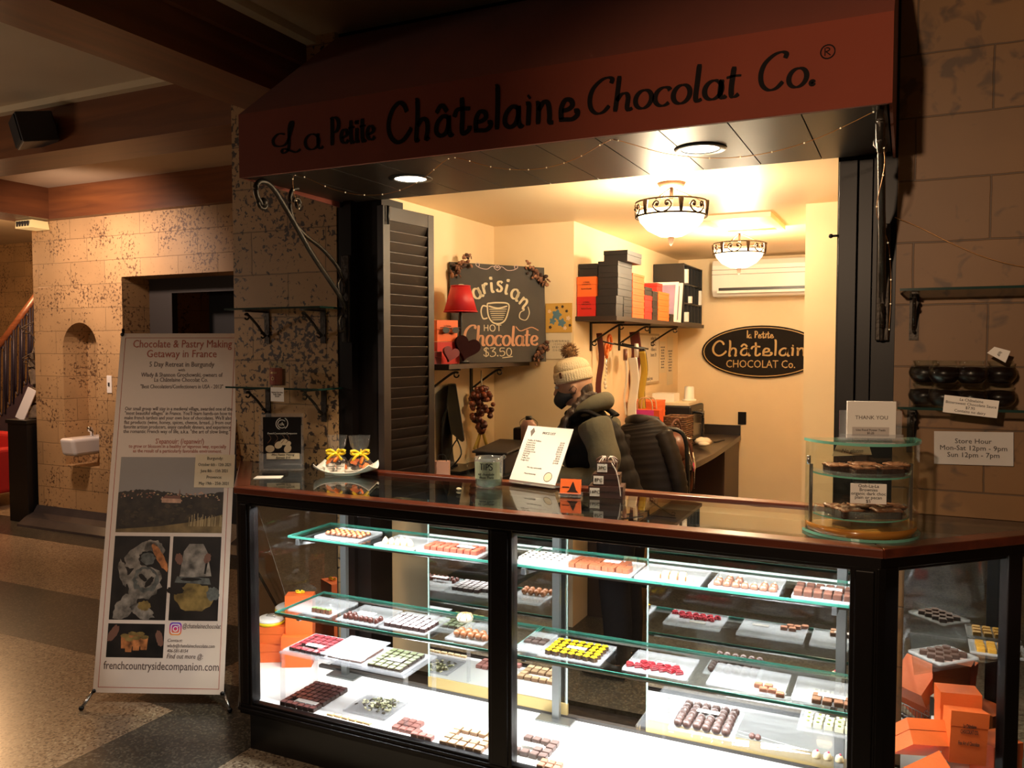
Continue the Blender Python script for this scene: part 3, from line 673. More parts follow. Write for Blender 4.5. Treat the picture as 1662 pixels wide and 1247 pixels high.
def choc(shape, cols, w=.024, d=.024, h=.015):
    """one chocolate; returns an unlinked prototype object with its base at z = 0"""
    m = MB(); ms = [mat('choc_%02x%02x%02x' % c, rgb(*c), .38, spec=.5) for c in cols]
    if shape == 'square':
        m.prism(rr(w, d, .003), 0, h-.002); m.prism(rr(w-.003, d-.003, .0025), h-.002, h, len(ms)-1)
    elif shape == 'dot':
        m.prism(rr(w, d, .003), 0, h); m.prism(arc(0, 0, .005, .005, 0, 350, 9), h, h+.002, 1)
    elif shape == 'stripe':
        m.prism(rr(w, d, .003), 0, h)
        for k in (-1, 0, 1): m.box((-w*.42, k*.007-.0022, h), (w*.42, k*.007+.0022, h+.0012), 1)
    elif shape == 'dome':
        m.lathe([(w/2, 0), (w/2, .004), (w*.46, h*.55), (w*.36, h*.82), (w*.18, h*.97), (.0001, h)], 14)
        if len(ms) > 1: m.ball((.002, 0, h), .004, 6, 1)
    elif shape == 'ball':
        m.ball((0, 0, w/2*.96), w/2, 14, 0, wob=.03)
    elif shape == 'log':
        m.prism(rr(w, d, .004), 0, h)
    elif shape == 'heart':
        hp = [(.011*1.0*math.sin(t)**3*1.25, .0011*(13*math.cos(t)-5*math.cos(2*t)-2*math.cos(3*t)-math.cos(4*t))*.95) for t in [2*PI*k/20 for k in range(20)]]
        m.prism(hp, 0, .006, 0, smooth=True); m.prism([(x*.86, y*.86) for x, y in hp], .006, .011, 0, smooth=True); m.prism([(x*.5, y*.5) for x, y in hp], .011, .0135, 0, smooth=True)
    elif shape == 'flower':
        m.prism([((.0115+.0018*math.cos(5*a))*math.cos(a), (.0115+.0018*math.cos(5*a))*math.sin(a)) for a in [2*PI*k/20 for k in range(20)]], 0, h)
        m.prism([((.0105+.0018*math.cos(5*a))*math.cos(a), (.0105+.0018*math.cos(5*a))*math.sin(a)) for a in [2*PI*k/20 for k in range(20)]], h, h+.002, 1)
    elif shape == 'cone':
        m.lathe([(w/2, 0), (w/2, h*.6), (w*.44, h*.8), (w*.25, h*1.2), (.002, h*1.45)], 12, 0)
    elif shape == 'cluster':
        m.ball((0, 0, .008), .013, 9, 0, sc=(1, .9, .6), wob=.12); m.ball((.004, -.003, .013), .007, 7, 1, sc=(1.2, .8, .6)); m.ball((-.005, .004, .013), .006, 7, 1, sc=(.8, 1.2, .6))
    me_o = m.build('chocolate', ms)
    COL.objects.unlink(me_o)
    return me_o
N_CHOC = 0
def batch(name, proto, spots, label, group, cat='chocolate', jit=.0012, rzj=6):
    """individual chocolates: a copy per spot"""
    global N_CHOC
    for x, y, z in spots:
        o = proto.copy(); o.name = name; COL.objects.link(o)
        o.location = (x+random.uniform(-jit, jit), y+random.uniform(-jit, jit), z); o.rotation_euler = (0, 0, R(random.uniform(-rzj, rzj)))
        tag(o, label, cat, group); N_CHOC += 1
def grid(cx, cy, z, nx, ny, px, py, skip=(), ang=0.):
    c, s = math.cos(ang), math.sin(ang); out = []
    for j in range(ny):
        for i in range(nx):
            if (i, j) in skip: continue
            u = (i-(nx-1)/2)*px; v = (j-(ny-1)/2)*py
            out.append((cx+u*c-v*s, cy+u*s+v*c, z))
    return out
def card(cx, cy, z, w=.06, d=.022, label='', tilt=0., rz_=0., lift=.0):
    m = MB(); m.box((-w/2, -d/2, 0), (w/2, d/2, .0012)); o = m.build('name_card', M_PAPER); o.location = (cx, cy, z+lift); o.rotation_euler = (tilt, 0, rz_)
    return tag(o, label, 'card', 'white name cards in the display case')
TZ = .0032
# upper shelf, left to right
z = S1+TZ
mk_tray(.20, .17, 'chocolate_tray', 'clear tray of nut clusters at the left end of the upper shelf', (-1.97, 2.63, S1))
batch('nut_cluster', choc('cluster', [(92, 48, 26), (196, 120, 66)]), grid(-1.965, 2.62, z, 7, 3, .025, .026), 'knobbly nut cluster on the leftmost tray of the upper shelf', 'nut clusters')
mk_tray(.17, .17, 'chocolate_tray', 'clear tray holding a few cream cones on the upper shelf', (-1.70, 2.62, S1))
batch('cream_cone', choc('cone', [(226, 190, 140)], .022, .022, .018), grid(-1.705, 2.575, z, 5, 1, .027, .026)+grid(-1.695, 2.605, z, 2, 1, .027, .026), 'pale cream cone chocolate on the upper shelf', 'cream cones')
mk_tray(.25, .17, 'chocolate_tray', 'white lined tray of red-brown squares on the upper shelf', (-1.475, 2.62, S1))
batch('chocolate_square', choc('square', [(128, 58, 42), (156, 78, 58)]), grid(-1.475, 2.60, z, 8, 3, .0275, .0275, skip=((4, 1), (5, 1), (6, 1), (4, 2), (5, 2))), 'red-brown chocolate square on the upper shelf, left of the mullion', 'red-brown squares')
card(-1.435, 2.615, z+.013, .07, .022, 'white card lying among the red-brown squares')
mk_tray(.17, .17, 'chocolate_tray', 'tray of white squares with dark dots on the upper shelf', (-1.122, 2.62, S1))
batch('white_square', choc('dot', [(238, 232, 214), (40, 28, 22)]), grid(-1.122, 2.61, z, 6, 4, .027, .027), 'white chocolate square with a dark dot, right of the mullion', 'white squares with dark dots')
mk_tray(.24, .17, 'chocolate_tray', 'tray of cocoa-dusted bars on the upper shelf', (-.912, 2.62, S1))
batch('cocoa_bar', choc('log', [(112, 60, 38)], .022, .05, .015), grid(-.912, 2.585, z, 9, 1, .0235, .055)+grid(-.922, 2.64, z, 8, 1, .0235, .05), 'cocoa-dusted chocolate bar on the upper shelf', 'cocoa bars')
card(-.887, 2.635, z+.016, .055, .022, 'white card lying on the cocoa bars')
mk_tray(.21, .17, 'chocolate_tray', 'tray with a short row of peach coloured squares on the upper shelf', (-.675, 2.62, S1))
batch('peach_square', choc('square', [(206, 148, 108), (222, 172, 132)], .022, .022, .016), grid(-.66, 2.568, z, 5, 1, .027, .026)+grid(-.665, 2.598, z, 3, 1, .027, .026), 'peach coloured chocolate square on the upper shelf', 'peach squares')
mk_tray(.21, .17, 'chocolate_tray', 'tray of brown domes with gold flecks on the upper shelf', (-.44, 2.62, S1))
batch('chocolate_dome', choc('dome', [(96, 62, 46), (214, 178, 120)], .026, .026, .018), grid(-.44, 2.568, z, 7, 1, .0275, .026)+[(-.523, 2.597, z), (-.495, 2.597, z), (-.495, 2.625, z), (-.467, 2.625, z), (-.358, 2.597, z), (-.386, 2.597, z)], 'brown chocolate dome with a gold fleck on the upper shelf', 'gold flecked domes')
mk_tray(.17, .17, 'chocolate_tray', 'tray of dark squares at the right end of the upper shelf', (-.215, 2.62, S1))
batch('dark_square', choc('square', [(70, 44, 34), (92, 60, 48)], .024, .024, .017), grid(-.215, 2.578, z, 6, 2, .0275, .03)+grid(-.215, 2.645, z, 6, 1, .0275, .03), 'dark chocolate square at the right end of the upper shelf', 'dark squares on the upper shelf')
card(-.195, 2.606, z+.018, .06, .02, 'white card lying on the dark squares at the right end of the upper shelf')
# middle shelf
z = S2+TZ
mk_tray(.20, .19, 'chocolate_tray', 'nearly empty clear tray at the left end of the middle shelf', (-2.09, 2.62, S2))
batch('green_topped_chocolate', choc('square', [(118, 74, 52), (104, 160, 84)], .019, .019, .018), grid(-2.05, 2.56, z, 4, 1, .023, .026), 'small chocolate with a green top at the left end of the middle shelf', 'green topped chocolates')
card(-2.04, 2.595, z, .06, .02, 'white card on the nearly empty tray of green tops')
mk_tray(.18, .19, 'chocolate_tray', 'tray of dark red-brown domes with a card on the middle shelf', (-1.86, 2.61, S2))
batch('dark_dome', choc('dome', [(72, 34, 26)], .021, .021, .020), grid(-1.855, 2.548, z, 7, 1, .0235, .026)+grid(-1.855, 2.575, z, 7, 1, .0235, .026, skip=((2, 0), (3, 0), (4, 0), (5, 0))), 'glossy dark dome on the middle shelf', 'dark domes on the middle shelf')
card(-1.85, 2.58, z+.02, .075, .024, 'white card resting on the dark domes')
mk_tray(.20, .19, 'chocolate_tray', 'tray of dark squares striped in white on the middle shelf', (-1.655, 2.61, S2))
batch('striped_square', choc('stripe', [(66, 40, 36), (232, 226, 226)], .023, .023, .013), grid(-1.655, 2.60, z, 7, 5, .0262, .0262, skip=((6, 4), (5, 4))), 'dark chocolate square striped in white on the middle shelf', 'white striped squares')
mk_tray(.15, .19, 'chocolate_tray', 'tray of cocoa truffles on the middle shelf beside the mullion', (-1.395, 2.61, S2))
batch('cocoa_truffle', choc('ball', [(134, 82, 48)], .027), grid(-1.385, 2.555, z, 5, 1, .0285, .03)+grid(-1.395, 2.585, z, 4, 1, .0285, .03), 'round cocoa truffle on the middle shelf', 'cocoa truffles')
m = MB(); m.lathe([(.02, 0), (.03, .006), (.032, .016), (.024, .028), (.0001, .033)], 20)
for a in range(7):
    q = 2*PI*a/7; m.tube([(.033*math.cos(q), .033*math.sin(q), .014), (.026*math.cos(q), .026*math.sin(q), .028), (.002, 0, .035)], .0016, 6, 1)
o = m.build('white_shell', [mat('white_choc', rgb(240, 228, 206), .35), mat('caramel', rgb(190, 150, 100), .4)]); o.location = (-1.50, 2.72, S2+.0005)
tag(o, 'large white ribbed chocolate shell behind the cocoa truffles', 'chocolate')
mk_tray(.09, .19, 'chocolate_tray', 'small tray of thin dark tablets on the middle shelf, just right of the mullion', (-1.163, 2.62, S2))
batch('dark_tablet', choc('square', [(76, 60, 54)], .024, .024, .008), grid(-1.163, 2.63, z, 3, 2, .027, .027), 'thin dark tablet on the middle shelf beside the metal standard', 'dark tablets')
card(-1.163, 2.56, z, .06, .03, 'white card in front of the thin dark tablets')
mk_tray(.22, .18, 'chocolate_tray', 'tray of yellow topped chocolates on the middle shelf', (-1.0, 2.605, S2))
batch('yellow_flower', choc('flower', [(70, 46, 22), (232, 196, 20)], .024, .024, .014), grid(-1.0, 2.60, z, 7, 5, .0272, .0272, skip=((2, 2), (3, 2), (4, 2))), 'flower shaped chocolate with a bright yellow top', 'yellow topped chocolates')
card(-1.0, 2.60, z+.014, .068, .02, 'white card among the yellow topped chocolates')
mk_tray(.21, .18, 'chocolate_tray', 'tray of glossy red hearts on the middle shelf', (-.71, 2.61, S2))
batch('red_heart', choc('heart', [(120, 22, 30)]), grid(-.72, 2.562, z, 7, 1, .027, .026)+grid(-.71, 2.592, z, 5, 1, .027, .026), 'glossy dark red heart chocolate on the middle shelf', 'red hearts', rzj=25)
card(-.70, 2.63, z, .06, .022, 'white card behind the red hearts')
mk_tray(.23, .18, 'chocolate_tray', 'nearly empty tray with four brown squares on the middle shelf', (-.43, 2.61, S2))
batch('brown_square', choc('square', [(128, 82, 60), (142, 94, 70)], .024, .022, .012), [(-.395, 2.57, z), (-.365, 2.57, z), (-.35, 2.543, z), (-.378, 2.543, z), (-.325, 2.525, z)], 'plain brown square on the nearly empty tray of the middle shelf', 'brown squares')
card(-.48, 2.56, z, .06, .022, 'white card on the nearly empty tray of brown squares')
mk_tray(.17, .18, 'chocolate_tray', 'tray at the right end of the middle shelf', (-.21, 2.61, S2))
batch('cocoa_square', choc('square', [(92, 62, 44), (120, 84, 60)], .026, .026, .013), grid(-.18, 2.545, z, 4, 2, .029, .029), 'brown square at the right end of the middle shelf', 'brown squares at the right end')
card(-.185, 2.56, z+.013, .075, .022, 'white card lying on the brown squares at the right end of the middle shelf')
# on the riser
z = RS+TZ
mk_tray(.20, .20, 'chocolate_tray', 'tray of red topped squares on the acrylic riser', (-2.105, 2.612, RS))
batch('red_square', choc('square', [(50, 24, 22), (128, 38, 44)], .025, .025, .014), grid(-2.10, 2.605, z, 6, 6, .0285, .0285, skip=((1, 1), (2, 1), (3, 1))), 'dark square with a red top on the acrylic riser', 'red topped squares')
card(-2.095, 2.575, z+.015, .08, .022, 'white card among the red topped squares')
mk_tray(.19, .20, 'chocolate_tray', 'tray under a clear lid on the middle of the acrylic riser', (-1.925, 2.61, RS))
batch('flat_bark', choc('square', [(112, 80, 68)], .05, .05, .008), grid(-1.925, 2.61, z, 3, 3, .054, .054), 'flat slab of chocolate bark under the clear lid', 'chocolate bark slabs')
m = MB(); m.box((-.095, -.10, 0), (.095, .10, .003)); o = m.build('tray_lid', M_TRAY); o.location = (-1.925, 2.61, RS+.022); o.rotation_euler = (R(2), 0, 0); tag(o, 'clear flat lid over the chocolate bark', 'lid')
card(-1.92, 2.585, RS+.026, .055, .02, 'white card on the clear lid over the bark')
mk_tray(.18, .20, 'chocolate_tray', 'tray of moss green squares at the right of the acrylic riser', (-1.735, 2.61, RS))
batch('green_square', choc('square', [(52, 40, 30), (88, 96, 54)], .026, .026, .013), grid(-1.735, 2.605, z, 5, 6, .030, .030, skip=((2, 2), (3, 2))), 'dark square with a moss green top on the acrylic riser', 'moss green squares')
card(-1.725, 2.59, z+.014, .06, .024, 'white card among the moss green squares')
# on the deck
z = DK+.0005
batch('glossy_square', choc('square', [(52, 30, 28), (84, 52, 50)], .025, .025, .016), grid(-2.11, 2.585, z, 6, 8, .028, .028, skip=((1, 1), (2, 1), (3, 1), (4, 1))), 'dark glossy square in the big block at the front left of the deck', 'dark glossy squares on the deck')
card(-2.09, 2.515, z+.016, .10, .024, 'white card on the big block of dark glossy squares')
mk_tray(.19, .17, 'chocolate_tray', 'flat tray of seeded white bark on the deck', (-1.84, 2.62, DK))
m = MB()
for k in range(120):
    x, y = random.gauss(-1.835, .04), random.gauss(2.645, .03)
    if abs(x+1.84) < .085 and abs(y-2.62) < .075:
        m.box((-.006, -.004, 0), (.006, .004, .003), random.choice((0, 0, 1, 2)), Matrix.Translation((x, y, z+.003+random.uniform(0, .004))) @ Euler((random.uniform(-.5, .5), random.uniform(-.5, .5), random.uniform(0, 3))).to_matrix().to_4x4())
tag(m.build('seed_bark', [mat('bark_white', rgb(226, 222, 180), .5), mat('bark_seed', rgb(90, 92, 50), .5), mat('bark_dark', rgb(60, 52, 36), .5)]), 'loose crumbs of pale green seeded bark on the deck', 'bark', kind='stuff')
batch('biscuit', choc('square', [(214, 182, 132), (232, 208, 166)], .03, .016, .008), grid(-1.87, 2.488, z, 6, 1, .034, .03), 'pale biscuit finger in the front row of the deck', 'pale biscuits')
batch('pink_square', choc('square', [(148, 96, 88), (166, 112, 104)], .027, .027, .014), grid(-1.62, 2.53, z, 4, 3, .0305, .0305, skip=((3, 1), (3, 2)))+grid(-1.545, 2.485, z, 3, 1, .0305, .03), 'pinkish brown square on the deck, left of the mullion', 'pinkish brown squares')
batch('gilded_square', choc('square', [(150, 112, 82), (214, 182, 140)], .030, .030, .014), grid(-1.385, 2.535, z, 5, 4, .0345, .0345, skip=((1, 2), (2, 2), (3, 2))), 'pale topped square on the deck beside the mullion', 'pale topped squares')
card(-1.385, 2.552, z+.002, .09, .028, 'white card among the pale topped squares')
batch('speckled_square', choc('square', [(88, 66, 60), (128, 104, 98)], .029, .029, .016), grid(-1.145, 2.58, z, 4, 4, .0335, .0335, skip=((0, 2), (1, 2), (2, 2), (0, 1), (1, 1))), 'speckled dark square on the deck, just right of the mullion', 'speckled dark squares')
card(-1.165, 2.585, z+.01, .085, .03, 'white card among the speckled dark squares')
batch('caramel_square', choc('square', [(158, 112, 88), (178, 132, 106)], .024, .024, .014), grid(-1.05, 2.488, z, 3, 2, .0275, .0275), 'caramel coloured square at the front of the deck', 'caramel squares')
r2 = thing('acrylic_riser', 'low clear acrylic riser table at the right on the lit deck', 'riser', (-.43, 2.7, DK))
m = MB(); m.box((-.76, 2.495, .394), (-.10, 2.835, .400)); m.build('top', glassmat('riser_acrylic', (.98, .98, .985), 1., .025, (.92, .94, .96)), r2)
for x, y in ((-.755, 2.50), (-.105, 2.50), (-.755, 2.83), (-.105, 2.83)):
    m = MB(); m.box((x-.004, y-.02 if y > 2.6 else y, DK+.0008), (x+.004, y if y > 2.6 else y+.02, .394)); m.build('leg', MATS['riser_acrylic'], r2)
z = RS+TZ
mk_tray(.20, .20, 'chocolate_tray', 'tray of round dark truffles on the right acrylic riser', (-.56, 2.61, RS))
batch('round_truffle', choc('ball', [(64, 43, 37)], .029), grid(-.56, 2.61, z, 6, 6, .0298, .0298, skip=((2, 3), (3, 3))), 'round dark truffle in the block on the right acrylic riser', 'round dark truffles')
card(-.558, 2.622, z+.027, .07, .022, 'white card lying on the round truffles')
batch('split_truffle', choc('ball', [(84, 56, 50)], .02), [(-.412, 2.558, RS), (-.392, 2.556, RS)], 'halved dark truffle beside the block of round truffles', 'halved truffles')
batch('pink_topped_chocolate', choc('dome', [(236, 214, 170), (214, 60, 84)], .024, .024, .02), grid(-.175, 2.525, RS, 4, 1, .031, .03), 'cream chocolate with a pink top at the front right of the right riser', 'pink topped creams')
mk_tray(.18, .15, 'chocolate_tray', 'tray of white and green squares at the back of the right riser', (-.205, 2.755, RS))
batch('white_green_square', choc('dot', [(232, 226, 192), (130, 140, 60)], .026, .026, .014), grid(-.205, 2.755, z, 5, 3, .031, .031), 'white square with a green speck at the back of the right riser', 'white and green squares')
# trays added in the right angled end in place of reflected ones
for k, (x, y, lab, col) in enumerate(((.11, 2.78, 'tray of dark tablets standing in for reflected ones, angled right end', (62, 42, 34)), (.26, 2.90, 'tray of golden tablets standing in for reflected ones, back of angled right end', (176, 130, 44)))):
    mk_tray(.15, .12, 'chocolate_tray', lab, (x, y, .667), rz_=R(45) if k == 0 else 0)
    batch('reflection_tablet', choc('square', [col], .024, .024, .012), grid(x, y, .667+TZ, 4, 3, .03, .03, ang=R(45) if k == 0 else 0), lab.replace('tray of ', '').replace('tablets', 'tablet').capitalize(), 'tablets on the angled end %s' % ('front', 'back')[k])
# ---------------------------------------------------------------- gift boxes
def gift_box(name, label, w, d, h, m_, loc, rz_=0., rot=None, group=None, lid=.45, words=None, face='front', cat='box', ink=None):
    t = thing(name, label, cat, loc, rz_, group, rot)
    e_ = .0015
    MB().box((-w/2+e_, -d/2+e_, 0), (w/2-e_, d/2-e_, h*(1-lid))).build('body', m_, t, True)
    MB().box((-w/2, -d/2, h*(1-lid)+.0012), (w/2, d/2, h)).build('lid', m_, t, True)
    if words:
        ink = ink or M_INK
        if face == 'front': M = frameM((0, -d/2-.0006, h*.56), (1, 0, 0), (0, 0, 1)); ww, hh = w, h
        elif face == 'top': M = frameM((0, 0, h+.0006), (1, 0, 0), (0, 1, 0)); ww, hh = w, d
        else: M = frameM((w/2+.0006, 0, h*.55), (0, 1, 0), (0, 0, 1)); ww, hh = d, h
        text('printed_name', words, hh*.11, M, ink, t, width=ww*.55)
    return t
NAME = 'La Châtelaine\nCHOCOLAT CO.\n\nFine Art of Chocolate'

# ---------------------------------------------------------------- boxes in the left end of the case
q = at_z(433, 1075, DK)
gift_box('gift_box', 'orange box at the bottom of the stack in the left end of the case', .13, .10, .085, M_ORANGE, (-2.535, 2.85, DK+.0008), R(30), group='orange boxes in the case')
gift_box('gift_box', 'orange box on top of another under the yellow banded tin', .14, .11, .075, M_ORANGE, (-2.535, 2.85, DK+.0865), R(22), group='orange boxes in the case')
gift_box('gift_box', 'tall plain orange box on the deck behind the acrylic riser', .13, .09, .135, M_ORANGE, (-2.405, 2.84, DK+.0008), R(28), group='orange boxes in the case')
gift_box('gift_box', 'orange box standing on edge with a yellow bow on top', .12, .07, .17, M_ORANGE, (-2.41, 2.862, DK+.1368), R(28), group='orange boxes in the case')
YEL = mat('yellow_ribbon', rgb(240, 206, 30), .45)
def tin(loc, label):
    t = thing('gift_tin', label, 'tin', loc, group='round white tins with yellow bands')
    MB().lathe([(.058, 0), (.062, .004), (.062, .014)], 24).build('band', YEL, t, True)
    MB().lathe([(.060, .014), (.061, .02), (.05, .028), (.0001, .029)], 24).build('lid', M_WHITE, t, True)
    MB().tube([(-.025, 0, .028), (-.015, 0, .038), (.015, 0, .038), (.025, 0, .028)], .003, 6).build('handle', M_STEEL, t, True)
tin((-2.56, 2.84, DK+.161), 'round white tin with a yellow band, on the orange stack by the corner post')
m = MB()
gift_box('gift_box', 'orange box hidden behind the tall ones, carrying the second tin', .11, .05, .20, M_ORANGE, (-2.545, 2.945, DK+.0008), R(5), group='orange boxes in the case')
tin((-2.52, 2.95-.035, DK+.2005), 'round white tin with a yellow band, farther from the corner post')
def bow(name, loc, s_, label, m_=None, cat='bow', tails=2):
    t = MB(); m_ = m_ or YEL
    for a in (25, 155, 80, 205):
        c_, s2 = math.cos(R(a)), math.sin(R(a))
        t.tube(cr([(0, 0, 0), (c_*s_*.5, s2*s_*.3, s_*.35), (c_*s_, s2*s_*.5, s_*.3), (c_*s_*.8, s2*s_*.55, s_*.02), (0, 0, 0)], 5), (s_*.02) if False else [(s_*.03, s_*.16)]*21, 6)
    for k in range(tails):
        sg = 1 if k else -1
        t.tube(cr([(0, 0, 0), (sg*s_*.4, -s_*.3, -s_*.15), (sg*s_*.8, -s_*.35, -s_*.55)], 5), [(s_*.03, s_*.14)]*11, 6)
    t.ball((0, 0, 0), s_*.18, 8)
    o = t.build(name, m_); o.location = loc
    return tag(o, label, cat) if cat else o
bow('ribbon_bow', (-2.41, 2.862, DK+.135+.1765), .022, 'yellow ribbon bow on the upright orange box in the case', tails=0)

# ---------------------------------------------------------------- boxes in the right end of the case
bk = thing('wire_basket', 'silver wire basket under the tilted orange boxes in the right end of the case', 'basket', (.06, 2.70, DK+.0008), R(45))
m = MB()
for z in (.003, .04, .08, .12): m.tube([(-.085, -.05, z), (.085, -.05, z), (.085, .05, z), (-.085, .05, z)], .002, 6, closed=True)
for k in range(-6, 7): m.tube([(k*.014, -.05, .12), (k*.014, -.05, .003), (k*.014, .05, .003), (k*.014, .05, .12)], .0012, 5)
m.build('mesh', M_STEEL, bk, True)
gift_box('gift_box', 'orange box lying tilted in the wire basket at the top left of the heap', .12, .13, .075, M_ORANGE, (.055, 2.72, .392), rot=(R(-38), R(6), R(30)), group='orange boxes in the angled end')
gift_box('gift_box', 'large orange box leaning low on the left of the heap, name facing up', .15, .17, .06, M_ORANGE, (.085, 2.66, .30), rot=(R(56), R(-28), R(22)), group='orange boxes in the angled end', words=NAME, face='top')
gift_box('gift_box', 'orange box standing upright at the front of the heap with the shop name', .11, .05, .15, M_ORANGE, (.168, 2.74, .375), rot=(R(-6), R(5), R(22)), group='orange boxes in the angled end', lid=.0+.3, words=NAME)
gift_box('gift_box', 'plain orange box standing behind the one with the shop name', .115, .075, .115, M_ORANGE, (.155, 2.845, .435), rot=(0, 0, R(12)), group='orange boxes in the angled end')
gift_box('gift_box', 'orange box at the back right of the heap, mostly hidden', .11, .10, .11, M_ORANGE, (.258, 2.86, .302), R(42), group='orange boxes in the angled end')
gift_box('gift_box', 'low orange box at the bottom right of the heap', .10, .10, .10, M_ORANGE, (.245, 2.835, DK+.0008), R(45), group='orange boxes in the angled end')
m = MB(); obox(m, Vector((.10, 2.86, 0)), Vector((.19, 2.896, 0)), .08, DK+.001, .432); tag(m.build('display_block', M_DECK), 'white block under the upright orange boxes', 'block')

# ---------------------------------------------------------------- things on the counter
CZ = CT
ph = thing('leaflet_holder', 'clear acrylic leaflet holder with black leaflets at the left end of the counter', 'leaflet holder', (-2.49, 2.845, CZ), R(25.5))
m = MB(); m.box((-.094, -.022, 0), (.094, .03, .004)); m.box((-.094, .012, .004), (.094, .015, .25)); m.box((-.094, -.022, .004), (.094, -.019, .075)); m.box((-.094, -.019, .004), (-.091, .012, .2)); m.box((.091, -.019, .004), (.094, .012, .2))
m.build('holder', M_ACRYL, ph, True)
m = MB(); m.box((-.080, -.004, .006), (.088, .010, .235)); o = m.build('leaflets', mat('leaflet_black', rgb(20, 17, 18), .3), ph, True)
m = MB(); LF = lambda x, y, d: Vector((x, -.0045-d, y))
ribbon(m, arc(.004, .205, .018, .018, 40, 320, 16), .003, 0, LF, raw=True); ribbon(m, arc(.004, .205, .026, .026, 100, 250, 10), .003, 0, LF, raw=True); ribbon(m, arc(.004, .208, .026, .026, -60, 60, 10), .003, 0, LF, raw=True)
brush(m, 'ch', -.006, .014, .199, .014, LF, .2)
m.build('emblem', M_WHITE, o, True)
text('printed_name', 'FrenchCountrysideCompanion', .012, frameM((.004, -.0052, .163), (1, 0, 0), (0, 0, 1)), M_WHITE, o, width=.13, shear=.3)
m = MB(); EGG = mat('egg_shell', rgb(206, 184, 152), .6); 
for x, z, r_, a in ((-.05, .095, .016, .1), (-.012, .112, .015, .6), (.012, .125, .014, .2), (.028, .095, .015, .9), (.03, .118, .011, .4)):
    m.prism([(x+1.25*r_*math.cos(t)*math.cos(a)-r_*math.sin(t)*math.sin(a), z+1.25*r_*math.cos(t)*math.sin(a)+r_*math.sin(t)*math.cos(a)) for t in [2*PI*k/14 for k in range(14)]], -.0055-.0004*x, -.004, 0, M=XZ(0))
for x in (-.06, -.03, .0, .02): m.tube(cr([(x, -.0052, .12), (x+.015, -.0052, .14), (x+.005, -.0052, .158)], 4), .0012, 5, 1)
m.build('printed_photo', [EGG, mat('twig_brown', rgb(120, 84, 60), .6)], o, True)
m = MB(); m.box((-.06, -.0235, .052), (.085, -.0226, .078)); o = m.build('handwritten_note', M_CREAMP, ph, True)
text('handwriting', 'Mini Pastry Making\nRetreat $10', .013, frameM((.012, -.0242, .065), (1, 0, 0), (0, 0, 1)), M_INK, o, shear=.25)
m = MB(); m.box((-.05, -.02, 0), (.05, .02, .008)); o = m.build('chocolate_bar', M_BLKBOX); o.location = (-2.43, 2.735, CZ); o.rotation_euler = (0, 0, R(25)); tag(o, 'dark wrapped bar lying in front of the leaflet holder', 'chocolate bar')
m = MB(); m.box((-.055, -.035, 0), (.055, .035, .0015)); o = m.build('leaflet', M_PAPER); o.location = (-2.40, 2.66, CZ); o.rotation_euler = (0, 0, R(30)); tag(o, 'loose white leaflet lying on the counter glass at the left', 'leaflet')

pl = thing('serving_dish', 'white porcelain dish with upswept corners under the bagged treats', 'dish', (-2.155, 2.865, CZ), R(20))
m = MB(); N = 14; W_, D_ = .135, .085; vs = []; fs = []
def dish(u, v, dz): return (u*W_*(1-.12*v*v), v*D_*(1-.1*u*u), .006+.034*(abs(u)**3)*(.6+.4*abs(v))+.010*abs(v)**3+dz)
for dz in (0, .004):
    for i in range(N+1):
        for j in range(N+1): vs.append(dish(i/N*2-1, j/N*2-1, dz))
K = (N+1)**2
for i in range(N):
    for j in range(N):
        a_ = i*(N+1)+j; b_ = a_+N+1; fs += [(a_, a_+1, b_+1, b_), (K+a_, K+b_, K+b_+1, K+a_+1)]
for i in range(N):
    for q_ in (i, N*(N+1)+i): fs.append((q_, q_+1, K+q_+1, K+q_))
    for q_ in (i*(N+1), i*(N+1)+N): fs.append((q_, q_+N+1, K+q_+N+1, K+q_))
m.add(vs, fs, 0, True); m.lathe([(.05, 0), (.052, .008)], 20, sx=1.2, sy=.8); m.build('porcelain', mat('porcelain', rgb(244, 238, 226), .18), pl, True)
CELLO = glassmat('cellophane', (.98, .98, .98), 1., .035, (1, 1, 1), .10)
ORS = mat('candied_orange', rgb(236, 122, 40), .35); CHO = mat('dark_chocolate', rgb(44, 26, 20), .35)
def treat_bag(loc, rz_, label):
    t = thing('treat_bag', label, 'bag of treats', loc, rz_, 'cellophane bags on the dish')
    random.seed(int(abs(loc[0])*1000))
    m = MB()
    for k in range(5):
        a = k*1.2; x, y, z = .02*math.cos(a), .012*math.sin(a), .012+.007*k
        m.prism(arc(0, 0, .026, .026, 0, 180, 10), 0, .007, 0, M=Matrix.Translation((x, y-.004, z)) @ Euler((R(62), random.uniform(-.3, .3), a)).to_matrix().to_4x4())
    m.build('orange_slices', ORS, t, True)
    m = MB()
    for k in range(7): m.ball((random.uniform(-.03, .03), random.uniform(-.012, .02), random.uniform(.014, .05)), .014, 8, 0, sc=(1.2, .8, .8), wob=.1)
    m.build('chocolate_coating', CHO, t, True)
    m = MB(); rp = lambda a: .10*math.sin(5*a+loc[0]*9)+.07*math.sin(11*a)
    m.lathe([(.03, .002), (.046, .012), (.048, .035), (.032, .062), (.012, .074), (.016, .082), (.034, .110), (.041, .155)], 26, 0, ripple=rp, sx=1.05, sy=.6); m.f.pop(); m.m.pop(); m.sm.pop()
    m.build('cellophane_bag', CELLO, t, True)
    b_ = bow('ribbon_bow', (0, -.014, .076), .042, None, cat=None); b_.parent = t
    return t
treat_bag((-2.198, 2.858, CZ+.0125), R(15), 'cellophane bag of candied orange with a yellow bow, left on the dish')
treat_bag((-2.100, 2.886, CZ+.0125), R(40), 'cellophane bag of candied orange with a yellow bow, right on the dish')
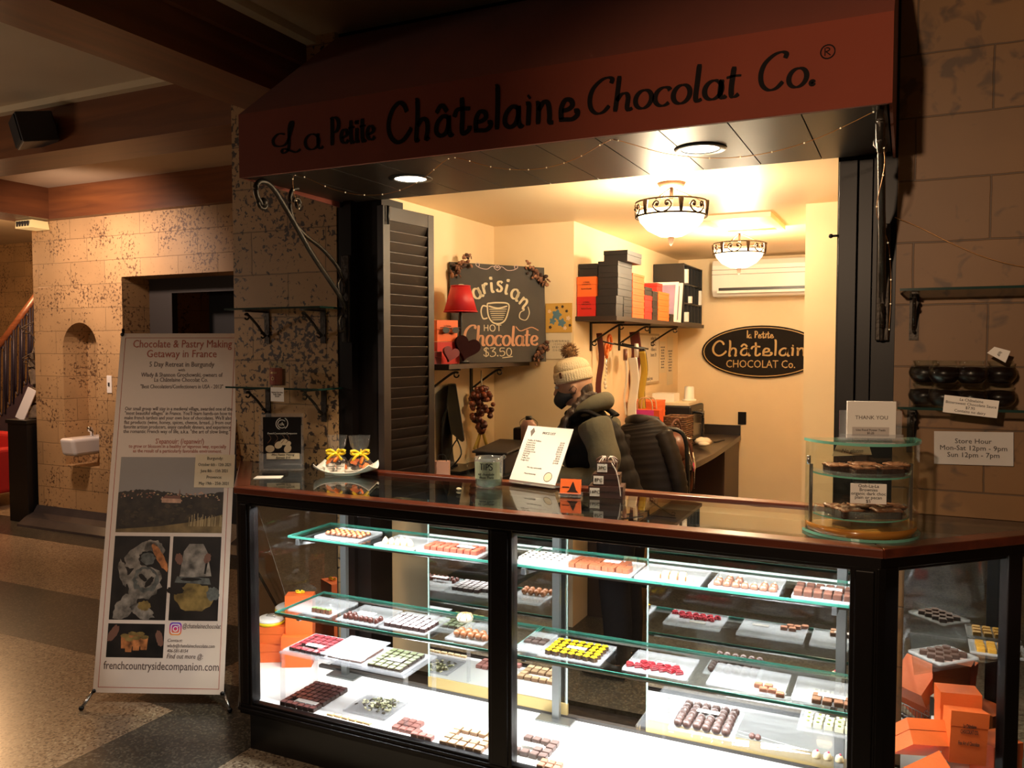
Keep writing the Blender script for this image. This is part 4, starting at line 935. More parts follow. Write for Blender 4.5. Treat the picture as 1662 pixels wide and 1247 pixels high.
q = at_z(548, 770, CZ); pc = thing('price_card', 'white price card leaning on the front of the dish', 'card', (q.x, q.y-.02, CZ), R(24))
M = Matrix.Rotation(R(-12), 4, 'X')
MB().box((-.042, -.001, 0), (.042, 0, .05), 0, M).build('card', M_PAPER, pc, True)
text('printed_words', 'Chocolate Covered\nOrange Slices\n$8.00', .0095, M @ frameM((0, -.0016, .027), (1, 0, 0), (0, 0, 1)), M_INK, pc)

jug = thing('tip_jar', 'glass measuring jug used as a tip jar, labelled TIPS', 'jug', (-1.462, 2.845, CZ), R(24))
m = MB(); m.lathe([(.047, 0), (.052, .004), (.055, .06), (.056, .118), (.0535, .118), (.0525, .06), (.049, .008), (.0001, .007)], 32); m.tube([(.05, -.012, .112), (.064, -.014, .124)], .007, 8); m.build('glass_body', glassmat('jug_glass', (.93, .96, .95), 1., .06), jug, True)
m = MB(); m.tube(cr([(-.053, 0, .108), (-.078, -.004, .108), (-.084, -.004, .08), (-.078, -.004, .05), (-.054, 0, .035)], 5), .005, 8); m.build('handle', M_GLASS, jug, True)
m = MB(); m.lathe([(.04, .008), (.047, .012), (.048, .05), (.03, .062), (.0001, .058)], 18, ripple=lambda a: .06*math.sin(3*a)); m.build('banknotes', mat('banknote_green', rgb(132, 138, 110), .7, noise=.35, nscale=40), jug, True)
def curved_label(parent, r_, z0, z1, a0, a1, m_, name):
    m = MB(); n = 8; vs = []
    for k in range(n+1):
        a = R(a0+(a1-a0)*k/n)
        for rr_ in (r_, r_+.0006):
            for z in (z0, z1): vs.append((rr_*math.cos(a), rr_*math.sin(a), z))
    fs = []
    for k in range(n):
        b_ = 4*k; fs += [(b_+2, b_+3, b_+7, b_+6), (b_, b_+4, b_+5, b_+1), (b_+1, b_+5, b_+7, b_+3), (b_, b_+2, b_+6, b_+4)]
    m.add(vs, fs); return m.build(name, m_, parent, True)
NOTE = mat('pale_green_paper', rgb(176, 182, 152), .7)
lb = curved_label(jug, .0565, .038, .104, 205, 320, NOTE, 'label'); 
cyl = lambda r_, a0: (lambda x, y, d: Vector(((r_+d)*math.cos(R(a0)+x/r_), (r_+d)*math.sin(R(a0)+x/r_), y)))
m = MB(); T3 = cyl(.0575, 264)
brush(m, 'TIPS', -.028, .024, .074, .024, T3, .16, .3); m.build('handwriting', M_INK, lb, True)
m = MB(); brush(m, 'eat chocolate', -.036, .03, .054, .010, T3, .14, .3); brush(m, 'chase Paris', -.03, .028, .042, .009, T3, .14, .3); m.build('handwriting', M_INK, lb, True)
m = MB(); m.ball((0, 0, .006), .006, 8, 0, sc=(2, 1, .8), wob=.2); o = m.build('wrapped_sweet', M_CREAMP); o.location = (-1.53, 2.73, CZ); tag(o, 'small pale sweet lying beside the tip jar', 'sweet')

# price list on its acrylic stand
BLp, BRp = at_z(827, 778, CZ+.02), at_z(901, 788, CZ+.02)
xa = (BRp-BLp); wl = xa.length; xa.normalize(); nb = Vector((-xa.y, xa.x, 0))
ya = (Vector((0, 0, 1))*.2+nb*.115).normalized(); hl_ = .236
pz_ = thing('price_list', 'white price list sheet propped on a clear stand on the counter', 'price list', BLp)
Mp = Matrix.Identity(4); F3 = frameM((0, 0, 0), xa, ya)
MB().box((0, 0, -.0005), (wl, hl_, .0005), 0, F3).build('sheet', M_PAPER, pz_, True)
m = MB(); m.box((0, -.012, -.004), (wl, hl_*.96, -.001), 0, F3); m.build('stand', M_ACRYL, pz_, True)
m = MB(); m.add([F3 @ Vector(p) for p in ((.01, -.012, -.005), (wl-.01, -.012, -.005))]+[Vector((xa*.01+nb*.13).to_tuple()[:2]+(-.018,)), Vector((xa*(wl-.01)+nb*.13).to_tuple()[:2]+(-.018,))]+[F3 @ Vector(p) for p in ((.01, -.012, -.002), (wl-.01, -.012, -.002))]+[Vector((xa*.01+nb*.13).to_tuple()[:2]+(-.015,)), Vector((xa*(wl-.01)+nb*.13).to_tuple()[:2]+(-.015,))],
      [(0,1,3,2), (4,6,7,5), (0,4,5,1), (1,5,7,3), (3,7,6,2), (2,6,4,0)]); m.build('foot', M_ACRYL, pz_, True)
tx = lambda s_, sz, x, y, al='LEFT', mm=None, w_=None: text('printed_words', s_, sz, F3 @ Matrix.Translation((x, y, .001)), mm or M_GREYINK, pz_, al, w_)
tx('PRICE LIST', .014, wl*.52, hl_*.88, 'CENTER', M_INK)
tx('Truffles & Pralines\n3 piece box\n8 piece box\n16 piece box\n24 piece box\nDrinking cocoa\nDark bar\nMilk bar\nToffee box\nFudge box', .0095, wl*.1, hl_*.55, 'LEFT')
tx('$3.00\n$9.75\n$24.00\n$46.00\n$68.00\n$15.50\n$8.00\n$8.00\n$18.00\n$14.00', .0095, wl*.92, hl_*.55, 'RIGHT')
tx('We ship nationwide', .009, wl*.45, hl_*.25, 'CENTER'); tx('Merci beaucoup', .009, wl*.4, hl_*.14, 'CENTER')
m = MB(); m.prism(arc(wl*.8, hl_*.12, .018, .018, 0, 345, 20), .0005, .0012, 0, M=F3); ribbon(m, arc(wl*.8, hl_*.12, .0185, .0185, 0, 360, 20), .002, 0, lambda x, y, d: F3 @ Vector((x, y, .0012+d)), 1, raw=True)
m.build('stamp', [M_CREAMP, M_GREYINK], pz_, True)
m = MB(); m.prism([(wl*.1, hl_*.9), (wl*.15, hl_*.97), (wl*.2, hl_*.9), (wl*.17, hl_*.84), (wl*.15, hl_*.8), (wl*.13, hl_*.84)], .0005, .0012, 0, M=F3); m.build('emblem', M_GREYINK, pz_, True)

ch = thing('card_holder', 'small clear holder of orange cards at the right of the price list', 'card holder', (-1.105, 2.80, CZ), R(9))
MB().box((-.042, -.02, 0), (.042, .02, .012)).build('holder', M_ACRYL, ch, True)
M = Matrix.Rotation(R(-14), 4, 'X')
o = MB().box((-.038, -.008, .008), (.038, .004, .062), 0, M).build('cards', M_ORANGE, ch, True)
m = MB(); m.prism([(-.012, .012), (.03, .012), (.022, .02), (.012, .046), (.009, .05), (.006, .046), (-.004, .02)], .0, .0006, 0, M=M @ Matrix(((1, 0, 0, 0), (0, 0, -1, -.0082), (0, 1, 0, .002), (0, 0, 0, 1)))); m.box((-.03, -.0088, .030), (-.004, -.0082, .033), 0, M); m.build('printed_drawing', CHO, o, True)

BRN = mat('brown_box', rgb(58, 32, 24), .4)
bx = gift_box('gift_box', 'largest brown box at the bottom of the ribboned stack on the counter', .125, .095, .042, BRN, (-.985, 2.862, CZ), R(12), group='brown boxes on the counter')
bx2 = gift_box('gift_box', 'middle brown box of the ribboned stack on the counter', .098, .075, .042, BRN, (-.985, 2.862, CZ+.0425), R(12), group='brown boxes on the counter')
bx3 = gift_box('gift_box', 'small brown box at the top of the ribboned stack on the counter', .072, .055, .042, BRN, (-.985, 2.862, CZ+.085), R(12), group='brown boxes on the counter')
for b_, w_, d_, s_ in ((bx, .125, .095, '16PC'), (bx2, .098, .075, '8PC'), (bx3, .072, .055, '3PC')):
    o = MB().box((-w_*.46, -d_/2-.001, .006), (-w_*.46+.036, -d_/2-.0003, .036)).build('sticker', M_PAPER, b_, True)
    text('printed_words', s_, .017, frameM((-w_*.46+.018, -d_/2-.0016, .021), (1, 0, 0), (0, 0, 1)), M_INK, o)
m = MB()
for k in range(16):
    a = k*2.4; m.tube(cr([(0, 0, 0), (.02*math.cos(a), .02*math.sin(a), .016), (.042*math.cos(a), .042*math.sin(a), .004-.006*(k % 3))], 4), [(.0006, .0022)]*9, 5, k % 2)
m.tube(cr([(.02, -.02, 0), (.045, -.035, -.03), (.06, -.042, -.08), (.066, -.045, -.118)], 5), [(.0006, .003)]*16, 5, 1)
o = m.build('curled_ribbon', [mat('ribbon_brown', rgb(90, 60, 48), .4), mat('ribbon_stripe', rgb(214, 200, 190), .4)]); o.location = (-.985, 2.862, CZ+.1285); tag(o, 'curled striped ribbon on top of the brown box stack', 'ribbon')

# curved glass brownie case
bc = thing('brownie_case', 'curved glass countertop case of brownies at the right end of the counter', 'display case', (-.128, 2.655, CZ), R(25.8))
Dsh = lambda r_, b_, n=24: [(r_*math.cos(R(a_)), b_*math.sin(R(a_))) for a_ in [180+180*k/n for k in range(n+1)]]
TE = mat('teal_edge', rgb(120, 190, 170), .15)
m = MB(); m.prism([(x, y) for x, y in Dsh(.158, .165)], .008, .03, 0, smooth=True); m.build('base', mat('amber_base', rgb(178, 120, 50), .2, coat=.5), bc, True)
m = MB(); m.prism(Dsh(.166, .175), 0, .008, 0, 1); m.build('base_glass', [M_GLASS, TE], bc, True)
def dwall(mb, r_, b_, t, z0, z1, mi=0, n=28):
    o_ = Dsh(r_, b_, n); i_ = Dsh(r_-t, b_-t, n); K_ = n+1
    vs = [(x, y, z) for P in (o_, i_) for z in (z0, z1) for x, y in P]; fs = []
    for k in range(n): fs += [(k, k+1, K_+k+1, K_+k), (2*K_+k, 3*K_+k, 3*K_+k+1, 2*K_+k+1), (K_+k, K_+k+1, 3*K_+k+1, 3*K_+k)]
    mb.add(vs, fs, mi, True)
m = MB(); o_ = Dsh(.160, .168, 28); vs = [(x, y, .03) for x, y in o_]+[(x, y, .268) for x, y in o_]; i_ = Dsh(.157, .165, 28); vs += [(x, y, .03) for x, y in i_]+[(x, y, .268) for x, y in i_]
n_ = 29; fs = []
for k in range(28): fs += [(k, k+1, n_+k+1, n_+k), (2*n_+k, 3*n_+k, 3*n_+k+1, 2*n_+k+1)]
m.add(vs, fs, 0, True); m.box((-.158, 0, .03), (.158, .003, .268)); m.build('curved_glass', M_GLASS, bc, True)
m = MB(); m.prism(Dsh(.164, .173), .268, .276, 0, 1); m.build('top_glass', [M_GLASS, TE], bc, True)
WT = glassmat('frosted_plate', (.96, .98, .98), 1., .05, (.8, .84, .84))
for z in (.172,):
    m = MB(); m.prism(Dsh(.140, .148), z, z+.005, 0, 1); dwall(m, .140, .148, .003, z+.005, z+.016, 0); m.build('shelf', [WT, TE], bc, True)
m = MB(); m.prism(Dsh(.135, .142), .05, .054, 0, 1); dwall(m, .135, .142, .003, .054, .078, 0); m.build('shelf', [WT, TE], bc, True)
for s_ in (-1, 1): MB().box((s_*.148-.004, -.02, .03), (s_*.148+.004, -.012, .2)).build('post', M_STEEL, bc, True)
MB().tube([(-.157, -.02, .2), (-.157, -.02, .225)], .006, 8).build('hinge', M_STEEL, bc, True)
BRW = mat('brownie', rgb(52, 30, 20), .6, noise=.3, nscale=60, bump=.5, bscale=90); BRT = mat('brownie_crust', rgb(134, 86, 58), .35, noise=.4, nscale=50, bump=.8, bscale=70)
def brownie(x, y, z, rz_, w, label):
    t = thing('brownie', label, 'brownie', (0, 0, 0), 0, 'brownies in the curved case')
    v = Matrix.Rotation(R(25.8), 4, 'Z') @ Vector((x, y, z)); t.location = Vector((-.128, 2.655, CZ))+v; t.rotation_euler = (0, 0, R(25.8+rz_))
    o = MB().box((-w/2, -.026, 0), (w/2, .026, .022)).build('cake', BRW, t, True, bevel=.003)
    m = MB(); n = 7; vs = []
    for i in range(n+1):
        for j in range(n+1): vs.append(((i/n-.5)*w*1.04, (j/n-.5)*.054, .022+random.uniform(.001, .007)))
    vs2 = [(a_, b_, .021) for a_, b_, _ in vs]; fs = []
    for i in range(n):
        for j in range(n): a_ = i*(n+1)+j; fs.append((a_, a_+n+1, a_+n+2, a_+1)); K_ = len(vs); fs.append((K_+a_, K_+a_+1, K_+a_+n+2, K_+a_+n+1))
    for i in range(n): K_ = len(vs); fs += [(i, i+1, K_+i+1, K_+i), (n*(n+1)+i, K_+n*(n+1)+i, K_+n*(n+1)+i+1, n*(n+1)+i+1), (i*(n+1), K_+i*(n+1), K_+(i+1)*(n+1), (i+1)*(n+1)), (i*(n+1)+n, (i+1)*(n+1)+n, K_+(i+1)*(n+1)+n, K_+i*(n+1)+n)]
    m.add(vs+vs2, fs, 0, True); m.build('crust', BRT, t, True)
for x, y, r_, w, p_ in ((-.082, -.045, 4, .066, 'left end'), (-.030, -.098, -2, .060, 'front left'), (.046, -.096, 3, .068, 'front right'), (.092, -.042, 0, .056, 'right end'), (.004, -.03, 2, .08, 'back')):
    brownie(x, y, .1775, r_, w, 'glossy brownie on the upper shelf of the curved case, %s' % p_)
for x, y, r_, w, p_ in ((-.062, -.088, 6, .064, 'front left'), (.04, -.094, -3, .072, 'front right'), (-.075, -.035, 4, .06, 'back left'), (.0, -.035, -5, .075, 'back middle'), (.08, -.036, 3, .07, 'back right')):
    brownie(x, y, .0545, r_, w, 'glossy brownie on the lower shelf of the curved case, %s' % p_)
RZ = Matrix.Rotation(R(25.8), 4, 'Z'); BCL = Vector((-.128, 2.655, CZ))
o = thing('price_card', 'white handwritten brownie card taped to the curved glass', 'card', BCL+RZ @ Vector((-.045, -.170, .11)), R(14))
MB().box((-.047, -.0012, 0), (.047, 0, .056)).build('card', M_PAPER, o, True)
text('handwriting', 'Ooh-La-La\nBrownies\norganic dark choc\nplain or pecan\n$5', .0125, frameM((0, -.002, .028), (1, 0, 0), (0, 0, 1)), M_INK, o, spacing=.85)
o = thing('tape_note', 'strip of masking tape with writing on the back glass of the brownie case', 'tape note', BCL+RZ @ Vector((-.02, .0045, .235)), R(25.8))
MB().prism([(-.06, -.016), (.06, -.012), (.052, .014), (-.045, .018)], 0, .0006, 0, M=XZ(0)).build('tape', M_CREAMP, o, True)
text('handwriting', 'No gluten', .016, frameM((0, -.001, 0), (1, 0, 0), (0, 0, 1)), M_GREYINK, o, shear=.3)
ty = thing('thank_you_sign', 'white THANK YOU card in an acrylic stand on top of the brownie case', 'sign', BCL+RZ @ Vector((.0, -.075, .2765)), R(16))
m = MB(); m.box((-.085, -.025, 0), (.085, .03, .004)); m.box((-.085, .004, .004), (.085, .007, .085)); m.box((-.085, -.014, .004), (.085, -.011, .018)); m.build('stand', M_ACRYL, ty, True)
o = MB().box((-.066, -.006, .006), (.066, .003, .112)).build('card', M_PAPER, ty, True)
text('printed_words', 'THANK YOU', .0155, frameM((0, -.007, .065), (1, 0, 0), (0, 0, 1)), M_GREYINK, o, width=.088)
o2 = MB().box((-.052, -.0072, .012), (.048, -.0064, .038)).build('note', mat('grey_paper', rgb(196, 186, 180), .7), o, True)
text('printed_words', 'Use Food Power Tools\n$5.25', .0085, frameM((-.002, -.0078, .025), (1, 0, 0), (0, 0, 1)), M_INK, o)

# ---------------------------------------------------------------- glass wall shelves
def shelf_bracket(parent, x, y, z, d, drop=.15):
    Q = lambda p: [(x, y-a, z-b) for a, b in p]
    m = MB(); m.box((x-.014, y-.006, z-drop), (x+.014, y-.0005, z)); m.box((x-.008, y-d, z-.008), (x+.008, y, z))
    m.tube(Q(cr([(d*.93, .02), (d*.82, .022), (d*.45, .065), (.03, .105), (.012, .115)], 5)), .006, 8); m.tube(Q(arc(d*.88, .028, .014, .014, 30, 330, 10)), .004, 6); m.tube(Q(arc(.032, .112, .013, .013, 30, 330, 10)), .004, 6)
    return m.build('bracket', M_IRON, parent)
def glass_shelf(x0, x1, y0, y1, z, xs, label, drop=.15):
    t = thing('glass_shelf', label, 'shelf', ((x0+x1)/2, y1, z), group='glass wall shelves')
    m = MB(); m.box((x0+.003, y0+.003, z), (x1-.003, y1, z+.008)); o = m.build('pane', M_GLASS, t)
    m = MB(); m.box((x0, y0, z), (x1, y0+.003, z+.008)); m.box((x0, y0+.003, z), (x0+.003, y1, z+.008)); m.box((x1-.003, y0+.003, z), (x1, y1, z+.008)); m.build('edge', M_EDGED, o)
    for x in xs: shelf_bracket(t, x, 2.999, z-.0005, (y1-y0)*.9, drop)
glass_shelf(-2.80, -2.26, 2.83, 2.999, 1.765, (-2.70, -2.375), 'upper glass shelf on the stone pillar, nothing on it')
glass_shelf(-2.80, -2.27, 2.83, 2.999, 1.412, (-2.70, -2.375), 'lower glass shelf on the stone pillar, holding a jar')
glass_shelf(-.03, .75, 2.84, 2.999, 1.772, (.012, .62), 'upper glass shelf on the right stone wall, empty')
glass_shelf(-.03, .75, 2.84, 2.999, 1.405, (.012, .62), 'lower glass shelf on the right stone wall, holding sauce jars')
q = at_z(483, 626, 1.42); j = thing('candle_jar', 'clear jar with a red label on the lower pillar shelf', 'jar', (q.x, 2.90, 1.4205))
MB().lathe([(.034, 0), (.036, .004), (.036, .112), (.033, .112), (.033, .006), (.0001, .005)], 24).build('glass', M_GLASS, j, True)
MB().lathe([(.0325, .006), (.0325, .08), (.0001, .08)], 24).build('contents', mat('red_brown_fill', rgb(96, 38, 26), .5), j, True)
lb = curved_label(j, .0365, .01, .085, 200, 340, mat('rust_label', rgb(132, 62, 44), .6), 'label'); T3 = cyl(.037, 270)
m = MB(); brush(m, 'Cacao', -.02, .02, .06, .014, T3, .12, .4); ribbon(m, arc(0, .038, .007, .007, 0, 360, 10), .0025, 0, T3, raw=True); m.build('printed_words', M_BRASSL, lb, True)
o = thing('price_card', 'small white card hanging on the edge of the lower pillar shelf', 'card', (at_y(450, 630, 2.826).x, 2.826, 1.36), R(-2))
MB().box((-.038, -.001, 0), (.038, 0, .062)).build('card', M_PAPER, o, True); text('printed_words', 'Sipping Chocolate\nSingle Origin\n$12.95', .009, frameM((0, -.0018, .031), (1, 0, 0), (0, 0, 1)), M_GREYINK, o)

def sauce_jar(x, y, z, label, first=[None]):
    if first[0] is None:
        t = thing('sauce_jar', label, 'jar', (x, y, z), group='jars of dark sauce on the right shelf')
        MB().lathe([(.026, 0), (.032, .002), (.045, .020), (.0475, .032), (.043, .050), (.035, .060), (.037, .071), (.0345, .071), (.033, .061), (.0001, .060)], 28).build('glass', M_GLASS, t, True)
        MB().lathe([(.024, .002), (.030, .004), (.0435, .021), (.0458, .032), (.0405, .05), (.0001, .053)], 28).build('sauce', mat('dark_sauce', rgb(22, 12, 10), .3, spec=.25), t, True)
        first[0] = t; return t
    return dup(first[0], (x, y, z), label=label)
for nm, px_, y in (('back left', 1500, 2.955), ('front left', 1532, 2.895), ('front right', 1576, 2.895), ('back right', 1622, 2.945)):
    x = at_y(px_, 630, y).x
    sauce_jar(x, y, 1.4135, 'squat glass jar of dark sauce, lower of the %s pair' % nm); sauce_jar(x, y, 1.4135+.0725, 'squat glass jar of dark sauce, upper of the %s pair' % nm)
def wall_card(name, label, corners, y, words, size, cat='card', lines=1., m_=None, shear=0., und=None):
    """a flat card at depth y through four picture points"""
    P = [at_y(px_, py_, y) for px_, py_ in corners]; o = thing(name, label, cat, P[0]); m = MB()
    m.prism([(p.x-P[0].x, p.z-P[0].z) for p in P], 0, .0008, 0, M=XZ(0)); c_ = m.build('card', m_ or M_PAPER, o, True)
    cx = sum((p.x-P[0].x for p in P))/4; cz = sum((p.z-P[0].z for p in P))/4; d = P[1]-P[0]
    text('printed_words', words, size, frameM((cx, -.0008, cz), (d.x, 0, d.z), (-d.z, 0, d.x)), M_INK, o, spacing=lines, shear=shear)
    return o
wall_card('price_card', 'white sauce price card hanging on the front of the lower right shelf', [(1533, 641), (1622, 651), (1618, 679), (1530, 669)], 2.835, 'La Châtelaine\nBittersweet Chocolate Sauce\n$7.95\nContains no dairy', .0115)
wall_card('store_hours_sign', 'laminated store hours sheet on the stone wall under the right shelf', [(1516, 700), (1645, 702), (1645, 757), (1516, 753)], 2.985, 'Store Hour\nMon-Sat 12pm - 9pm\nSun 12pm - 7pm', .022, 'sign', 1., mat('laminated_paper', rgb(206, 200, 196), .15))
wall_card('folded_note', 'tilted white note leaning on the rear sauce jars', [(1602, 573), (1614, 563), (1640, 570), (1632, 589)], 2.90, 'gift', .012)
# ---------------------------------------------------------------- booth: bowl lamps
BOWLG = mat('lit_bowl_glass', rgb(255, 236, 200), .3, emit=(1, .78, .45), estr=7.)
BRZ = mat('bronze', rgb(48, 32, 20), .6, .2, spec=.2)
def bowl_lamp(y, label):
    t = thing('ceiling_bowl_lamp', label, 'ceiling lamp', (-.93, y, 2.30), group='bowl lamps on the booth ceiling')
    MB().lathe([(.05, -.02), (.06, -.004), (.06, 0)], 24).build('ceiling_rose', BRZ, t, True)
    MB().lathe([(.008, -.14), (.008, -.01)], 10).build('stem', BRZ, t, True)
    MB().lathe([(.004, -.232), (.05, -.226), (.10, -.20), (.132, -.165), (.146, -.125), (.142, -.125), (.128, -.163), (.097, -.196), (.05, -.222), (.004, -.228)], 32).build('bowl', BOWLG, t, True)
    m = MB()
    for z, r_ in ((-.145, .150), (-.085, .150)): m.tube(arc3(0, 0, r_, z), .004, 6, closed=True)
    for k in range(6):
        a0 = k*60; P = lambda a, z: (.151*math.cos(R(a0+a)), .151*math.sin(R(a0+a)), z)
        m.tube([P(0, -.145), P(0, -.085)], [.006, .012], 6)
        for s_ in (-1, 1):
            m.tube([P(30+s_*a, z) for a, z in cr([(3, -.143), (10, -.135), (15, -.115), (10, -.098), (5, -.105), (7, -.117), (10, -.113)], 4)], .0035, 6); m.ball(P(30+s_*8, -.112), .008, 8)
    m.build('scroll_band', BRZ, t, True)
    m = MB()
    for k in range(3):
        a = R(120*k+20); m.tube([(.02*math.cos(a), .02*math.sin(a), -.03), (.15*math.cos(a), .15*math.sin(a), -.09)], .003, 6)
    m.build('arm', BRZ, t, True)
    MB().lathe([(.002, -.268), (.009, -.258), (.012, -.24), (.016, -.232), (.002, -.228)], 14).build('finial', BRZ, t, True)
def arc3(cx, cy, r_, z, n=32): return [(cx+r_*math.cos(2*PI*k/n), cy+r_*math.sin(2*PI*k/n), z) for k in range(n)]
bowl_lamp(3.52, 'lit bowl ceiling lamp with a bronze scroll band, the nearer of two'); bowl_lamp(5.09, 'lit bowl ceiling lamp with a bronze scroll band, the farther one')
m = MB(); P = [at_z(1115, 388, 2.3), at_z(1215, 370, 2.3), at_z(1250, 388, 2.3), at_z(1130, 402, 2.3)]
x0, x1, y0, y1 = -.88, -.58, 4.55, 5.0
m.box((-1.02, 4.48, 2.275), (-.66, 4.52, 2.2995)); m.box((-1.02, 5.0, 2.275), (-.66, 5.04, 2.2995)); m.box((-1.02, 4.52, 2.275), (-.98, 5.0, 2.2995)); m.box((-.70, 4.52, 2.275), (-.66, 5.0, 2.2995)); m.box((-.98, 4.52, 2.285), (-.70, 5.0, 2.2995))
tag(m.build('ceiling_hatch', M_BOOTHC), 'framed hatch in the booth ceiling between the two bowl lamps', 'hatch')

# ---------------------------------------------------------------- back wall: air conditioner, oval sign, outlet
ac = thing('air_conditioner', 'white wall air conditioner high on the back wall', 'air conditioner', (-.92, 6.68, 1.98))
prof = [(6.68, 1.985), (6.50, 1.985), (6.46, 2.03), (6.455, 2.22), (6.48, 2.262), (6.68, 2.262)]
MB().prism(prof, -1.385, -.475, 0, M=YZ(0)).build('casing', M_WHITE, ac, bevel=.008)
m = MB(); m.box((-1.33, 6.452, 2.028), (-.62, 6.47, 2.05)); m.build('air_slot', M_BLACK, ac)
m = MB(); m.box((-1.34, 6.44, 2.008), (-.61, 6.456, 2.027)); m.build('flap', M_WHITE, ac)
m = MB(); m.box((-1.385, 6.453, 2.15), (-.475, 6.4565, 2.154)); m.box((-1.385, 6.453, 2.185), (-.475, 6.4565, 2.189)); m.build('panel_seam', mat('seam_grey', rgb(150, 140, 126), .5), ac)
sg = thing('oval_sign', 'black oval sign with the shop name in gold on the back wall', 'sign', (-1.04, 6.66, 1.56))
el = lambda a_, b_, n=48: [(-1.04+a_*math.cos(2*PI*k/n), 1.56+b_*math.sin(2*PI*k/n)) for k in range(n)]
MB().prism(el(.46, .205), 0, .02, 0, M=XZ(6.655)).build('board', mat('sign_black', rgb(28, 23, 20), .7, spec=.1), sg)
GOLD = mat('sign_gold', rgb(186, 150, 90), .5)
m = MB(); T3 = lambda x, y, d: Vector((x, 6.6545-d, y)); ribbon(m, el(.443, .19)+el(.443, .19)[:1], .006, 0, T3, raw=True); m.build('border', GOLD, sg)
m = MB(); brush(m, 'la Petite', -1.150, -.945, 1.667, .055, T3, .15, .3, G2); brush(m, 'Châtelaine', -1.424, -.605, 1.530, .115, T3, .135, .25, G2); m.build('lettering', GOLD, sg)
o = text('lettering', 'CHOCOLAT Co.', .085, FRONT((-1.04-(-1.04), 0, 0)), GOLD, sg, width=.52); o.location = Vector((-1.045, 6.654, 1.462))-sg.location
m = MB(); m.box((-1.212, 6.668, .985), (-1.148, 6.6795, 1.085)); tag(m.build('wall_outlet', M_BLACKW, bevel=.003), 'dark wall outlet plate on the back wall right of the desk', 'outlet')

# ---------------------------------------------------------------- pier: shelf of gift boxes
ws = thing('wall_shelf', 'dark shelf of gift boxes along the inner side wall', 'shelf', (-1.58, 5.4, 1.75))
DKW = mat('shelf_dark_wood', rgb(52, 38, 30), .45)
m = MB(); m.box((-1.6995, 4.372, 1.745), (-1.455, 6.52, 1.77)); m.build('board', DKW, ws)
def side_bracket(parent, x, y, z, d, drop=.17):
    """bracket on a wall that faces +x"""
    m = MB(); m.box((x+.0005, y-.012, z-drop), (x+.008, y+.012, z)); m.box((x, y-.008, z-.009), (x+d, y+.008, z))
    m.tube([(x+a, y, z-b) for a, b in cr([(d*.95, .02), (d*.8, .022), (d*.42, .07), (.02, .115)], 5)], .006, 8); m.tube([(x+a, y, z-b) for a, b in arc(d*.9, .03, .014, .014, 0, 320, 10)], .004, 6); m.tube([(x+a, y, z-b) for a, b in arc(.025, .125, .013, .013, 0, 320, 10)], .004, 6)
    return m.build('bracket', M_IRON, parent)
for y in (4.62, 5.15, 5.85): side_bracket(ws, -1.6995, y, 1.7445, .21)
GB = 'gift boxes on the inner shelf'
def flat(name_, label, x0, x1, y0, y1, z, h, m_, n=1, words=None):
    for k in range(n):
        lab = label if n == 1 else label+(', bottom of its stack', ', second from the bottom', ', third from the bottom', ', fourth from the bottom', ', fifth from the bottom', ', sixth from the bottom', ', topmost of its stack')[k if k < n-1 else 6]
        gift_box(name_, lab, x1-x0, y1-y0, h-.0008, m_, ((x0+x1)/2, (y0+y1)/2, z+k*h), 0, group=GB, lid=.4, words=words)
sz = 1.7705
flat('gift_box', 'red box at the near end of the inner shelf, under an orange one', -1.694, -1.582, 4.385, 4.50, sz, .11, M_REDBOX, words=NAME)
flat('gift_box', 'orange box standing on a red box at the near end of the inner shelf', -1.694, -1.582, 4.385, 4.50, sz+.11, .112, M_ORANGE, words=NAME)
flat('gift_box', 'black box at the near end of the inner shelf beside the red one', -1.578, -1.46, 4.378, 4.50, sz, .112, M_BLKBOX)
flat('gift_box', 'long black box over the front black box', -1.575, -1.458, 4.40, 4.66, sz+.113, .064, M_BLKBOX, 3)
flat('gift_box', 'long black box left of the black stack, behind the orange box', -1.69, -1.577, 4.40, 4.64, sz+.223, .072, M_BLKBOX, 1)
flat('gift_box', 'topmost black box on the inner shelf', -1.56, -1.42, 4.45, 4.72, sz+.306, .062, M_BLKBOX)
flat('gift_box', 'flat black box below the long black boxes', -1.575, -1.458, 4.505, 4.66, sz, .037, M_BLKBOX, 3)
flat('gift_box', 'flat orange box, near orange stack on the inner shelf', -1.60, -1.456, 4.665, 4.90, sz, .037, M_ORANGE, 7)
flat('gift_box', 'red box in the short red stack of the inner shelf', -1.60, -1.456, 4.91, 5.07, sz, .072, M_REDBOX, 2)
flat('gift_box', 'small black box on top of the red stack', -1.60, -1.456, 4.91, 5.07, sz+.145, .05, M_BLKBOX)
flat('gift_box', 'narrow black box, thin black column on the inner shelf', -1.60, -1.456, 5.08, 5.20, sz, .045, M_BLKBOX, 4)
flat('gift_box', 'flat orange box, far orange stack on the inner shelf', -1.60, -1.456, 5.21, 5.48, sz, .037, M_ORANGE, 5)
flat('gift_box', 'red box on top of the far orange stack', -1.60, -1.47, 5.23, 5.36, sz+.186, .055, M_REDBOX)
flat('gift_box', 'small dark box in front of the picture frames on the inner shelf', -1.52, -1.456, 5.50, 5.60, sz, .05, M_BLKBOX)
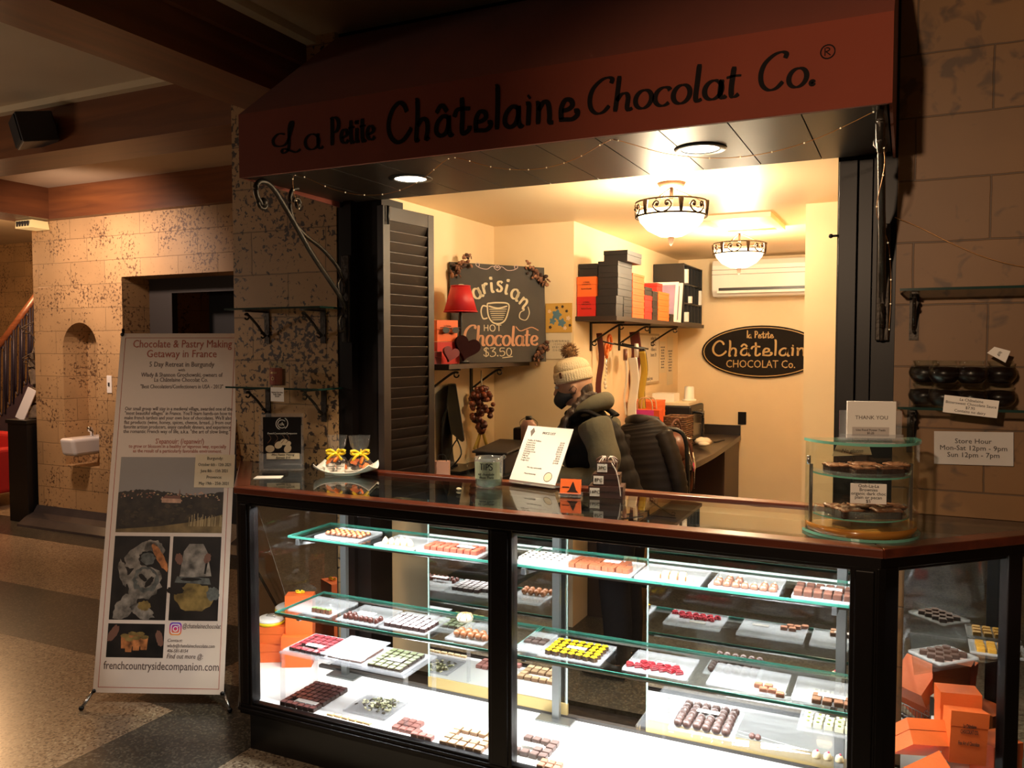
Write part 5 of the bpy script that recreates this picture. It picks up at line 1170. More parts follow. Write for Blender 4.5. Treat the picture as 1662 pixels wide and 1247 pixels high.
for k, (y, lab) in enumerate(((5.70, 'white framed purple print leaning on the organizer'), (5.82, 'white frame leaning behind another on the inner shelf'))):
    t = thing('picture_frame', lab, 'picture frame', (-1.57, y, sz), rot=(R(-12), 0, 0))
    m = MB(); w2, h2 = .105, .29
    m.box((-w2, 0, 0), (w2, .015, .02)); m.box((-w2, 0, h2-.02), (w2, .015, h2)); m.box((-w2, 0, .02), (-w2+.02, .015, h2-.02)); m.box((w2-.02, 0, .02), (w2, .015, h2-.02)); m.build('frame', M_WHITE, t, True)
    MB().box((-w2+.02, .004, .02), (w2-.02, .012, h2-.02)).build('print', mat('purple_print', rgb(150, 130, 160), .4, noise=.2, nscale=6), t, True)
og = thing('mail_organizer', 'black pigeonhole organizer at the far end of the inner shelf', 'organizer', (-1.58, 6.2, sz))
m = MB(); m.box((-1.695, 5.93, sz), (-1.47, 5.945, 2.2)); m.box((-1.695, 6.495, sz), (-1.47, 6.51, 2.2)); m.box((-1.695, 5.945, sz), (-1.685, 6.495, 2.2))
for k in range(4): z = sz+k*.139; m.box((-1.685, 5.945, z), (-1.47, 6.495, z+.01))
for k in range(1, 5): m.box((-1.685, 5.945+k*.11, sz+.01), (-1.47, 5.953+k*.11, 2.19))
m.build('casing', M_BLACK, og)
m = MB()
for y, z, h in ((6.0, sz+.292, .10), (6.12, sz+.152, .05), (6.44, sz+.152, .11), (6.02, sz+.012, .07)): m.box((-1.64, y, z), (-1.46, y+.03, z+h))
m.build('papers', M_PAPER, og)

# things hanging under that shelf
sc = thing('scissors', 'scissors with orange handles hanging under the inner shelf', 'scissors', (-1.66, 4.80, 1.60))
m = MB(); A = lambda pts: [(-1.655, y, z) for y, z in pts]
m.tube(A(arc(4.84, 1.625, .032, .045, 0, 360, 16)), .009, 8); m.tube(A(arc(4.775, 1.585, .022, .036, 0, 360, 14)), .009, 8); m.tube(A([(4.81, 1.585), (4.79, 1.55), (4.785, 1.53)]), .010, 8); m.build('handles', mat('orange_plastic', rgb(228, 110, 36), .35), sc)
m = MB(); m.tube(A([(4.785, 1.54), (4.80, 1.43)]), [(.002, .010), (.001, .002)], 6); m.tube(A([(4.79, 1.54), (4.775, 1.43)]), [(.002, .010), (.001, .002)], 6); m.build('blades', M_STEEL, sc)
hk = thing('hook_rail', 'dark hook arm holding ribbon spools under the inner shelf', 'hook', (-1.68, 5.05, 1.60))
m = MB(); m.tube([(-1.695, 5.02, 1.62), (-1.60, 5.04, 1.60), (-1.50, 5.06, 1.585)], .006, 8); m.build('arm', M_BLACK, hk); m = MB(); m.tube([(-1.695, 5.20, 1.62), (-1.60, 5.22, 1.60), (-1.53, 5.25, 1.585)], .006, 8); m.build('arm', M_BLACK, hk); m = MB(); m.tube([(-1.695, 4.72, 1.64), (-1.60, 4.76, 1.615)], .005, 8); m.build('arm', M_BLACK, hk)
def ribbon_hang(x, y, z0, z1, w, m_, label, sway=.02):
    P = cr([(x, y, z0), (x+.01, y+sway, z0-(z0-z1)*.35), (x-.005, y+sway*.4, z0-(z0-z1)*.7), (x+.008, y-sway*.6, z1)], 5)
    o = MB().tube(P, [(.0015, w)]*len(P), 8, up=(1, 0, 0)).build('ribbon', m_); return tag(o, label, 'ribbon', 'ribbons hanging under the inner shelf')
def spool(x, y, z, r_, m_, label):
    t = thing('ribbon_spool', label, 'ribbon spool', (x, y, z), rot=(R(90), 0, R(-70)), group='ribbon spools under the inner shelf')
    MB().lathe([(r_*.45, -.012), (r_, -.012), (r_, .012), (r_*.45, .012)], 20).build('reel', m_, t, True)
WRB = mat('white_ribbon', rgb(232, 220, 204), .4); MRB = mat('maroon_ribbon', rgb(86, 22, 24), .4); YRB = mat('olive_yellow_ribbon', rgb(170, 140, 40), .4); KRB = mat('black_ribbon', rgb(24, 20, 20), .4)
spool(-1.565, 5.10, 1.575, .045, WRB, 'white ribbon spool on the hook, the larger one'); spool(-1.60, 4.98, 1.55, .036, mat('brown_ribbon', rgb(120, 76, 56), .4), 'brown ribbon spool on the hook beside the scissors')
ribbon_hang(-1.60, 4.98, 1.55, 1.17, .007, WRB, 'thin white ribbon hanging nearest the scissors', .0)
ribbon_hang(-1.575, 5.05, 1.53, 1.10, .030, WRB, 'broad white ribbon hanging from the spools')
ribbon_hang(-1.555, 5.19, 1.57, 1.19, .022, YRB, 'olive yellow ribbon hanging right of the white ones'); ribbon_hang(-1.565, 5.24, 1.58, 1.20, .02, KRB, 'black ribbon hanging beside the yellow one')
ribbon_hang(-1.66, 5.36, 1.70, 1.28, .035, MRB, 'maroon ribbon hanging left of the framed list'); ribbon_hang(-1.66, 4.66, 1.68, 1.25, .018, MRB, 'dark red ribbon hanging at the near end under the inner shelf')
t = thing('ornament_strand', 'strand of small glass hearts hanging below the scissors', 'ornament', (-1.66, 4.78, 1.45))
m = MB()
for k in range(7): m.ball((-1.655, 4.77+.012*math.sin(k), 1.50-.024*k), .011 if k < 5 else .017, 10, 0, sc=(.5, 1.1, .8))
m.build('glass_hearts', mat('milky_glass', rgb(226, 214, 196), .1), t)
lf = thing('wall_list', 'framed handwritten list on the inner side wall', 'notice', (-1.695, 5.82, 1.5))
m = MB(); m.box((-1.699, 5.56, 1.33), (-1.688, 6.08, 1.695)); m.build('frame', mat('pale_frame', rgb(178, 156, 124), .5), lf)
o = MB().box((-1.6885, 5.575, 1.345), (-1.687, 6.065, 1.68)).build('sheet', mat('list_paper', rgb(222, 208, 184), .3), lf)
text('handwriting', 'order list\nbags 12\nribbon 6\nboxes 24', .04, frameM(Vector((-1.6865, 5.92, 1.60))-lf.location, (0, 1, 0), (0, 0, 1)), M_GREYINK, o); text('handwriting', 'thank you', .04, frameM(Vector((-1.6865, 5.82, 1.37))-lf.location, (0, 1, 0), (0, 0, 1)), M_GREYINK, o)
for y0, y1, z0, z1, lab in ((6.12, 6.30, 1.40, 1.64, 'yellowed paper sheet pinned right of the framed list'), (6.34, 6.52, 1.30, 1.68, 'narrow paper list pinned in the corner by the back wall')):
    t = thing('pinned_sheet', lab, 'paper', (-1.698, y0, z0)); o = MB().box((-1.6995, y0, z0), (-1.698, y1, z1)).build('sheet', M_CREAMP, t)
    text('printed_words', '\n'.join(['mon tue wed', 'open close', 'till count', 'clean case']*2), .022, frameM(Vector((-1.6975, (y0+y1)/2, (z0+z1)/2))-t.location, (0, 1, 0), (0, 0, 1)), M_GREYINK, o)

# ---------------------------------------------------------------- desk in the passage
dk = thing('work_desk', 'dark curved work desk along the inner wall', 'desk', (-1.4, 5.6, 0))
DT = mat('desk_laminate', rgb(58, 48, 40), .3)
pl_ = [(-1.698, 4.56), (-1.30, 4.56)]+cr([(-1.20, 4.62), (-1.155, 4.95), (-1.145, 5.4), (-1.16, 6.0), (-1.188, 6.676)], 5)+[(-1.698, 6.676)]
m = MB(); m.prism(pl_, .862, .90); m.build('top', DT, dk, bevel=.004)
m = MB(); m.box((-1.696, 6.1, 0), (-1.20, 6.66, .862)); m.build('cabinet', mat('desk_cabinet', rgb(66, 46, 34), .45), dk)
m = MB(); m.box((-1.696, 4.58, 0), (-1.46, 4.62, .862)); m.build('end_panel', DKW, dk)
m = MB(); m.box((-1.696, 6.655, .9005), (-1.19, 6.677, .978)); m.build('backsplash', mat('backsplash_dark', rgb(34, 26, 22), .4), dk)
ov = thing('toaster_oven', 'black countertop oven on the desk with papers on top', 'oven', (-1.49, 6.0, .9005))
m = MB(); m.box((-1.68, 5.72, .905), (-1.36, 6.12, 1.185)); m.build('casing', M_BLACK, ov, bevel=.012)
m = MB(); m.box((-1.361, 5.76, .93), (-1.352, 6.02, 1.15)); m.build('door', mat('oven_glass', rgb(30, 28, 28), .1), ov)
m = MB(); m.tube(cr([(-1.356, 5.80, 1.14), (-1.30, 5.80, 1.135), (-1.295, 5.80, 1.10), (-1.295, 5.80, .97), (-1.305, 5.80, .945), (-1.356, 5.80, .94)], 4), .010, 8); m.build('handle', M_BLACK, ov)
m = MB(); m.box((-1.357, 6.03, .95), (-1.350, 6.10, 1.13)); m.build('panel', M_STEEL, ov)
m = MB(); m.box((-1.66, 5.74, 1.186), (-1.38, 6.08, 1.205)); tag(m.build('paper_stack', M_CREAMP), 'stack of papers lying on the black oven', 'papers')
m = MB(); m.box((-1.66, 5.80, 1.2055), (-1.50, 5.95, 1.265)); tag(m.build('card_box', M_WHITE), 'small white box standing on the papers over the oven', 'box')
m = MB(); m.lathe([(.05, 0), (.05, .012), (.036, .014), (.034, .10), (.028, .105), (.0001, .105)], 20); o = m.build('paper_roll', M_WHITE); o.location = (-1.44, 6.0, 1.2055); tag(o, 'white paper roll on a dark stand above the oven', 'paper roll')
bs = thing('wicker_basket', 'brown wicker basket on the desk in front of the oven', 'basket', (-1.385, 5.47, .9005))
m = MB(); WK = mat('wicker', rgb(110, 76, 50), .6, noise=.5, nscale=60, bump=1., bscale=80)
for a, b in (((-.075, -.10), (.07, -.10)), ((.07, -.10), (.07, .10)), ((.07, .10), (-.075, .10)), ((-.075, .10), (-.075, -.10))):
    a_ = Vector((*a, 0)); b_ = Vector((*b, 0)); d_ = b_-a_
    for k in range(16):
        z = .008+k*.0142; P = [a_+d_*t/10+Vector((0, 0, z))+Vector((d_.y, -d_.x, 0)).normalized()*.004*(1 if (t+k) % 2 else -1) for t in range(11)]; m.tube(P, .0068, 5)
m.box((-.075, -.10, 0), (.07, .10, .01)); m.build('weave', WK, bs, True)
m = MB(); m.tube([(-.078, -.103, .232), (.073, -.103, .232), (.073, .103, .232), (-.078, .103, .232)], .008, 6, closed=True); m.build('rim', WK, bs, True)
ob = thing('paper_bag', 'orange paper gift bag with a magenta label on the desk', 'gift bag', (-1.50, 5.12, .9005))
m = MB(); m.box((-.095, -.05, 0), (.095, .05, .30)); m.build('bag', mat('orange_paper', rgb(206, 78, 30), .6), ob, True)
m = MB(); m.box((-.085, -.0525, .19), (.06, -.0505, .30)); o = m.build('label', mat('magenta_paper', rgb(214, 60, 150), .6), ob, True); text('handwriting', 'Pick up\nWed. 3pm', .03, frameM((-.012, -.0535, .245), (1, 0, 0), (0, 0, 1)), mat('purple_ink', rgb(120, 30, 90), .6), o)
m = MB()
for y in (-.045, .045): m.tube(cr([(-.05, y, .29), (-.045, y, .35), (-.02, y, .375), (.02, y, .375), (.045, y, .35), (.05, y, .29)], 5), .004, 6)
m.build('handle', mat('twine', rgb(196, 164, 130), .7), ob, True)
for k in range(4): gift_box('gift_box', 'flat orange box on the desk behind the bag'+(', bottom of its pile', ', second in its pile', ', third in its pile', ', top of its pile')[k], .20, .22, .034, M_ORANGE, (-1.59, 5.42, .90+.20+k*.035+.0005), R(0), group='orange boxes on the desk', lid=.4)
m = MB(); m.box((-1.69, 5.30, .9005), (-1.49, 5.54, 1.10)); tag(m.build('storage_box', M_BLKBOX), 'dark storage box under the flat orange boxes on the desk', 'box')
m = MB(); m.ball((0, 0, .02), .05, 14, 0, sc=(1.1, 1.4, .6), wob=.18); m.ball((.02, -.07, .012), .03, 10, 0, sc=(1.4, 1, .5), wob=.15); o = m.build('crumpled_cloth', mat('white_cloth', rgb(222, 208, 184), .8)); o.location = (-1.26, 5.66, .930); tag(o, 'crumpled white cloth on the desk right of the oven', 'cloth')
m = MB(); m.box((-.09, -.008, 0), (.09, .008, .008)); o = m.build('pen', M_DKGREY); o.location = (-1.25, 6.15, .9005); o.rotation_euler = (0, 0, R(80)); tag(o, 'dark slim tool lying on the desk near the backsplash', 'tool')
hb = thing('handbag', 'brown leather handbag with buckled straps on the near corner of the desk', 'handbag', (-1.235, 4.78, .9005), R(20))
LE = mat('brown_leather', rgb(92, 48, 30), .4, bump=.2, bscale=30)
m = MB(); m.ball((0, 0, .10), .12, 20, 0, sc=(.75, 1.25, .82), wob=.02); m.box((-.06, -.10, 0), (.06, .10, .05)); m.build('body', LE, hb, True)
m = MB(); m.tube(cr([(-.05, -.10, .14), (-.02, -.10, .25), (.02, -.02, .27), (.05, .08, .2), (.05, .1, .13)], 6), [(.004, .010)]*25, 6); m.tube(cr([(.06, -.06, .17), (.095, -.07, .1), (.10, -.06, -.05), (.09, -.05, -.14)], 6), [(.004, .010)]*19, 6); m.build('strap', LE, hb, True)
m = MB(); m.tube(arc3(.075, -.07, .018, .17, 14), .003, 6, closed=True); m.tube([(.10, -.07, .09), (.115, -.07, .02), (.11, -.07, -.12)], .004, 6); m.tube([(.07, -.09, .12), (.10, -.10, .0)], .004, 6); m.build('buckles', M_CHROME, hb, True)
m = MB(); m.ball((.11, -.04, .0), .022, 10, 0, sc=(.6, 1, 1.2)); m.build('pompom_charm', mat('hot_pink', rgb(220, 50, 110), .6), hb, True)

# ---------------------------------------------------------------- left wall shelf of the booth
ls = thing('wall_shelf', 'dark shelf under the chalkboard on the left booth wall', 'shelf', (-2.08, 3.8, 1.5))
m = MB(); m.box((-2.1995, 3.42, 1.492), (-1.97, 4.345, 1.515)); m.build('board', DKW, ls)
for y in (3.58, 4.06): side_bracket(ls, -2.1995, y, 1.4915, .20)
LZ = 1.5155
BW_ = Vector((-1.848, 4.305, 0))-Vector((-2.165, 3.79, 0)); bl_ = BW_.length; bx_ = BW_.normalized()
cb = thing('chalkboard', 'hot chocolate chalkboard standing on the left booth shelf', 'chalkboard', (-2.165, 3.79, LZ))
by_ = (Vector((0, 0, 1))+Vector((-bx_.y, bx_.x, 0))*.04).normalized(); FB = frameM((0, 0, 0), bx_, by_)
bh = .53
MB().box((0, 0, -.012), (bl_, bh, 0), 0, FB).build('board', mat('slate', rgb(66, 62, 58), .85, noise=.18, nscale=6), cb, True)
bd = lambda px_, py_: ((px_-734)/151*bl_, (588-py_)/157*bh)
T3 = lambda x, y, d: FB @ Vector((x, y, .0006+d))
CHALK = mat('chalk_cream', rgb(206, 194, 164), .9); CHP = mat('chalk_peach', rgb(196, 146, 114), .9); CHW = mat('chalk_white', rgb(206, 198, 186), .9)
u = bl_/151
def letter(mb, ch, px_, py_, ang, h, w=.15, font=G):
    adv, ss = strokes(ch, font); c_, s_ = math.cos(R(ang)), math.sin(R(ang)); cx, cy = bd(px_, py_)
    for s2 in ss: ribbon(mb, [(cx+((p[0]-adv/2)*c_-(p[1]-.3)*s_)*h, cy+((p[0]-adv/2)*s_+(p[1]-.3)*c_)*h) for p in s2], w*h, .5, T3)
m = MB()
for ch, x, y, a in (('P', 759, 484, 38), ('a', 774, 477, 26), ('r', 787, 469, 14), ('i', 798, 466, 5), ('s', 810, 464, -3), ('i', 822, 468, -16), ('a', 836, 476, -30), ('n', 850, 490, -44)): letter(m, ch, x, y, a, 27*u)
ribbon(m, [bd(*p) for p in ((856, 497), (858, 508), (852, 519), (842, 516), (843, 507), (850, 503))], .006, .4, T3)
m.build('lettering', CHALK, cb, True)
m = MB(); x0, y0 = bd(783, 538); x1, y1 = bd(812, 528); brush(m, 'HOT', x0, x1, y0, y1-y0, T3, .16, .1); m.build('lettering', CHALK, cb, True); m = MB()
x0, y0 = bd(782, 578); x1, y1 = bd(829, 565); brush(m, '$3.50', x0, x1, y0, (y1-y0)*1.0, T3, .13, .3); ribbon(m, [bd(812, 581), bd(829, 579)], .005, 0, T3)
m.build('lettering', CHALK, cb, True)
m = MB(); x0, y0 = bd(750, 561); x1, y1 = bd(871, 529); brush(m, 'Chocolate', x0, x1, y0, y1-y0, T3, .15, .6, slant=.1); ribbon(m, [bd(*p) for p in ((835, 530), (842, 537), (852, 534), (862, 531), (873, 536))], .006, .2, T3)
m.build('lettering', CHP, cb, True)
m = MB()
ribbon(m, [bd(*p) for p in ((790, 494), (791, 512), (797, 523), (806, 526), (816, 522), (822, 510), (824, 494), (807, 492), (790, 494))], .008, .0, T3); ribbon(m, [bd(*p) for p in ((790, 499), (783, 498), (780, 507), (783, 518), (790, 517))], .008, 0, T3)
ribbon(m, [bd(*p) for p in ((792, 498), (807, 501), (822, 497))], .008, 0, T3)
for k in range(6): ribbon(m, [bd(793+k*.8, 503+k*3.4), bd(821-k*1.2, 502+k*3.4)], .004, 0, T3)
m.build('cup_drawing', CHALK, cb, True)
m = MB()
for s_ in (-1, 1):
    ribbon(m, [bd(807+s_*p[0], p[1]) for p in ((0, 436), (8, 434), (16, 439), (26, 438), (33, 434), (32, 430), (28, 432), (29, 436))], .004, .2, T3)
    ribbon(m, [bd(807+s_*p[0], p[1]) for p in ((0, 440), (5, 436), (2, 432), (0, 435))], .004, .2, T3)
m.build('swirl_drawing', mat('chalk_pink', rgb(190, 166, 160), .9), cb, True)
GAR = [mat('pinecone_brown', rgb(104, 66, 46), .7), mat('petal_brown', rgb(140, 96, 70), .7), mat('dark_twig', rgb(56, 34, 26), .7)]
def garland(p0, p1, label, dark=False):
    m = MB()
    for k in range(46):
        t = random.random(); x, y = bd(p0[0]+(p1[0]-p0[0])*t, p0[1]+(p1[1]-p0[1])*t); x += random.gauss(0, .014); y += random.gauss(0, .014)
        M_ = FB @ Matrix.Translation((x, y, random.uniform(.008, .03))) @ Euler((random.uniform(-1, 1), random.uniform(-1, 1), random.uniform(0, 6))).to_matrix().to_4x4()
        m.ball((0, 0, 0), random.uniform(.010, .018), 7, random.choice((0, 0, 2) if dark else (0, 1, 1, 2)), M_, sc=(1, .7, .35))
    o = m.build('pinecone_garland', GAR); o.location = cb.location; tag(o, label, 'garland', 'pinecone garlands on the chalkboard')
garland((738, 446), (760, 424), 'brown pinecone garland at the upper left corner of the chalkboard'); garland((857, 431), (882, 455), 'brown pinecone garland at the upper right corner of the chalkboard'); garland((862, 585), (882, 564), 'reddish pinecone garland at the lower right corner of the chalkboard', True)
# red lamp, boxes and hearts on that shelf
lp = thing('table_lamp', 'small lamp with a red pleated shade in front of the chalkboard', 'table lamp', (-2.062, 3.70, LZ))
SHR = mat('red_pleated_silk', rgb(190, 30, 36), .5)
m = MB(); m.lathe([(.085, .262), (.049, .392), (.047, .392), (.083, .262)], 60, ripple=lambda a: .02*math.sin(30*a)); m.tube(arc3(0, 0, .0855, .262), .003, 5, closed=True); m.tube(arc3(0, 0, .049, .392), .003, 5, closed=True); m.build('lamp_shade', SHR, lp, True)
MB().lathe([(.045, 0), (.048, .01), (.012, .03), (.008, .12), (.014, .2), (.008, .26), (.006, .36)], 18).build('base', M_BLACK, lp, True)
flat2 = lambda *a, **k: gift_box(*a, **k)
gift_box('gift_box', 'orange box with dark ribbon on top of the pile on the left booth shelf', .12, .10, .105, M_ORANGE, (-2.10, 3.58, LZ+.11), R(62), group='boxes on the left booth shelf', words=NAME)
gift_box('gift_box', 'red box under the orange one on the left booth shelf', .13, .12, .108, M_REDBOX, (-2.10, 3.58, LZ), R(62), group='boxes on the left booth shelf')
gift_box('gift_box', 'dark red box at the near end of the left booth shelf', .08, .06, .06, mat('deep_red_card', rgb(120, 20, 24), .4), (-2.09, 3.46, LZ), R(62), group='boxes on the left booth shelf')
sgz = thing('sunglasses', 'dark sunglasses hung over the orange box on the left booth shelf', 'sunglasses', (-2.036, 3.554, LZ+.165), R(62))
m = MB()
for s_ in (-1, 1): m.prism([(s_*.028+.02*math.cos(t), .014*math.sin(t)) for t in [2*PI*k/14 for k in range(14)]], -.003, .0, 0, M=XZ(0))
m.build('lenses', M_BLACK, sgz, True); m = MB(); m.tube([(-.06, 0, .012), (-.03, -.001, .014), (0, -.001, .010), (.03, -.001, .014), (.06, 0, .012)], .002, 6); m.build('frame', M_BLACK, sgz, True)
def heart_box(name, label, loc, s_, d, m_, rz_, tilt):
    hp = [(s_*.0625*16*math.sin(t)**3/1.0, s_*.0625*(13*math.cos(t)-5*math.cos(2*t)-2*math.cos(3*t)-math.cos(4*t))+s_*1.06) for t in [2*PI*k/40 for k in range(40)]]
    t = thing(name, label, 'heart box', loc, rot=(R(tilt), R(18), R(rz_)), group='heart shaped boxes on the left booth shelf')
    MB().prism(hp, 0, d*.5, 0, M=XZ(0)).build('box', m_, t, True); MB().prism([(x*1.03, y*1.03-s_*.03) for x, y in hp], -d*.5, -.0008, 0, M=XZ(0)).build('lid', m_, t, True)
heart_box('heart_box', 'large dark heart shaped box leaning on the chalkboard', (-1.992, 3.60, LZ+.014), .066, .03, mat('dark_plum', rgb(38, 14, 16), .9, spec=.1), 50, -8)
heart_box('heart_box', 'small red heart shaped box in front of the dark heart', (-2.005, 3.475, LZ+.010), .040, .025, mat('heart_red', rgb(118, 20, 26), .4), 50, -6)
cal = thing('wall_calendar', 'yellow flowered calendar on the alcove wall beside the chalkboard', 'calendar', (-1.787, 4.348, 1.53))
o = MB().box((-1.868, 4.344, 1.68), (-1.708, 4.3475, 1.845)).build('picture', mat('calendar_ochre', rgb(206, 160, 74), .7), cal)
m = MB(); BLU = mat('calendar_blue', rgb(90, 124, 140), .7); LFC = mat('calendar_leaf', rgb(60, 50, 40), .7); PNK = mat('calendar_cream', rgb(226, 196, 160), .7)
for x, z, r_, c_ in ((-1.80, 1.78, .026, 0), (-1.77, 1.735, .022, 0), (-1.825, 1.745, .018, 0), (-1.74, 1.80, .008, 1), (-1.73, 1.76, .012, 2), (-1.75, 1.705, .010, 2), (-1.845, 1.80, .010, 2), (-1.80, 1.82, .009, 1), (-1.84, 1.71, .009, 1), (-1.72, 1.72, .008, 1), (-1.765, 1.825, .008, 1)):
    m.prism([(x+r_*(1+.25*math.cos(5*t))*math.cos(t), z+r_*(1+.25*math.cos(5*t))*math.sin(t)) for t in [2*PI*k/20 for k in range(20)]], -.0005, 0, c_, M=XZ(4.344))
m.build('printed_flowers', [BLU, LFC, PNK], o)
o = MB().box((-1.866, 4.345, 1.53), (-1.710, 4.3475, 1.678)).build('month_sheet', M_CREAMP, cal); text('printed_words', 'MO TU WE TH FR SA SU\n1 2 3 4 5 6 7\n8 9 10 11 12 13\n15 16 17 18 19', .017, frameM(Vector((-1.788, 4.3445, 1.605))-cal.location, (1, 0, 0), (0, 0, 1)), M_GREYINK, o, width=.13)

# register desk with monitor and small things
rd = thing('register_desk', 'black register desk below the left booth shelf', 'desk', (-2.0, 3.8, 0))
MB().box((-2.199, 3.95, 0), (-1.82, 4.34, .93)).build('cabinet', M_BLACKW, rd); MB().box((-1.86, 3.42, 0), (-1.82, 3.949, .93)).build('side_panel', M_BLACKW, rd); MB().box((-2.199, 3.40, .93), (-1.80, 4.345, .955)).build('top', M_BLACK, rd, bevel=.003)
RZ0 = .9555
mo = thing('monitor', 'black monitor seen from its side on the register desk', 'monitor', (-2.10, 3.70, RZ0))
m = MB(); m.prism([(-2.135, 1.405), (-2.09, 1.405), (-2.04, 1.125), (-2.056, 1.115), (-2.12, 1.16), (-2.145, 1.30)], 3.66, 3.83, 0, M=Matrix(((1, 0, -.56, .56*3.70), (0, 0, 1, 0), (0, 1, 0, 0), (0, 0, 0, 1)))); m.build('screen', M_BLACK, mo, bevel=.006)
m = MB(); m.tube(cr([(-2.13, 3.75, 1.29), (-2.165, 3.75, 1.25), (-2.185, 3.75, 1.12), (-2.17, 3.75, .99), (-2.13, 3.75, .965)], 6), [(.07-.001*k, .018) for k in range(25)], 10, up=(0, 1, 0)) if False else m.tube(cr([(-2.13, 3.75, 1.29), (-2.16, 3.75, 1.24), (-2.175, 3.75, 1.12), (-2.165, 3.75, 1.0), (-2.14, 3.75, .97)], 6), [(.055, .016)]*25, 10, up=(1, 0, .3)); m.box((-2.19, 3.62, RZ0), (-2.02, 3.88, .972)); m.build('stand', M_BLACK, mo)
m = MB(); m.tube(cr([(-2.06, 3.70, 1.15), (-2.10, 3.68, 1.09), (-2.12, 3.67, 1.0), (-2.09, 3.66, .98)], 5), .004, 6); m.tube(cr([(-2.10, 3.72, 1.13), (-2.06, 3.70, 1.05), (-2.10, 3.66, .98)], 5), .004, 6); m.build('cables', M_BLACK, mo)
m = MB(); m.box((-2.0, 3.74, RZ0), (-1.83, 4.0, 1.055)); m.prism([(3.72, RZ0+.1), (4.04, RZ0+.13), (4.04, RZ0+.142), (3.72, RZ0+.112)], -2.01, -1.81, 0, M=YZ(0)); tag(m.build('cash_drawer', M_DKGREY, bevel=.004), 'dark cash drawer box on the register desk right of the monitor', 'cash drawer')
m = MB(); m.box((-1.96, 4.10, RZ0), (-1.815, 4.22, 1.155)); tag(m.build('card_terminal', M_BLACK, bevel=.01), 'black boxy device at the back of the register desk', 'device')
m = MB(); m.box((-2.0, 3.72, 1.0995-.02), (-1.93, 3.79, 1.0995-.018))
jr = thing('lotion_bottle', 'round pink bottle with a dark wire cap at the back of the register desk', 'bottle', (-1.845, 4.06, RZ0))
m = MB(); m.lathe([(.03, 0), (.04, .01), (.042, .2), (.044, .22), (.03, .245), (.018, .25), (.0001, .25)], 22); m.build('bottle', mat('pink_lotion', rgb(206, 166, 164), .3), jr, True)
m = MB(); m.lathe([(.017, .25), (.017, .27), (.0001, .27)], 16); m.tube(cr([(-.045, 0, .20), (-.05, 0, .24), (0, 0, .265), (.05, 0, .24), (.045, 0, .20)], 5), .0015, 5); m.build('cap', M_BLACK, jr, True)
pb = thing('paper_bag', 'tiny pale pink bag with a dark handle on the near edge of the register desk', 'gift bag', (-2.035, 3.465, RZ0), R(22))
MB().box((-.036, -.02, 0), (.036, .02, .09)).build('bag', mat('pink_paper', rgb(210, 160, 140), .6), pb, True)
MB().tube(cr([(-.022, -.012, .088), (-.018, -.012, .115), (0, -.012, .124), (.018, -.012, .115), (.022, -.012, .088)], 5), .002, 6).build('handle', M_BLACK, pb, True)
on = thing('onion_braid', 'braid of dried brown onions hanging from the left booth shelf bracket', 'onion braid', (-2.10, 4.0, 1.40))
m = MB()
for k in range(100):
    t = random.random(); a = random.uniform(0, 2*PI); r_ = .068*random.random()**.6*math.sin(PI*min(1, .12+t*.85))
    m.ball((r_*math.cos(a), r_*math.sin(a)*.9, -.02-t*.245), random.uniform(.014, .021), 8, random.choice((0, 0, 1)), sc=(1, 1, .92))
m.build('onions', [mat('onion_brown', rgb(118, 58, 34), .3), mat('onion_dark', rgb(78, 36, 26), .3)], on, True)
m = MB(); m.tube([(0, 0, .07), (0, 0, -.02)], .004, 6); m.build('cord', M_CREAMP, on, True)
m = MB()
for a in (0, 1.3, 2.6, 4): m.tube(cr([(0, 0, -.24), (.02*math.cos(a), .02*math.sin(a), -.30), (.045*math.cos(a), .045*math.sin(a), -.36)], 4), [(.002, .008)]*9, 6)
m.build('dry_leaves', mat('dry_yellow_leaf', rgb(190, 160, 70), .6), on, True)
# ---------------------------------------------------------------- the person behind the counter
pr = thing('person', 'person in a cream pom-pom hat, dark mask and grey-green hoodie leaning over the register', 'person', (-1.32, 3.85, 0))
SKIN = mat('skin', rgb(198, 150, 122), .5); 
def remesh(o, vox, it=6, fac=.5):
    r_ = o.modifiers.new('remesh', 'REMESH'); r_.mode = 'VOXEL'; r_.voxel_size = vox; r_.use_smooth_shade = True
    s_ = o.modifiers.new('smooth', 'SMOOTH'); s_.iterations = it; s_.factor = fac
    return o
UX = (1, 0, 0)
HC = Vector((-1.505, 3.85, 1.402))
HR = Matrix.Translation(HC) @ Matrix.Rotation(R(9), 4, 'Z') @ Matrix.Rotation(R(-13), 4, 'Y') @ Matrix.Scale(.89, 4)     # local -x is forward
m = MB()
m.ball((.012, 0, .018), .098, 24, 0, HR, sc=(.98, .80, .95)); m.ball((-.028, 0, -.03), .075, 20, 0, HR, sc=(.86, .78, 1.0)); m.ball((-.048, 0, -.072), .036, 14, 0, HR, sc=(.9, 1.1, .7))
m.tube([(-.086, 0, .022), (-.100, 0, .0), (-.112, 0, -.022), (-.098, 0, -.034)], [.009, .011, .015, .012], 10, 0, HR, up=(0, 1, 0))
m.ball((-.082, 0, .028), .026, 12, 0, HR, sc=(.5, 2.2, .5)); m.tube([(-.094, -.022, -.058), (-.098, 0, -.056), (-.094, .022, -.058)], [.005, .007, .005], 8, 0, HR)
for s_ in (-1, 1): m.ball((.015, s_*.079, -.012), .026, 12, 0, HR, sc=(.65, .3, 1.1))
m.tube([(-1.475, 3.85, 1.37), (-1.455, 3.85, 1.32), (-1.425, 3.85, 1.25)], [.052, .053, .062], 16, 0, up=UX)
tor = [(-1.27, 3.85, .80), (-1.315, 3.85, .92), (-1.355, 3.85, 1.04), (-1.39, 3.85, 1.15), (-1.415, 3.85, 1.225), (-1.44, 3.85, 1.285)]
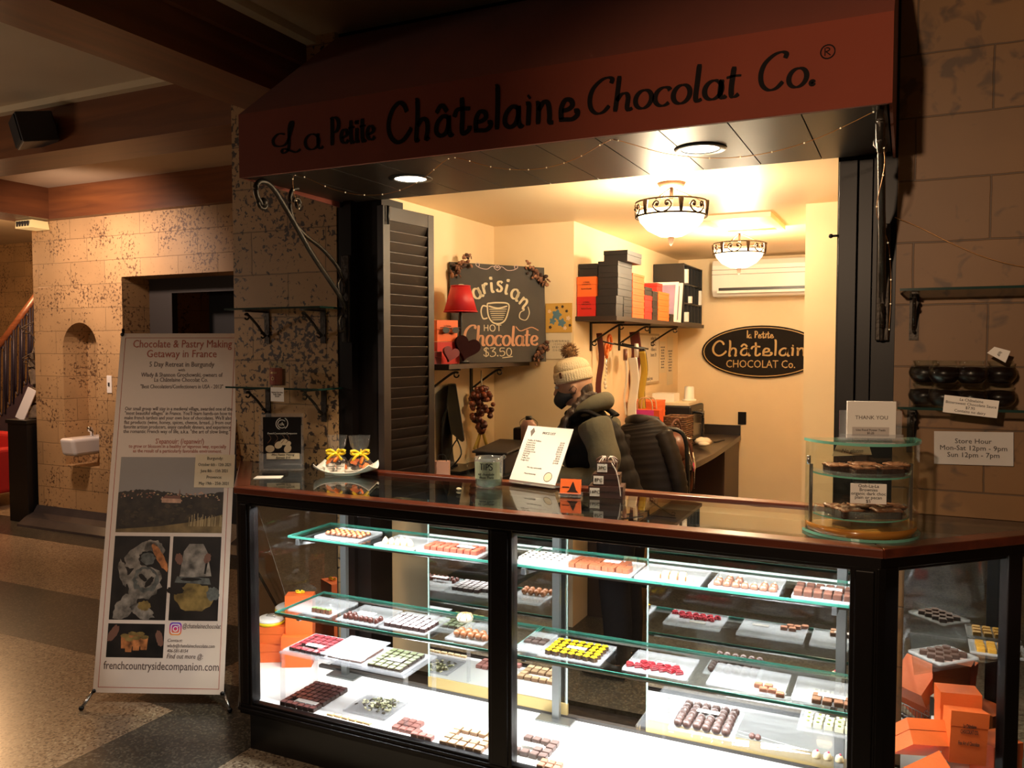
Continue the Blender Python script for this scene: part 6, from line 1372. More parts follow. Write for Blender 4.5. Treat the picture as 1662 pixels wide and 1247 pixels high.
m.tube(tor, [(.135, .088), (.13, .085), (.13, .085), (.13, .085), (.10, .065), (.055, .05)], 20, 0, up=UX)
LA = [(-1.345, 3.705, 1.238), (-1.275, 3.66, 1.09), (-1.29, 3.65, .985), (-1.42, 3.675, .962), (-1.555, 3.70, .975), (-1.60, 3.715, .98)]
RA = [(-1.395, 4.00, 1.215), (-1.40, 4.05, 1.10), (-1.43, 4.05, 1.02), (-1.53, 4.02, 1.02), (-1.60, 3.98, 1.025), (-1.63, 3.965, 1.025)]
for A_ in (LA, RA): m.tube(A_, [.044, .042, .040, .037, .029, .027], 14, 0)
for s_ in (-1, 1):
    m.tube([(-1.245, 3.85+s_*.085, .84), (-1.25, 3.85+s_*.09, .62), (-1.255, 3.85+s_*.09, .45), (-1.235, 3.85+s_*.09, .25), (-1.235, 3.85+s_*.09, .06)], [.09, .075, .055, .05, .038], 14, 0, up=UX)
    m.tube([(-1.215, 3.85+s_*.09, .045), (-1.33, 3.85+s_*.095, .035), (-1.40, 3.85+s_*.10, .03)], [.035, .034, .022], 12, 0)
def hand(mb, w, d, side):
    """palm with four bent fingers and a thumb; w wrist, d pointing direction"""
    w = Vector(w); d = Vector(d).normalized(); lat = Vector((0, 0, 1)).cross(d).normalized()*side; dn = Vector((0, 0, -1))
    mb.tube([w, w+d*.04, w+d*.085], [(.024, .016), (.038, .017), (.040, .013)], 12)
    for k, L in enumerate((.066, .074, .069, .052)):
        b = w+d*.080+lat*(.028-.019*k); mb.tube([b, b+d*L*.42+dn*.004, b+d*L*.78+dn*.016, b+d*L*.95+dn*.034], [.0088, .0084, .0078, .006], 8)
    b = w+d*.025+lat*.030; mb.tube([b, b+d*.028+lat*.022+dn*.004, b+d*.062+lat*.026+dn*.012], [.012, .0105, .008], 8)
hand(m, (-1.60, 3.715, .98), (-1, .18, -.04), 1); hand(m, (-1.63, 3.965, 1.025), (-1, -.1, -.05), -1)
remesh(m.build('body', SKIN, pr), .006, 4)
m = MB()
for s_ in (-1, 1): m.ball((-.0865, s_*.031, .016), .0115, 12, 0, HR)
o = m.build('eyes', mat('eye_white', rgb(226, 218, 208), .2), pr)
m = MB()
for s_ in (-1, 1): m.ball((-.0945, s_*.031, .015), .0055, 10, 0, HR)
m.build('irises', mat('iris_dark', rgb(40, 28, 22), .2), o)
m = MB()
for s_ in (-1, 1): m.tube([(-.090, s_*.016, .036), (-.093, s_*.032, .041), (-.082, s_*.050, .036)], [.0025, .004, .002], 8, 0, HR)
HAIR = mat('dark_hair', rgb(48, 32, 24), .5, noise=.4, nscale=50, bump=.6, bscale=120, stretch=(1, 1, .2))
m.build('eyebrows', HAIR, pr)
# mask
m = MB(); n1, n2 = 16, 10; vs = []
for dd in (.004, .0):
    for i in range(n1+1):
        az = R(-88+176*i/n1)
        for j in range(n2+1):
            v = j/n2; zt = -.004-.030*abs(math.sin(az))**1.5; zb = -.112+.050*abs(math.sin(az))**1.6; z = zb+(zt-zb)*v
            bul = math.exp(-(az/.5)**2); prof = .082+.010*math.sin(PI*min(1, v*1.1))+bul*.034*math.sin(PI*(.12+.80*v))**1.2-.012*(1-v)*(1-bul)
            rx = prof+dd; vs.append((-rx*math.cos(az)-.012*bul*0-.0, rx*.93*math.sin(az)*.92, z))
K = (n1+1)*(n2+1); fs = []
for i in range(n1):
    for j in range(n2):
        a = i*(n2+1)+j; fs += [(a, a+n2+1, a+n2+2, a+1), (K+a, K+a+1, K+a+n2+2, K+a+n2+1)]
for i in range(n1):
    for j in (0, n2): a = i*(n2+1)+j; fs.append((a, a+n2+1, K+a+n2+1, K+a))
for j in range(n2):
    for i in (0, n1): a = i*(n2+1)+j; fs.append((a, a+1, K+a+1, K+a))
m.add(vs, fs, 0, True, HR); o = m.build('face_mask', mat('mask_cloth', rgb(44, 46, 52), .85, bump=.2, bscale=200), pr)
m = MB()
for s_ in (-1, 1):
    m.tube([(-.012, s_*.079, -.018), (.022, s_*.088, .004), (.034, s_*.087, -.016), (.02, s_*.085, -.038), (-.008, s_*.078, -.042)], .002, 6, 0, HR)
m.build('ear_loops', D.materials['mask_cloth'], o)
# knit hat
KN = mat('cream_knit', rgb(226, 206, 168), .9, bump=.5, bscale=160)
HM = HR @ Matrix.Translation((.010, 0, .030)) @ Matrix.Rotation(R(1), 4, 'Y')
rib = lambda a: .018*math.cos(44*a)
ht = MB().lathe([(.082, .05), (.096, .055), (.097, .075), (.088, .10), (.066, .120), (.034, .132), (.0001, .135)], 132, 0, HM, ripple=rib, sx=1.04, sy=.90).build('knit_hat', KN, pr)
MB().lathe([(.091, .0), (.100, -.004), (.104, .006), (.105, .045), (.101, .060), (.093, .062), (.090, .05)], 132, 0, HM, ripple=rib, sx=1.04, sy=.90).build('cuff', KN, ht)
m = MB(); m.box((-.012, -.0985, .026), (.004, -.0945, .058), 0, HM @ Matrix.Rotation(R(-28), 4, 'Z')); m.build('leather_tab', LE, ht)
m = MB(); PC = HM @ Vector((.010, 0, .165)); m.ball(PC, .032, 14, 0)
for k in range(520):
    d = Vector((random.gauss(0, 1), random.gauss(0, 1), random.gauss(0, 1))).normalized(); e1 = PC+d*.028; e2 = PC+d*random.uniform(.038, .05)+Vector((random.gauss(0, .004), random.gauss(0, .004), random.gauss(0, .004)))
    m.tube([e1, (e1+e2)/2, e2], [.0016, .0013, .0004], 3, random.choice((0, 1)))
m.build('pompom', [mat('fur_tan', rgb(150, 112, 72), .8), mat('fur_brown', rgb(96, 66, 42), .8)], ht)
# hair: nape and a long braid in front of the shoulder
m = MB(); m.tube(cr([(-1.425, 3.82, 1.36), (-1.445, 3.785, 1.325), (-1.475, 3.76, 1.28), (-1.515, 3.735, 1.21), (-1.545, 3.72, 1.12), (-1.56, 3.71, 1.03), (-1.565, 3.705, .985)], 8), [.024+.004*math.sin(k*1.25) if k < 42 else .018 for k in range(49)], 12, 0, up=UX)
m.ball((.050, 0, -.022), .068, 18, 0, HR, sc=(.85, .90, 1.05)); m.tube([(-1.44, 3.85, 1.36), (-1.42, 3.85, 1.30)], [.06, .05], 14, 0, up=UX)
remesh(m.build('hair', HAIR, pr), .006, 2)
# hoodie
HO = mat('hoodie_fleece', rgb(98, 94, 80), .9, spec=.15, noise=.10, nscale=10, bump=.7, bscale=14)
m = MB(); m.tube(tor[:5]+[(-1.425, 3.85, 1.262)], [(.160, .105), (.155, .104), (.15, .104), (.15, .105), (.125, .085), (.085, .07)], 22, 0, up=UX)
def sleeve(A_, s_):
    P = cr(A_[:5], 5); m.tube(P, [.082-.030*k/len(P)+.004*math.sin(k*1.4) for k in range(len(P))], 16, 0)
    m.tube([A_[4], tuple(Vector(A_[4]).lerp(Vector(A_[5]), .5))], [.041, .037], 14, 0)
sleeve(LA, -1); sleeve(RA, 1)
m.tube(cr([(-1.47, 3.775, 1.262), (-1.42, 3.76, 1.295), (-1.365, 3.785, 1.325), (-1.338, 3.85, 1.335), (-1.365, 3.915, 1.325), (-1.42, 3.94, 1.295), (-1.47, 3.925, 1.262)], 5), [(.018+.026*math.sin(PI*k/30), .020+.026*math.sin(PI*k/30)) for k in range(31)], 14, 0)
remesh(m.build('hoodie', HO, pr), .0075, 5)
# quilted vest over it: puffed rings, armholes left open
m = MB(); VP = cr([(-1.275, 3.85, .80), (-1.325, 3.85, .92), (-1.37, 3.85, 1.04), (-1.405, 3.85, 1.15), (-1.425, 3.85, 1.215), (-1.44, 3.85, 1.262)], 8)
rr_ = cr([(.190, .145), (.184, .150), (.176, .150), (.168, .145), (.126, .110), (.090, .084)], 8)
m.tube(VP, [(a+.006*abs(math.sin(k*PI/5)), b+.008*abs(math.sin(k*PI/5))) for k, (a, b) in enumerate(rr_)], 28, 0, up=UX)
m.tube(cr([(-1.475, 3.745, 1.245), (-1.40, 3.725, 1.292), (-1.31, 3.745, 1.255)], 5), [(.028, .012)]*11, 10, 0)
m.tube(cr([(-1.475, 3.955, 1.245), (-1.40, 3.975, 1.292), (-1.31, 3.955, 1.255)], 5), [(.028, .012)]*11, 10, 0)
m.tube([(-1.452+.072*math.cos(2*PI*k/20), 3.85+.082*math.sin(2*PI*k/20), 1.285+.02*math.cos(2*PI*k/20)) for k in range(20)], (.018, .024) if False else .022, 10, closed=True)
VST = mat('black_quilt', rgb(20, 18, 19), .7, spec=.12, noise=.2, nscale=20)
remesh(m.build('vest', VST, pr), .0075, 3)
m = MB()
for s_ in (-1, 1): m.tube([(-1.245, 3.85+s_*.085, .86), (-1.25, 3.85+s_*.09, .62), (-1.255, 3.85+s_*.09, .45), (-1.237, 3.85+s_*.09, .25), (-1.237, 3.85+s_*.09, .09)], [.105, .092, .076, .070, .064], 16, 0, up=UX)
remesh(m.build('trousers', mat('dark_jeans', rgb(20, 20, 24), .9, spec=.1), pr), .01, 3)
for s_ in (-1, 1):
    m = MB(); m.tube([(-1.195, 3.85+s_*.09, .05), (-1.26, 3.85+s_*.093, .055), (-1.34, 3.85+s_*.097, .042), (-1.41, 3.85+s_*.10, .032)], [(.040, .045), (.046, .05), (.044, .036), (.03, .024)], 14, 0); m.build('shoe', M_BLACK, pr)

# bar chair with a quilted jacket over its back
cx, cy = -1.215, 4.53
st = thing('bar_chair', 'dark high chair behind the counter, under the quilted jacket', 'chair', (cx, cy, 0))
MB().lathe([(.17, .70), (.18, .715), (.175, .74), (.0001, .745)], 28, sx=1., sy=1., M=Matrix.Translation((cx, cy, 0))).build('seat', M_BLACK, st)
for k in range(4):
    a = R(45+90*k); m = MB(); m.tube([(cx+.12*math.cos(a), cy+.12*math.sin(a), .70), (cx+.19*math.cos(a), cy+.19*math.sin(a), .012), (cx+.19*math.cos(a), cy+.19*math.sin(a), 0)], [.014, .013, .015], 10); m.build('leg', M_BLACK, st)
m = MB(); m.tube([(cx+.165*math.cos(2*PI*k/24), cy+.165*math.sin(2*PI*k/24), .28) for k in range(24)], .009, 8, closed=True); m.build('foot_ring', M_BLACK, st)
m = MB(); m.tube(cr([(cx-.14, cy-.07, .73), (cx-.15, cy-.12, .95), (cx-.13, cy-.14, 1.13), (cx, cy-.155, 1.16), (cx+.13, cy-.14, 1.13), (cx+.15, cy-.12, .95), (cx+.14, cy-.07, .73)], 6), .012, 8); m.build('back_frame', M_BLACK, st)
jk = thing('jacket', 'dark brown quilted puffer jacket hung over the high chair', 'jacket', (cx-.02, cy-.16, .82))
JM = mat('brown_black_quilt', rgb(40, 33, 29), .5, spec=.2, noise=.12, nscale=14)
m = MB()
JP = cr([(cx-.05, cy-.17, .80), (cx-.06, cy-.175, .92), (cx-.075, cy-.175, 1.04), (cx-.09, cy-.165, 1.13), (cx-.10, cy-.16, 1.185), (cx-.105, cy-.158, 1.205)], 8)
JR = cr([(.175, .066), (.172, .07), (.166, .07), (.15, .066), (.105, .05), (.045, .028)], 8)
m.tube(JP, [(a*(1+.035*abs(math.sin(k*PI/2.5))), b+.009*abs(math.sin(k*PI/2.5))) for k, (a, b) in enumerate(JR)], 28, 0, up=(0, 1, 0))
o = m.build('body', JM, jk)
for s_, x0, x1, z0, z1, dy in ((1, .035, .135, 1.14, .80, -.215), (-1, -.165, -.15, 1.12, .84, -.215)):
    P = cr([(cx+x0, cy+dy+.02, z0), (cx+x0+(x1-x0)*.55, cy+dy, z0-.12), (cx+x1*.95, cy+dy, z0-.25), (cx+x1, cy+dy+.02, z1)], 8)
    MB().tube(P, [.046+.007*abs(math.sin(k*PI/2.6))-.0005*k for k in range(len(P))], 16, 0, up=UX).build('sleeve', JM, jk)
m = MB(); m.tube(cr([(cx-.17, cy-.14, 1.19), (cx-.10, cy-.20, 1.205), (cx-.01, cy-.14, 1.19)], 5), [(.028, .03)]*11, 12, 0); m.build('collar', JM, jk)

# ---------------------------------------------------------------- hall: banner
Bo = Vector((-3.263, 2.473, .055)); BRt = Vector((-2.7155, 2.7065, .055)); TLt = Vector((-3.5134, 2.8665, 1.6648))
bX = (BRt-Bo).normalized(); bY = (TLt-Bo).normalized(); bN = bX.cross(bY); BWd = (BRt-Bo).length; BHt = (TLt-Bo).length
BF = frameM((0, 0, 0), bX, bY)
bnr = thing('banner_stand', 'tall cream retreat banner on a stand, leaning at the left of the display case', 'banner', Bo)
def bn(px_, py_):
    d = _f*FPX+_r*(px_-831)-_u*(py_-623.5); o_ = Vector((0, 0, CAMH)); t = (Bo-o_).dot(bN)/d.dot(bN); p = o_+d*t-Bo
    k = bX.dot(bY); a, b = p.dot(bX), p.dot(bY); v = (b-k*a)/(1-k*k); return (a-k*v, v)
fab = MB().box((0, 0, -.001), (BWd, BHt, .001), 0, BF).build('banner_sheet', mat('banner_vinyl', rgb(226, 206, 188), .45), bnr, True)
m = MB(); e_ = .022; w_ = .0025
for a, b in (((e_, e_), (BWd-e_, e_+w_)), ((e_, BHt-e_-w_), (BWd-e_, BHt-e_)), ((e_, e_), (e_+w_, BHt-e_)), ((BWd-e_-w_, e_), (BWd-e_, BHt-e_))): m.box((*a, .001), (*b, .0014), 0, BF)
m.build('red_border', M_REDINK, fab, True)
def btext(s_, px_, py_, size, m_=None, width=None, al='CENTER', shear=0.):
    u, v = bn(px_, py_); return text('printed_words', s_, size, BF @ Matrix.Translation((u, v, .0016)), m_ or M_GREYINK, fab, al, width, shear=shear)
wpx = lambda a, b, y: bn(b, y)[0]-bn(a, y)[0]
DKI = mat('banner_ink', rgb(86, 66, 60), .7)
btext('Chocolate & Pastry Making', 296, 559, .056, M_REDINK, wpx(216, 376, 559)); btext('Getaway in France', 295, 575, .054, M_REDINK, wpx(239, 352, 575))
btext('5 Day Retreat in Burgundy', 295, 592, .036, DKI, wpx(242, 347, 592)); btext('with', 295, 601, .020, DKI)
btext('Wlady & Shannon Grochowski, owners of', 295, 609, .030, DKI, wpx(229, 361, 609)); btext('La Châtelaine Chocolat Co.', 294, 617, .030, DKI, wpx(251, 338, 617)); btext('"Best Chocolatiers/Confectioners in USA - 2013"', 295, 628, .028, DKI, wpx(228, 362, 628))
for k, s_ in enumerate(('Our small group will stay in a medieval village, awarded one of the', '"most beautiful villages" in France. You\'ll learn hands-on how to', 'make french tartlets and your own box of chocolates. We\'ll also', 'flat products (wine, honey, spices, cheese, bread...) from our', 'favorite artisan producers, enjoy candlelit dinners, and experience', 'the romantic French way of life, a.k.a. "the art of slow living."')):
    y = 664+k*7.4; btext(s_, 290-k*.6, y, .0255, DKI, wpx(203-k*.5, 377-k*.6, y))
btext("S'epanouir: (/epanwir/)", 292, 717, .036, M_REDINK, wpx(254, 332, 717)); btext('to grow or blossom in a healthy or vigorous way, especially', 288, 725, .024, M_REDINK, wpx(210, 368, 725)); btext('as the result of a particularly favorable environment.', 288, 732.5, .024, M_REDINK, wpx(218, 362, 732))
def photo(px0, py0, px1, py1, m_, name='printed_photo'):
    (u0, v1), (u1, v0) = bn(px0, py0), bn(px1, py1); u0, u1 = min(u0, u1), max(u0, u1)
    return u0, v0, u1, v1
def P_(mb, pts, mi, lift): mb.prism(pts, .001+lift-.0003, .001+lift, mi, M=BF)
uL = bn(197, 742)[0]; uR = .552
SKY = mat('print_sky', rgb(150, 142, 136), .5); TREE = mat('print_trees', rgb(48, 38, 28), .5, noise=.7, nscale=22); FIELD = mat('print_field', rgb(120, 98, 62), .5, noise=.4, nscale=18); HOUSE = mat('print_house', rgb(196, 152, 124), .5, noise=.3, nscale=40)
v1 = bn(197, 742)[1]; v0 = bn(190, 864)[1]; vm = bn(194, 795)[1]
rj = random.Random(3); m = MB(); P_(m, [(uL, vm-.05), (uR, vm-.05), (uR, v1), (uL, v1)], 0, .0004)
top = [(uL+(uR-uL)*k/60, vm-.012+.012*math.sin(k*.11)+rj.uniform(-.003, .004)) for k in range(61)]
P_(m, [(uL, v0), (uR, v0)]+top[::-1], 1, .0007); P_(m, [(uL, v0), (uR, v0), (uR, v0+.085), (uL+.36, v0+.05), (uL+.2, v0+.028), (uL, v0+.014)], 2, .001)
hx, hy = bn(277, 812); P_(m, [(hx-.042, hy-.012), (hx+.05, hy-.014), (hx+.05, hy+.006), (hx-.042, hy+.008)], 3, .001); P_(m, [(hx-.04, hy+.008), (hx+.048, hy+.006), (hx+.038, hy+.020), (hx-.028, hy+.020)], 4, .001); P_(m, [(hx+.036, hy+.01), (hx+.047, hy+.01), (hx+.042, hy+.055)], 4, .0011)
for k in range(70):
    x = uL+rj.uniform(.005, uR-uL-.02); y = vm-.03+rj.gauss(0, .008); w = rj.uniform(.003, .011); P_(m, [(x, y), (x+w, y), (x+w, y+.004), (x+w*.5, y+.007), (x, y+.004)], rj.choice((3, 4, 5)), .0009+.000002*k)
for k in range(90):
    x = uL+rj.uniform(.01, uR-uL-.03); y = v0+.03+rj.uniform(.0, .075)+.05*((x-uL)/.55); r_ = rj.uniform(.006, .02); P_(m, [(x+r_*rj.uniform(.6, 1.1)*math.cos(t), min(vm-.02, y+r_*.6*rj.uniform(.5, 1.1)*math.sin(t))) for t in [2*PI*q/9 for q in range(9)]], rj.choice((1, 6, 6)), .00075+.000002*k)
for k in range(26):
    x = uL+.34+rj.uniform(0, .2); h = rj.uniform(.02, .06); P_(m, [(x, v0+.03), (x+.003, v0+.03), (x+.004, v0+.03+h), (x+.001, v0+.03+h)], 5, .0012)
m.build('landscape_print', [SKY, TREE, FIELD, HOUSE, mat('print_roof', rgb(120, 78, 62), .5), mat('print_stalks', rgb(176, 152, 108), .5), mat('print_bush', rgb(62, 50, 34), .5, noise=.6, nscale=40)], fab, True)
# sheet of dates taped over the landscape
(a0, b1), (a1, b0) = bn(318, 738), bn(381, 792); a1 = BWd+.004
o = MB().box((a0, b0, .0024), (a1, b1, .003), 0, BF).build('taped_sheet', M_CREAMP, bnr, True)
for k, (s_, k_) in enumerate((('Burgundy:', .4), ('October 6th - 12th 2021', .82), ('June 8th - 15th 2021', .68), ('Provence:', .38), ('May 19th - 25th 2021', .74))): text('printed_words', s_, .021, BF @ Matrix.Translation(((a0+a1)/2, b1-(b1-b0)*(.12+.19*k), .0034)), M_INK, o, width=(a1-a0)*k_)
# kitchen pictures
DKP = mat('print_dark', rgb(30, 24, 20), .5, noise=.8, nscale=9); LTP = mat('print_pale', rgb(128, 118, 106), .5, noise=.75, nscale=26); GLP = mat('print_glass', rgb(92, 92, 86), .5, noise=.6, nscale=34); OCP = mat('print_ochre', rgb(128, 104, 56), .5, noise=.6, nscale=22); SKP = mat('print_skin', rgb(120, 82, 66), .5); COP = mat('print_copper', rgb(168, 104, 58), .5, noise=.7, nscale=34)
def ell(cx, cy, rx, ry, a=0., n=26):
    return [(cx+q*rx*math.cos(t)*math.cos(a)-q*ry*math.sin(t)*math.sin(a), cy+q*rx*math.cos(t)*math.sin(a)+q*ry*math.sin(t)*math.cos(a)) for t, q in [(2*PI*k/n, rj.uniform(.86, 1.12)) for k in range(n)]]
def rect(px0, py0, px1, py1): (a, b), (c, d) = bn(px0, py0), bn(px1, py1); return [(a, d), (c, d), (c, b), (a, b)]
va, vb = bn(185, 870)[1], bn(180, 1006)[1]; ua, ub, uc, ud = uL+.0, uL+.262, uL+.277, uR-.0
m = MB(); P_(m, [(ua, vb), (ub, vb), (ub, va), (ua, va)], 0, .0004); cx, cy = (ua+ub)/2, (va+vb)/2
for x, y, rx, ry, a, mi, l in ((.0, .10, .09, .05, .6, 1, 7), (.06, .13, .05, .04, -.5, 1, 7), (.02, -.02, .085, .075, .2, 1, 8), (-.06, -.13, .07, .04, .9, 1, 7), (.02, -.15, .06, .03, -.4, 1, 7), (.09, .09, .07, .018, -1.0, 4, 9), (.03, .085, .042, .036, 0, 0, 10), (.033, .085, .034, .028, 0, 2, 11), (.03, -.01, .062, .058, 0, 2, 10), (.03, -.005, .045, .042, .3, 1, 11), (.045, -.02, .03, .012, .9, 0, 12), (.015, .0, .025, .01, -.7, 0, 12), (.03, -.125, .03, .022, 0, 3, 9), (-.08, .02, .02, .06, .3, 1, 6)): P_(m, [(max(ua+.002, min(ub-.002, p)), max(vb+.002, min(va-.002, q))) for p, q in ell(cx+x, cy+y, rx, ry, a)], mi, l*.0001)
m.build('glassware_print', [DKP, LTP, GLP, OCP, COP], fab, True)
m = MB(); P_(m, [(uc, vb), (ud, vb), (ud, va), (uc, va)], 0, .0004); cx = (uc+ud)/2
P_(m, [(cx-.06, cy+.12), (cx+.05, cy+.12), (cx+.075, cy+.01), (cx-.075, cy+.0)], 1, .0007); P_(m, [(cx-.035, cy+.155), (cx+.03, cy+.155), (cx+.05, cy+.12), (cx-.06, cy+.12)], 1, .0007)
P_(m, ell(cx-.08, cy+.085, .018, .026, .3), 5, .0009); P_(m, ell(cx+.052, cy+.09, .016, .024, -.3), 5, .0009); P_(m, [(cx+.04, cy+.02), (cx+.048, cy+.02), (cx+.056, cy+.08), (cx+.046, cy+.08)], 0, .0009)
P_(m, [(cx-.095, cy-.02), (cx+.075, cy-.028), (cx+.065, cy-.0), (cx-.085, cy+.008)], 2, .001); P_(m, ell(cx+.0, cy-.085, .10, .06), 3, .0008); P_(m, ell(cx-.02, cy-.005, .05, .008), 0, .0011); P_(m, ell(cx-.09, cy-.055, .04, .018), 0, .001); P_(m, ell(cx+.085, cy-.07, .03, .03), 2, .001)
m.build('cook_print', [DKP, LTP, GLP, OCP, COP, SKP], fab, True)
vc, vd = bn(180, 1012)[1], bn(177, 1067)[1]
m = MB(); P_(m, [(ua, vd), (ub, vd), (ub, vc), (ua, vc)], 0, .0004); cx, cy = (ua+ub)/2, (vc+vd)/2
for k, (x, y) in enumerate(((-.05, .02), (-.015, .03), (.02, .03), (-.03, .005), (.005, .012), (.04, .015))): P_(m, [(cx+x-.014, cy+y-.055), (cx+x+.014, cy+y-.055), (cx+x+.018, cy+y), (cx+x-.018, cy+y)], 4, .0006+.00005*k); P_(m, ell(cx+x, cy+y, .02, .009), 3, .001)
P_(m, ell(cx-.105, cy+.03, .018, .04, -.5), 5, .0008); P_(m, ell(cx+.11, cy+.01, .016, .04, .3), 5, .0008)
m.build('pastry_print', [DKP, LTP, GLP, OCP, COP, SKP], fab, True)
# camera logo, contact lines
lx, ly = bn(285, 1021); lm, ln_, ll, lb_ = nmat('logo_gradient')
tc = ln_.new('ShaderNodeTexCoord'); sp = ln_.new('ShaderNodeSeparateXYZ'); ll.new(tc.outputs['Generated'], sp.inputs[0]); ad = ln_.new('ShaderNodeMath'); ad.operation = 'SUBTRACT'; ll.new(sp.outputs[0], ad.inputs[0]); ll.new(sp.outputs[2], ad.inputs[1])
mr = ln_.new('ShaderNodeMapRange'); mr.inputs[1].default_value = -1; mr.inputs[2].default_value = 1; ll.new(sp.outputs[2], mr.inputs[0]); mr.inputs[1].default_value = 0
rp = ln_.new('ShaderNodeValToRGB'); e = rp.color_ramp.elements; e[0].color = (*rgb(244, 160, 70), 1); e[1].color = (*rgb(80, 70, 190), 1); x = e.new(.5); x.color = (*rgb(214, 50, 110), 1); ll.new(mr.outputs[0], rp.inputs[0]); ll.new(rp.outputs[0], lb_.inputs['Base Color'])
m = MB(); m.prism([(lx+p[0], ly+p[1]) for p in rr(.056, .056, .014, 5)], .001, .0015, 0, M=BF); o = m.build('camera_logo', lm, fab, True)
m = MB(); T3 = lambda x, y, d: BF @ Vector((x, y, .0015+d)); ribbon(m, [(lx+p[0], ly+p[1]) for p in rr(.040, .040, .010, 4)]+[(lx+.02, ly+.01)], .004, 0, T3, raw=True); ribbon(m, arc(lx, ly, .010, .010, 0, 360, 20), .004, 0, T3, raw=True); ribbon(m, arc(lx+.0115, ly+.0115, .0012, .0012, 0, 360, 8), .0024, 0, T3, raw=True); m.build('logo_outline', M_PAPER, o, True)
btext('@chatelainechocolat', 327, 1017, .030, DKI, wpx(296, 358, 1017), shear=.2); btext('Contact:', 284, 1040, .020, DKI, None, shear=.2); btext('wlady@chatelainechocolate.com', 310, 1049, .022, DKI, wpx(272, 349, 1049), shear=.2); btext('406-581-8154', 288, 1057, .021, DKI, wpx(271, 305, 1057), shear=.2); btext('Find out more @:', 300, 1066, .030, DKI, wpx(270, 329, 1066), shear=.2); btext('frenchcountrysidecompanion.com', 262, 1082, .050, DKI, wpx(169, 356, 1082))
# the X-shaped stand
m = MB()
for u_, v_ in ((.006, .006), (BWd-.006, .006), (.006, BHt-.006), (BWd-.006, BHt-.006)): m.tube([BF @ Vector((u_, v_, -.004)), BF @ Vector((u_, v_, .005))], .009, 10)
m.build('grommets', M_BLACK, bnr, True)
ctr = Bo+bX*BWd/2+bY*BHt*.42-bN*.05
for p in (Bo+bX*.006+bY*(BHt-.006), Bo+bX*(BWd-.006)+bY*(BHt-.006)):
    m = MB(); m.tube([ctr, p-bN*.008, p+bY*.03-bN*.002], .007, 8); m.build('arm', M_BLACK, bnr)
for p, q in ((Bo, at_z(132, 1150, .012)), (Bo+bX*BWd, at_z(373, 1153, .012))):
    m = MB(); g_ = p+bY*.012-bN*.008; m.tube([ctr, g_], .007, 8); m.tube([g_, Vector((q.x, q.y, .010))], .0075, 8, 1); m.ball((q.x, q.y, .012), .012, 8, 0); m.build('leg', [M_BLACK, M_STEEL], bnr)
m = MB(); q = Bo+bX*BWd/2-bN*.62; q.z = .012; m.tube([ctr, q], .008, 8); m.ball(q, .012, 8); m.build('leg', M_BLACK, bnr)

# ---------------------------------------------------------------- hall: fountain, switch, vent lamp, loudspeaker
fo = thing('drinking_fountain', 'white porcelain drinking fountain in the arched niche', 'drinking fountain', (-6.53, 4.9, .82))
PO = mat('fountain_porcelain', rgb(226, 220, 214), .2)
fx0, fx1 = at_y(94, 710, 4.70).x, at_y(159, 710, 4.95).x
m = MB(); m.prism([(4.70, .815), (5.12, .815), (5.12, .66), (4.73, .66)], fx0, fx1, 0, M=YZ(0)); m.build('basin', PO, fo, bevel=.03, seg=4)
m = MB(); m.box((-6.45, 5.02, .80), (-6.32, 5.13, .97)); m.build('splash_back', PO, fo, bevel=.02, seg=3)
m = MB(); m.tube([(-6.44, 4.93, .80), (-6.44, 4.93, .86), (-6.44, 4.90, .88)], .018, 10); m.ball((-6.44, 4.91, .885), .022, 10); m.build('spout', M_CHROME, fo)
q = at_y(178, 624, 4.898); sw = thing('light_switch', 'white switch plate on the stone wall between niche and banner', 'switch', q)
MB().box((-.03, -.006, -.075), (.03, 0.001, .075)).build('plate', M_WHITE, sw, True, bevel=.003); MB().box((-.008, -.012, -.015), (.008, -.006, .015)).build('toggle', M_DKGREY, sw, True)
vl = thing('vent_lamp', 'small cream slotted lamp under the beam near the stair', 'wall lamp', (-6.98, 4.84, 2.62))
m = MB(); m.add([(-7.08, 4.72, 2.70), (-6.86, 4.72, 2.70), (-6.88, 4.88, 2.70), (-7.06, 4.88, 2.70), (-7.06, 4.70, 2.63), (-6.84, 4.70, 2.63), (-6.86, 4.88, 2.63), (-7.04, 4.88, 2.63)], [(0,3,2,1), (4,5,6,7), (0,1,5,4), (1,2,6,5), (2,3,7,6), (3,0,4,7)]); m.build('housing', mat('vent_cream', rgb(232, 206, 140), .5, emit=(1, .72, .3), estr=.35), vl)
m = MB()
for k in range(5): x = -7.045+k*.036; m.box((x, 4.698, 2.645), (x+.016, 4.712, 2.69))
m.build('slots', M_DKGREY, vl)
lsp = thing('loudspeaker', 'dark blue-black loudspeaker mounted on the ceiling beam', 'loudspeaker', (-4.37, 3.1, 2.82), R(-28))
m = MB(); m.prism([(-.13, -.15), (.13, -.15), (.085, .04), (-.085, .04)], -.085, .075, 0, M=Matrix.Rotation(R(14), 4, 'X')); m.build('cabinet', mat('speaker_shell', rgb(30, 30, 38), .5), lsp, True, bevel=.008)
m = MB(); m.box((-.115, -.157, -.075), (.115, -.150, .065), 0, Matrix.Rotation(R(14), 4, 'X')); m.build('grille', mat('speaker_grille', rgb(20, 20, 24), .8), lsp, True)
m = MB(); m.tube([(0, .0, .0), (.02, .06, .02)], .012, 8); m.build('mount', M_BLACK, lsp, True)

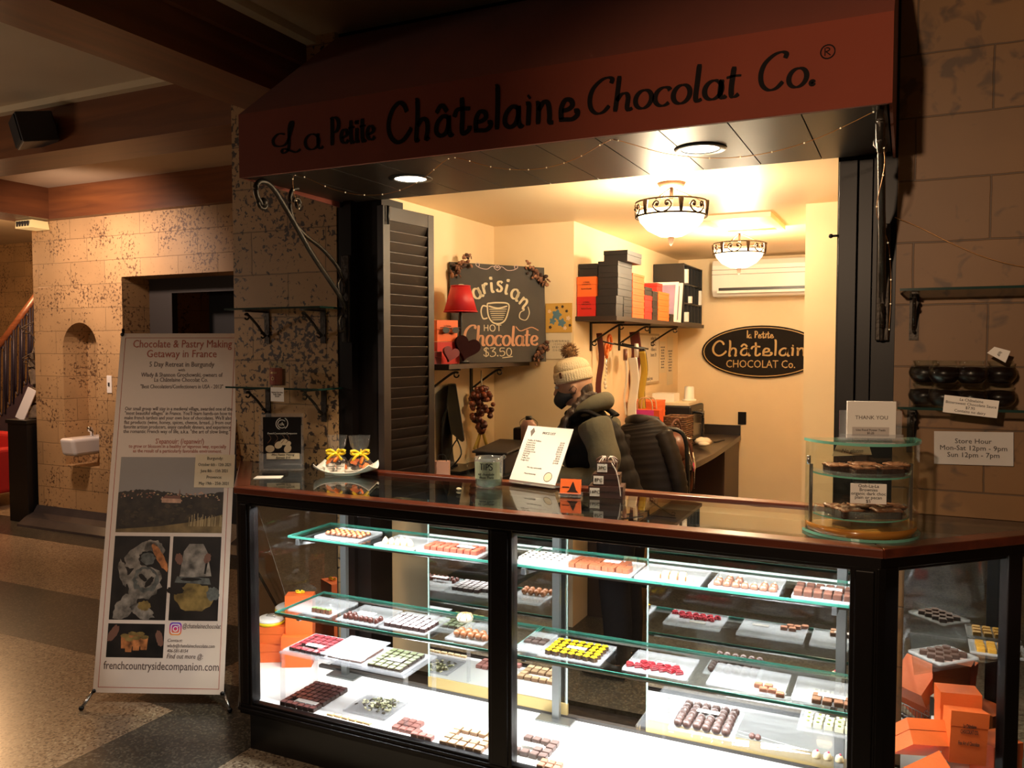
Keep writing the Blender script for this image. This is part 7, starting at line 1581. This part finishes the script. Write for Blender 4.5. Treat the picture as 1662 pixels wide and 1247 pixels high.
# ---------------------------------------------------------------- far left: stair railing, pedestal with driftwood
sr = thing('stair_railing', 'stair railing with a brown handrail and dark looped balusters at the far left', 'railing', (-8.5, 5.9, .8))
yy = 5.9; h0 = at_y(-60, 640, yy); h1 = at_y(62, 476, yy); s0 = at_y(-60, 760, yy); s1 = at_y(62, 605, yy)
m = MB(); m.tube([h0, h1], [(.03, .04)]*2, 10); m.build('handrail', woodmat('handrail_wood', rgb(96, 54, 34), rgb(124, 74, 48), .3), sr)
RB = mat('railing_blue_black', rgb(44, 40, 56), .4, .4)
for k in range(9):
    t = .06+k*.105; a = h0.lerp(h1, t); b = s0.lerp(s1, t); m = MB()
    if k % 1 == 0:
        m.tube([a, b], .014, 6); a2 = h0.lerp(h1, t+.03); a3 = h0.lerp(h1, t+.075); c2 = s0.lerp(s1, t+.03); c3 = s0.lerp(s1, t+.075)
        m.tube(cr([c2+Vector((0, 0, .10)), a2-Vector((0, 0, .14)), (a2+a3)/2-Vector((0, 0, .06)), a3-Vector((0, 0, .14)), c3+Vector((0, 0, .10)), (c2+c3)/2+Vector((0, 0, .04)), c2+Vector((0, 0, .10))], 5), .009, 6)
    m.build('baluster', RB, sr)
m = MB(); dzv = Vector((0, 0, .34)); vs = [s0+Vector((0, 0, .04)), s1+Vector((0, 0, .04)), s1-dzv, s0-dzv]; m.add([v for v in vs]+[v+Vector((0, .06, 0)) for v in vs], [(0,1,2,3), (7,6,5,4), (0,4,5,1), (1,5,6,2), (2,6,7,3), (3,7,4,0)]); m.build('stringer', mat('stringer_dark', rgb(62, 50, 60), .5), sr)
m = MB(); m.tube([Vector((s0.x-.3, yy, s0.z-.5)), Vector((s0.x-.3, yy, 0))], .05, 8); m.tube([s1-dzv*.9, Vector((s1.x, yy, 0))], .05, 8); m.build('post', RB, sr)
pd = thing('pedestal', 'black pedestal at the corner of the stone wall', 'pedestal', (-7.32, 4.98, 0))
MB().box((-7.44, 4.83, 0), (-7.17, 5.13, .90)).build('shaft', M_BLACK, pd, bevel=.004); MB().box((-7.46, 4.82, .90), (-7.16, 5.14, .935)).build('top', M_BLACK, pd, bevel=.004)
dw = thing('driftwood_plant', 'twisted grey branch with dry twigs on the black pedestal', 'plant', (-7.27, 5.0, .9355))
m = MB(); DR = mat('driftwood', rgb(104, 88, 68), .8, noise=.4, nscale=20, bump=.8, bscale=30)
m.tube(cr([(0, 0, 0), (-.03, 0, .15), (.0, .0, .32), (-.05, 0, .48), (.02, 0, .66), (.05, 0, .8)], 5), [.07-.0024*k for k in range(26)], 9)
m.build('branch', DR, dw, True)
m = MB()
for k in range(12):
    a = k*.9; z = .3+.04*k; m.tube(cr([(0, 0, z), (.08*math.cos(a), .06*math.sin(a), z+.08), (.15*math.cos(a+.6), .08*math.sin(a+.6), z+.10), (.16*math.cos(a+1.2), .08, z+.2)], 4), [.008-.0004*q for q in range(13)], 5)
m.build('twigs', mat('dark_twigs', rgb(58, 46, 36), .8), dw, True)
o = MB().box((-.05, -.004, 0), (.05, .004, .30)).build('leaflet', M_PAPER); o.location = (-7.34, 4.88, .937); o.rotation_euler = (R(-8), R(22), R(10)); tag(o, 'white leaflet leaning on the pedestal', 'leaflet')
q = at_y(4, 778, 5.2); rc = thing('red_armchair', 'red armchair whose edge shows at the far left under the stair', 'armchair', (q.x-.28, 5.2, 0))
RF = mat('red_upholstery', rgb(176, 30, 28), .7)
MB().box((-.30, -.30, .15), (.30, .30, .45)).build('seat', RF, rc, True, bevel=.04, seg=3); MB().box((-.30, .20, .4), (.30, .32, .72)).build('backrest', RF, rc, True, bevel=.04, seg=3)
for s_ in (-1, 1):
    MB().box((s_*.30-.06, -.28, .15), (s_*.30+.06, .30, .60)).build('armrest', RF, rc, True, bevel=.04, seg=3)
    for t_ in (-1, 1): MB().tube([(s_*.26, t_*.24, 0), (s_*.26, t_*.24, .16)], .02, 8).build('leg', M_BLACK, rc, True)
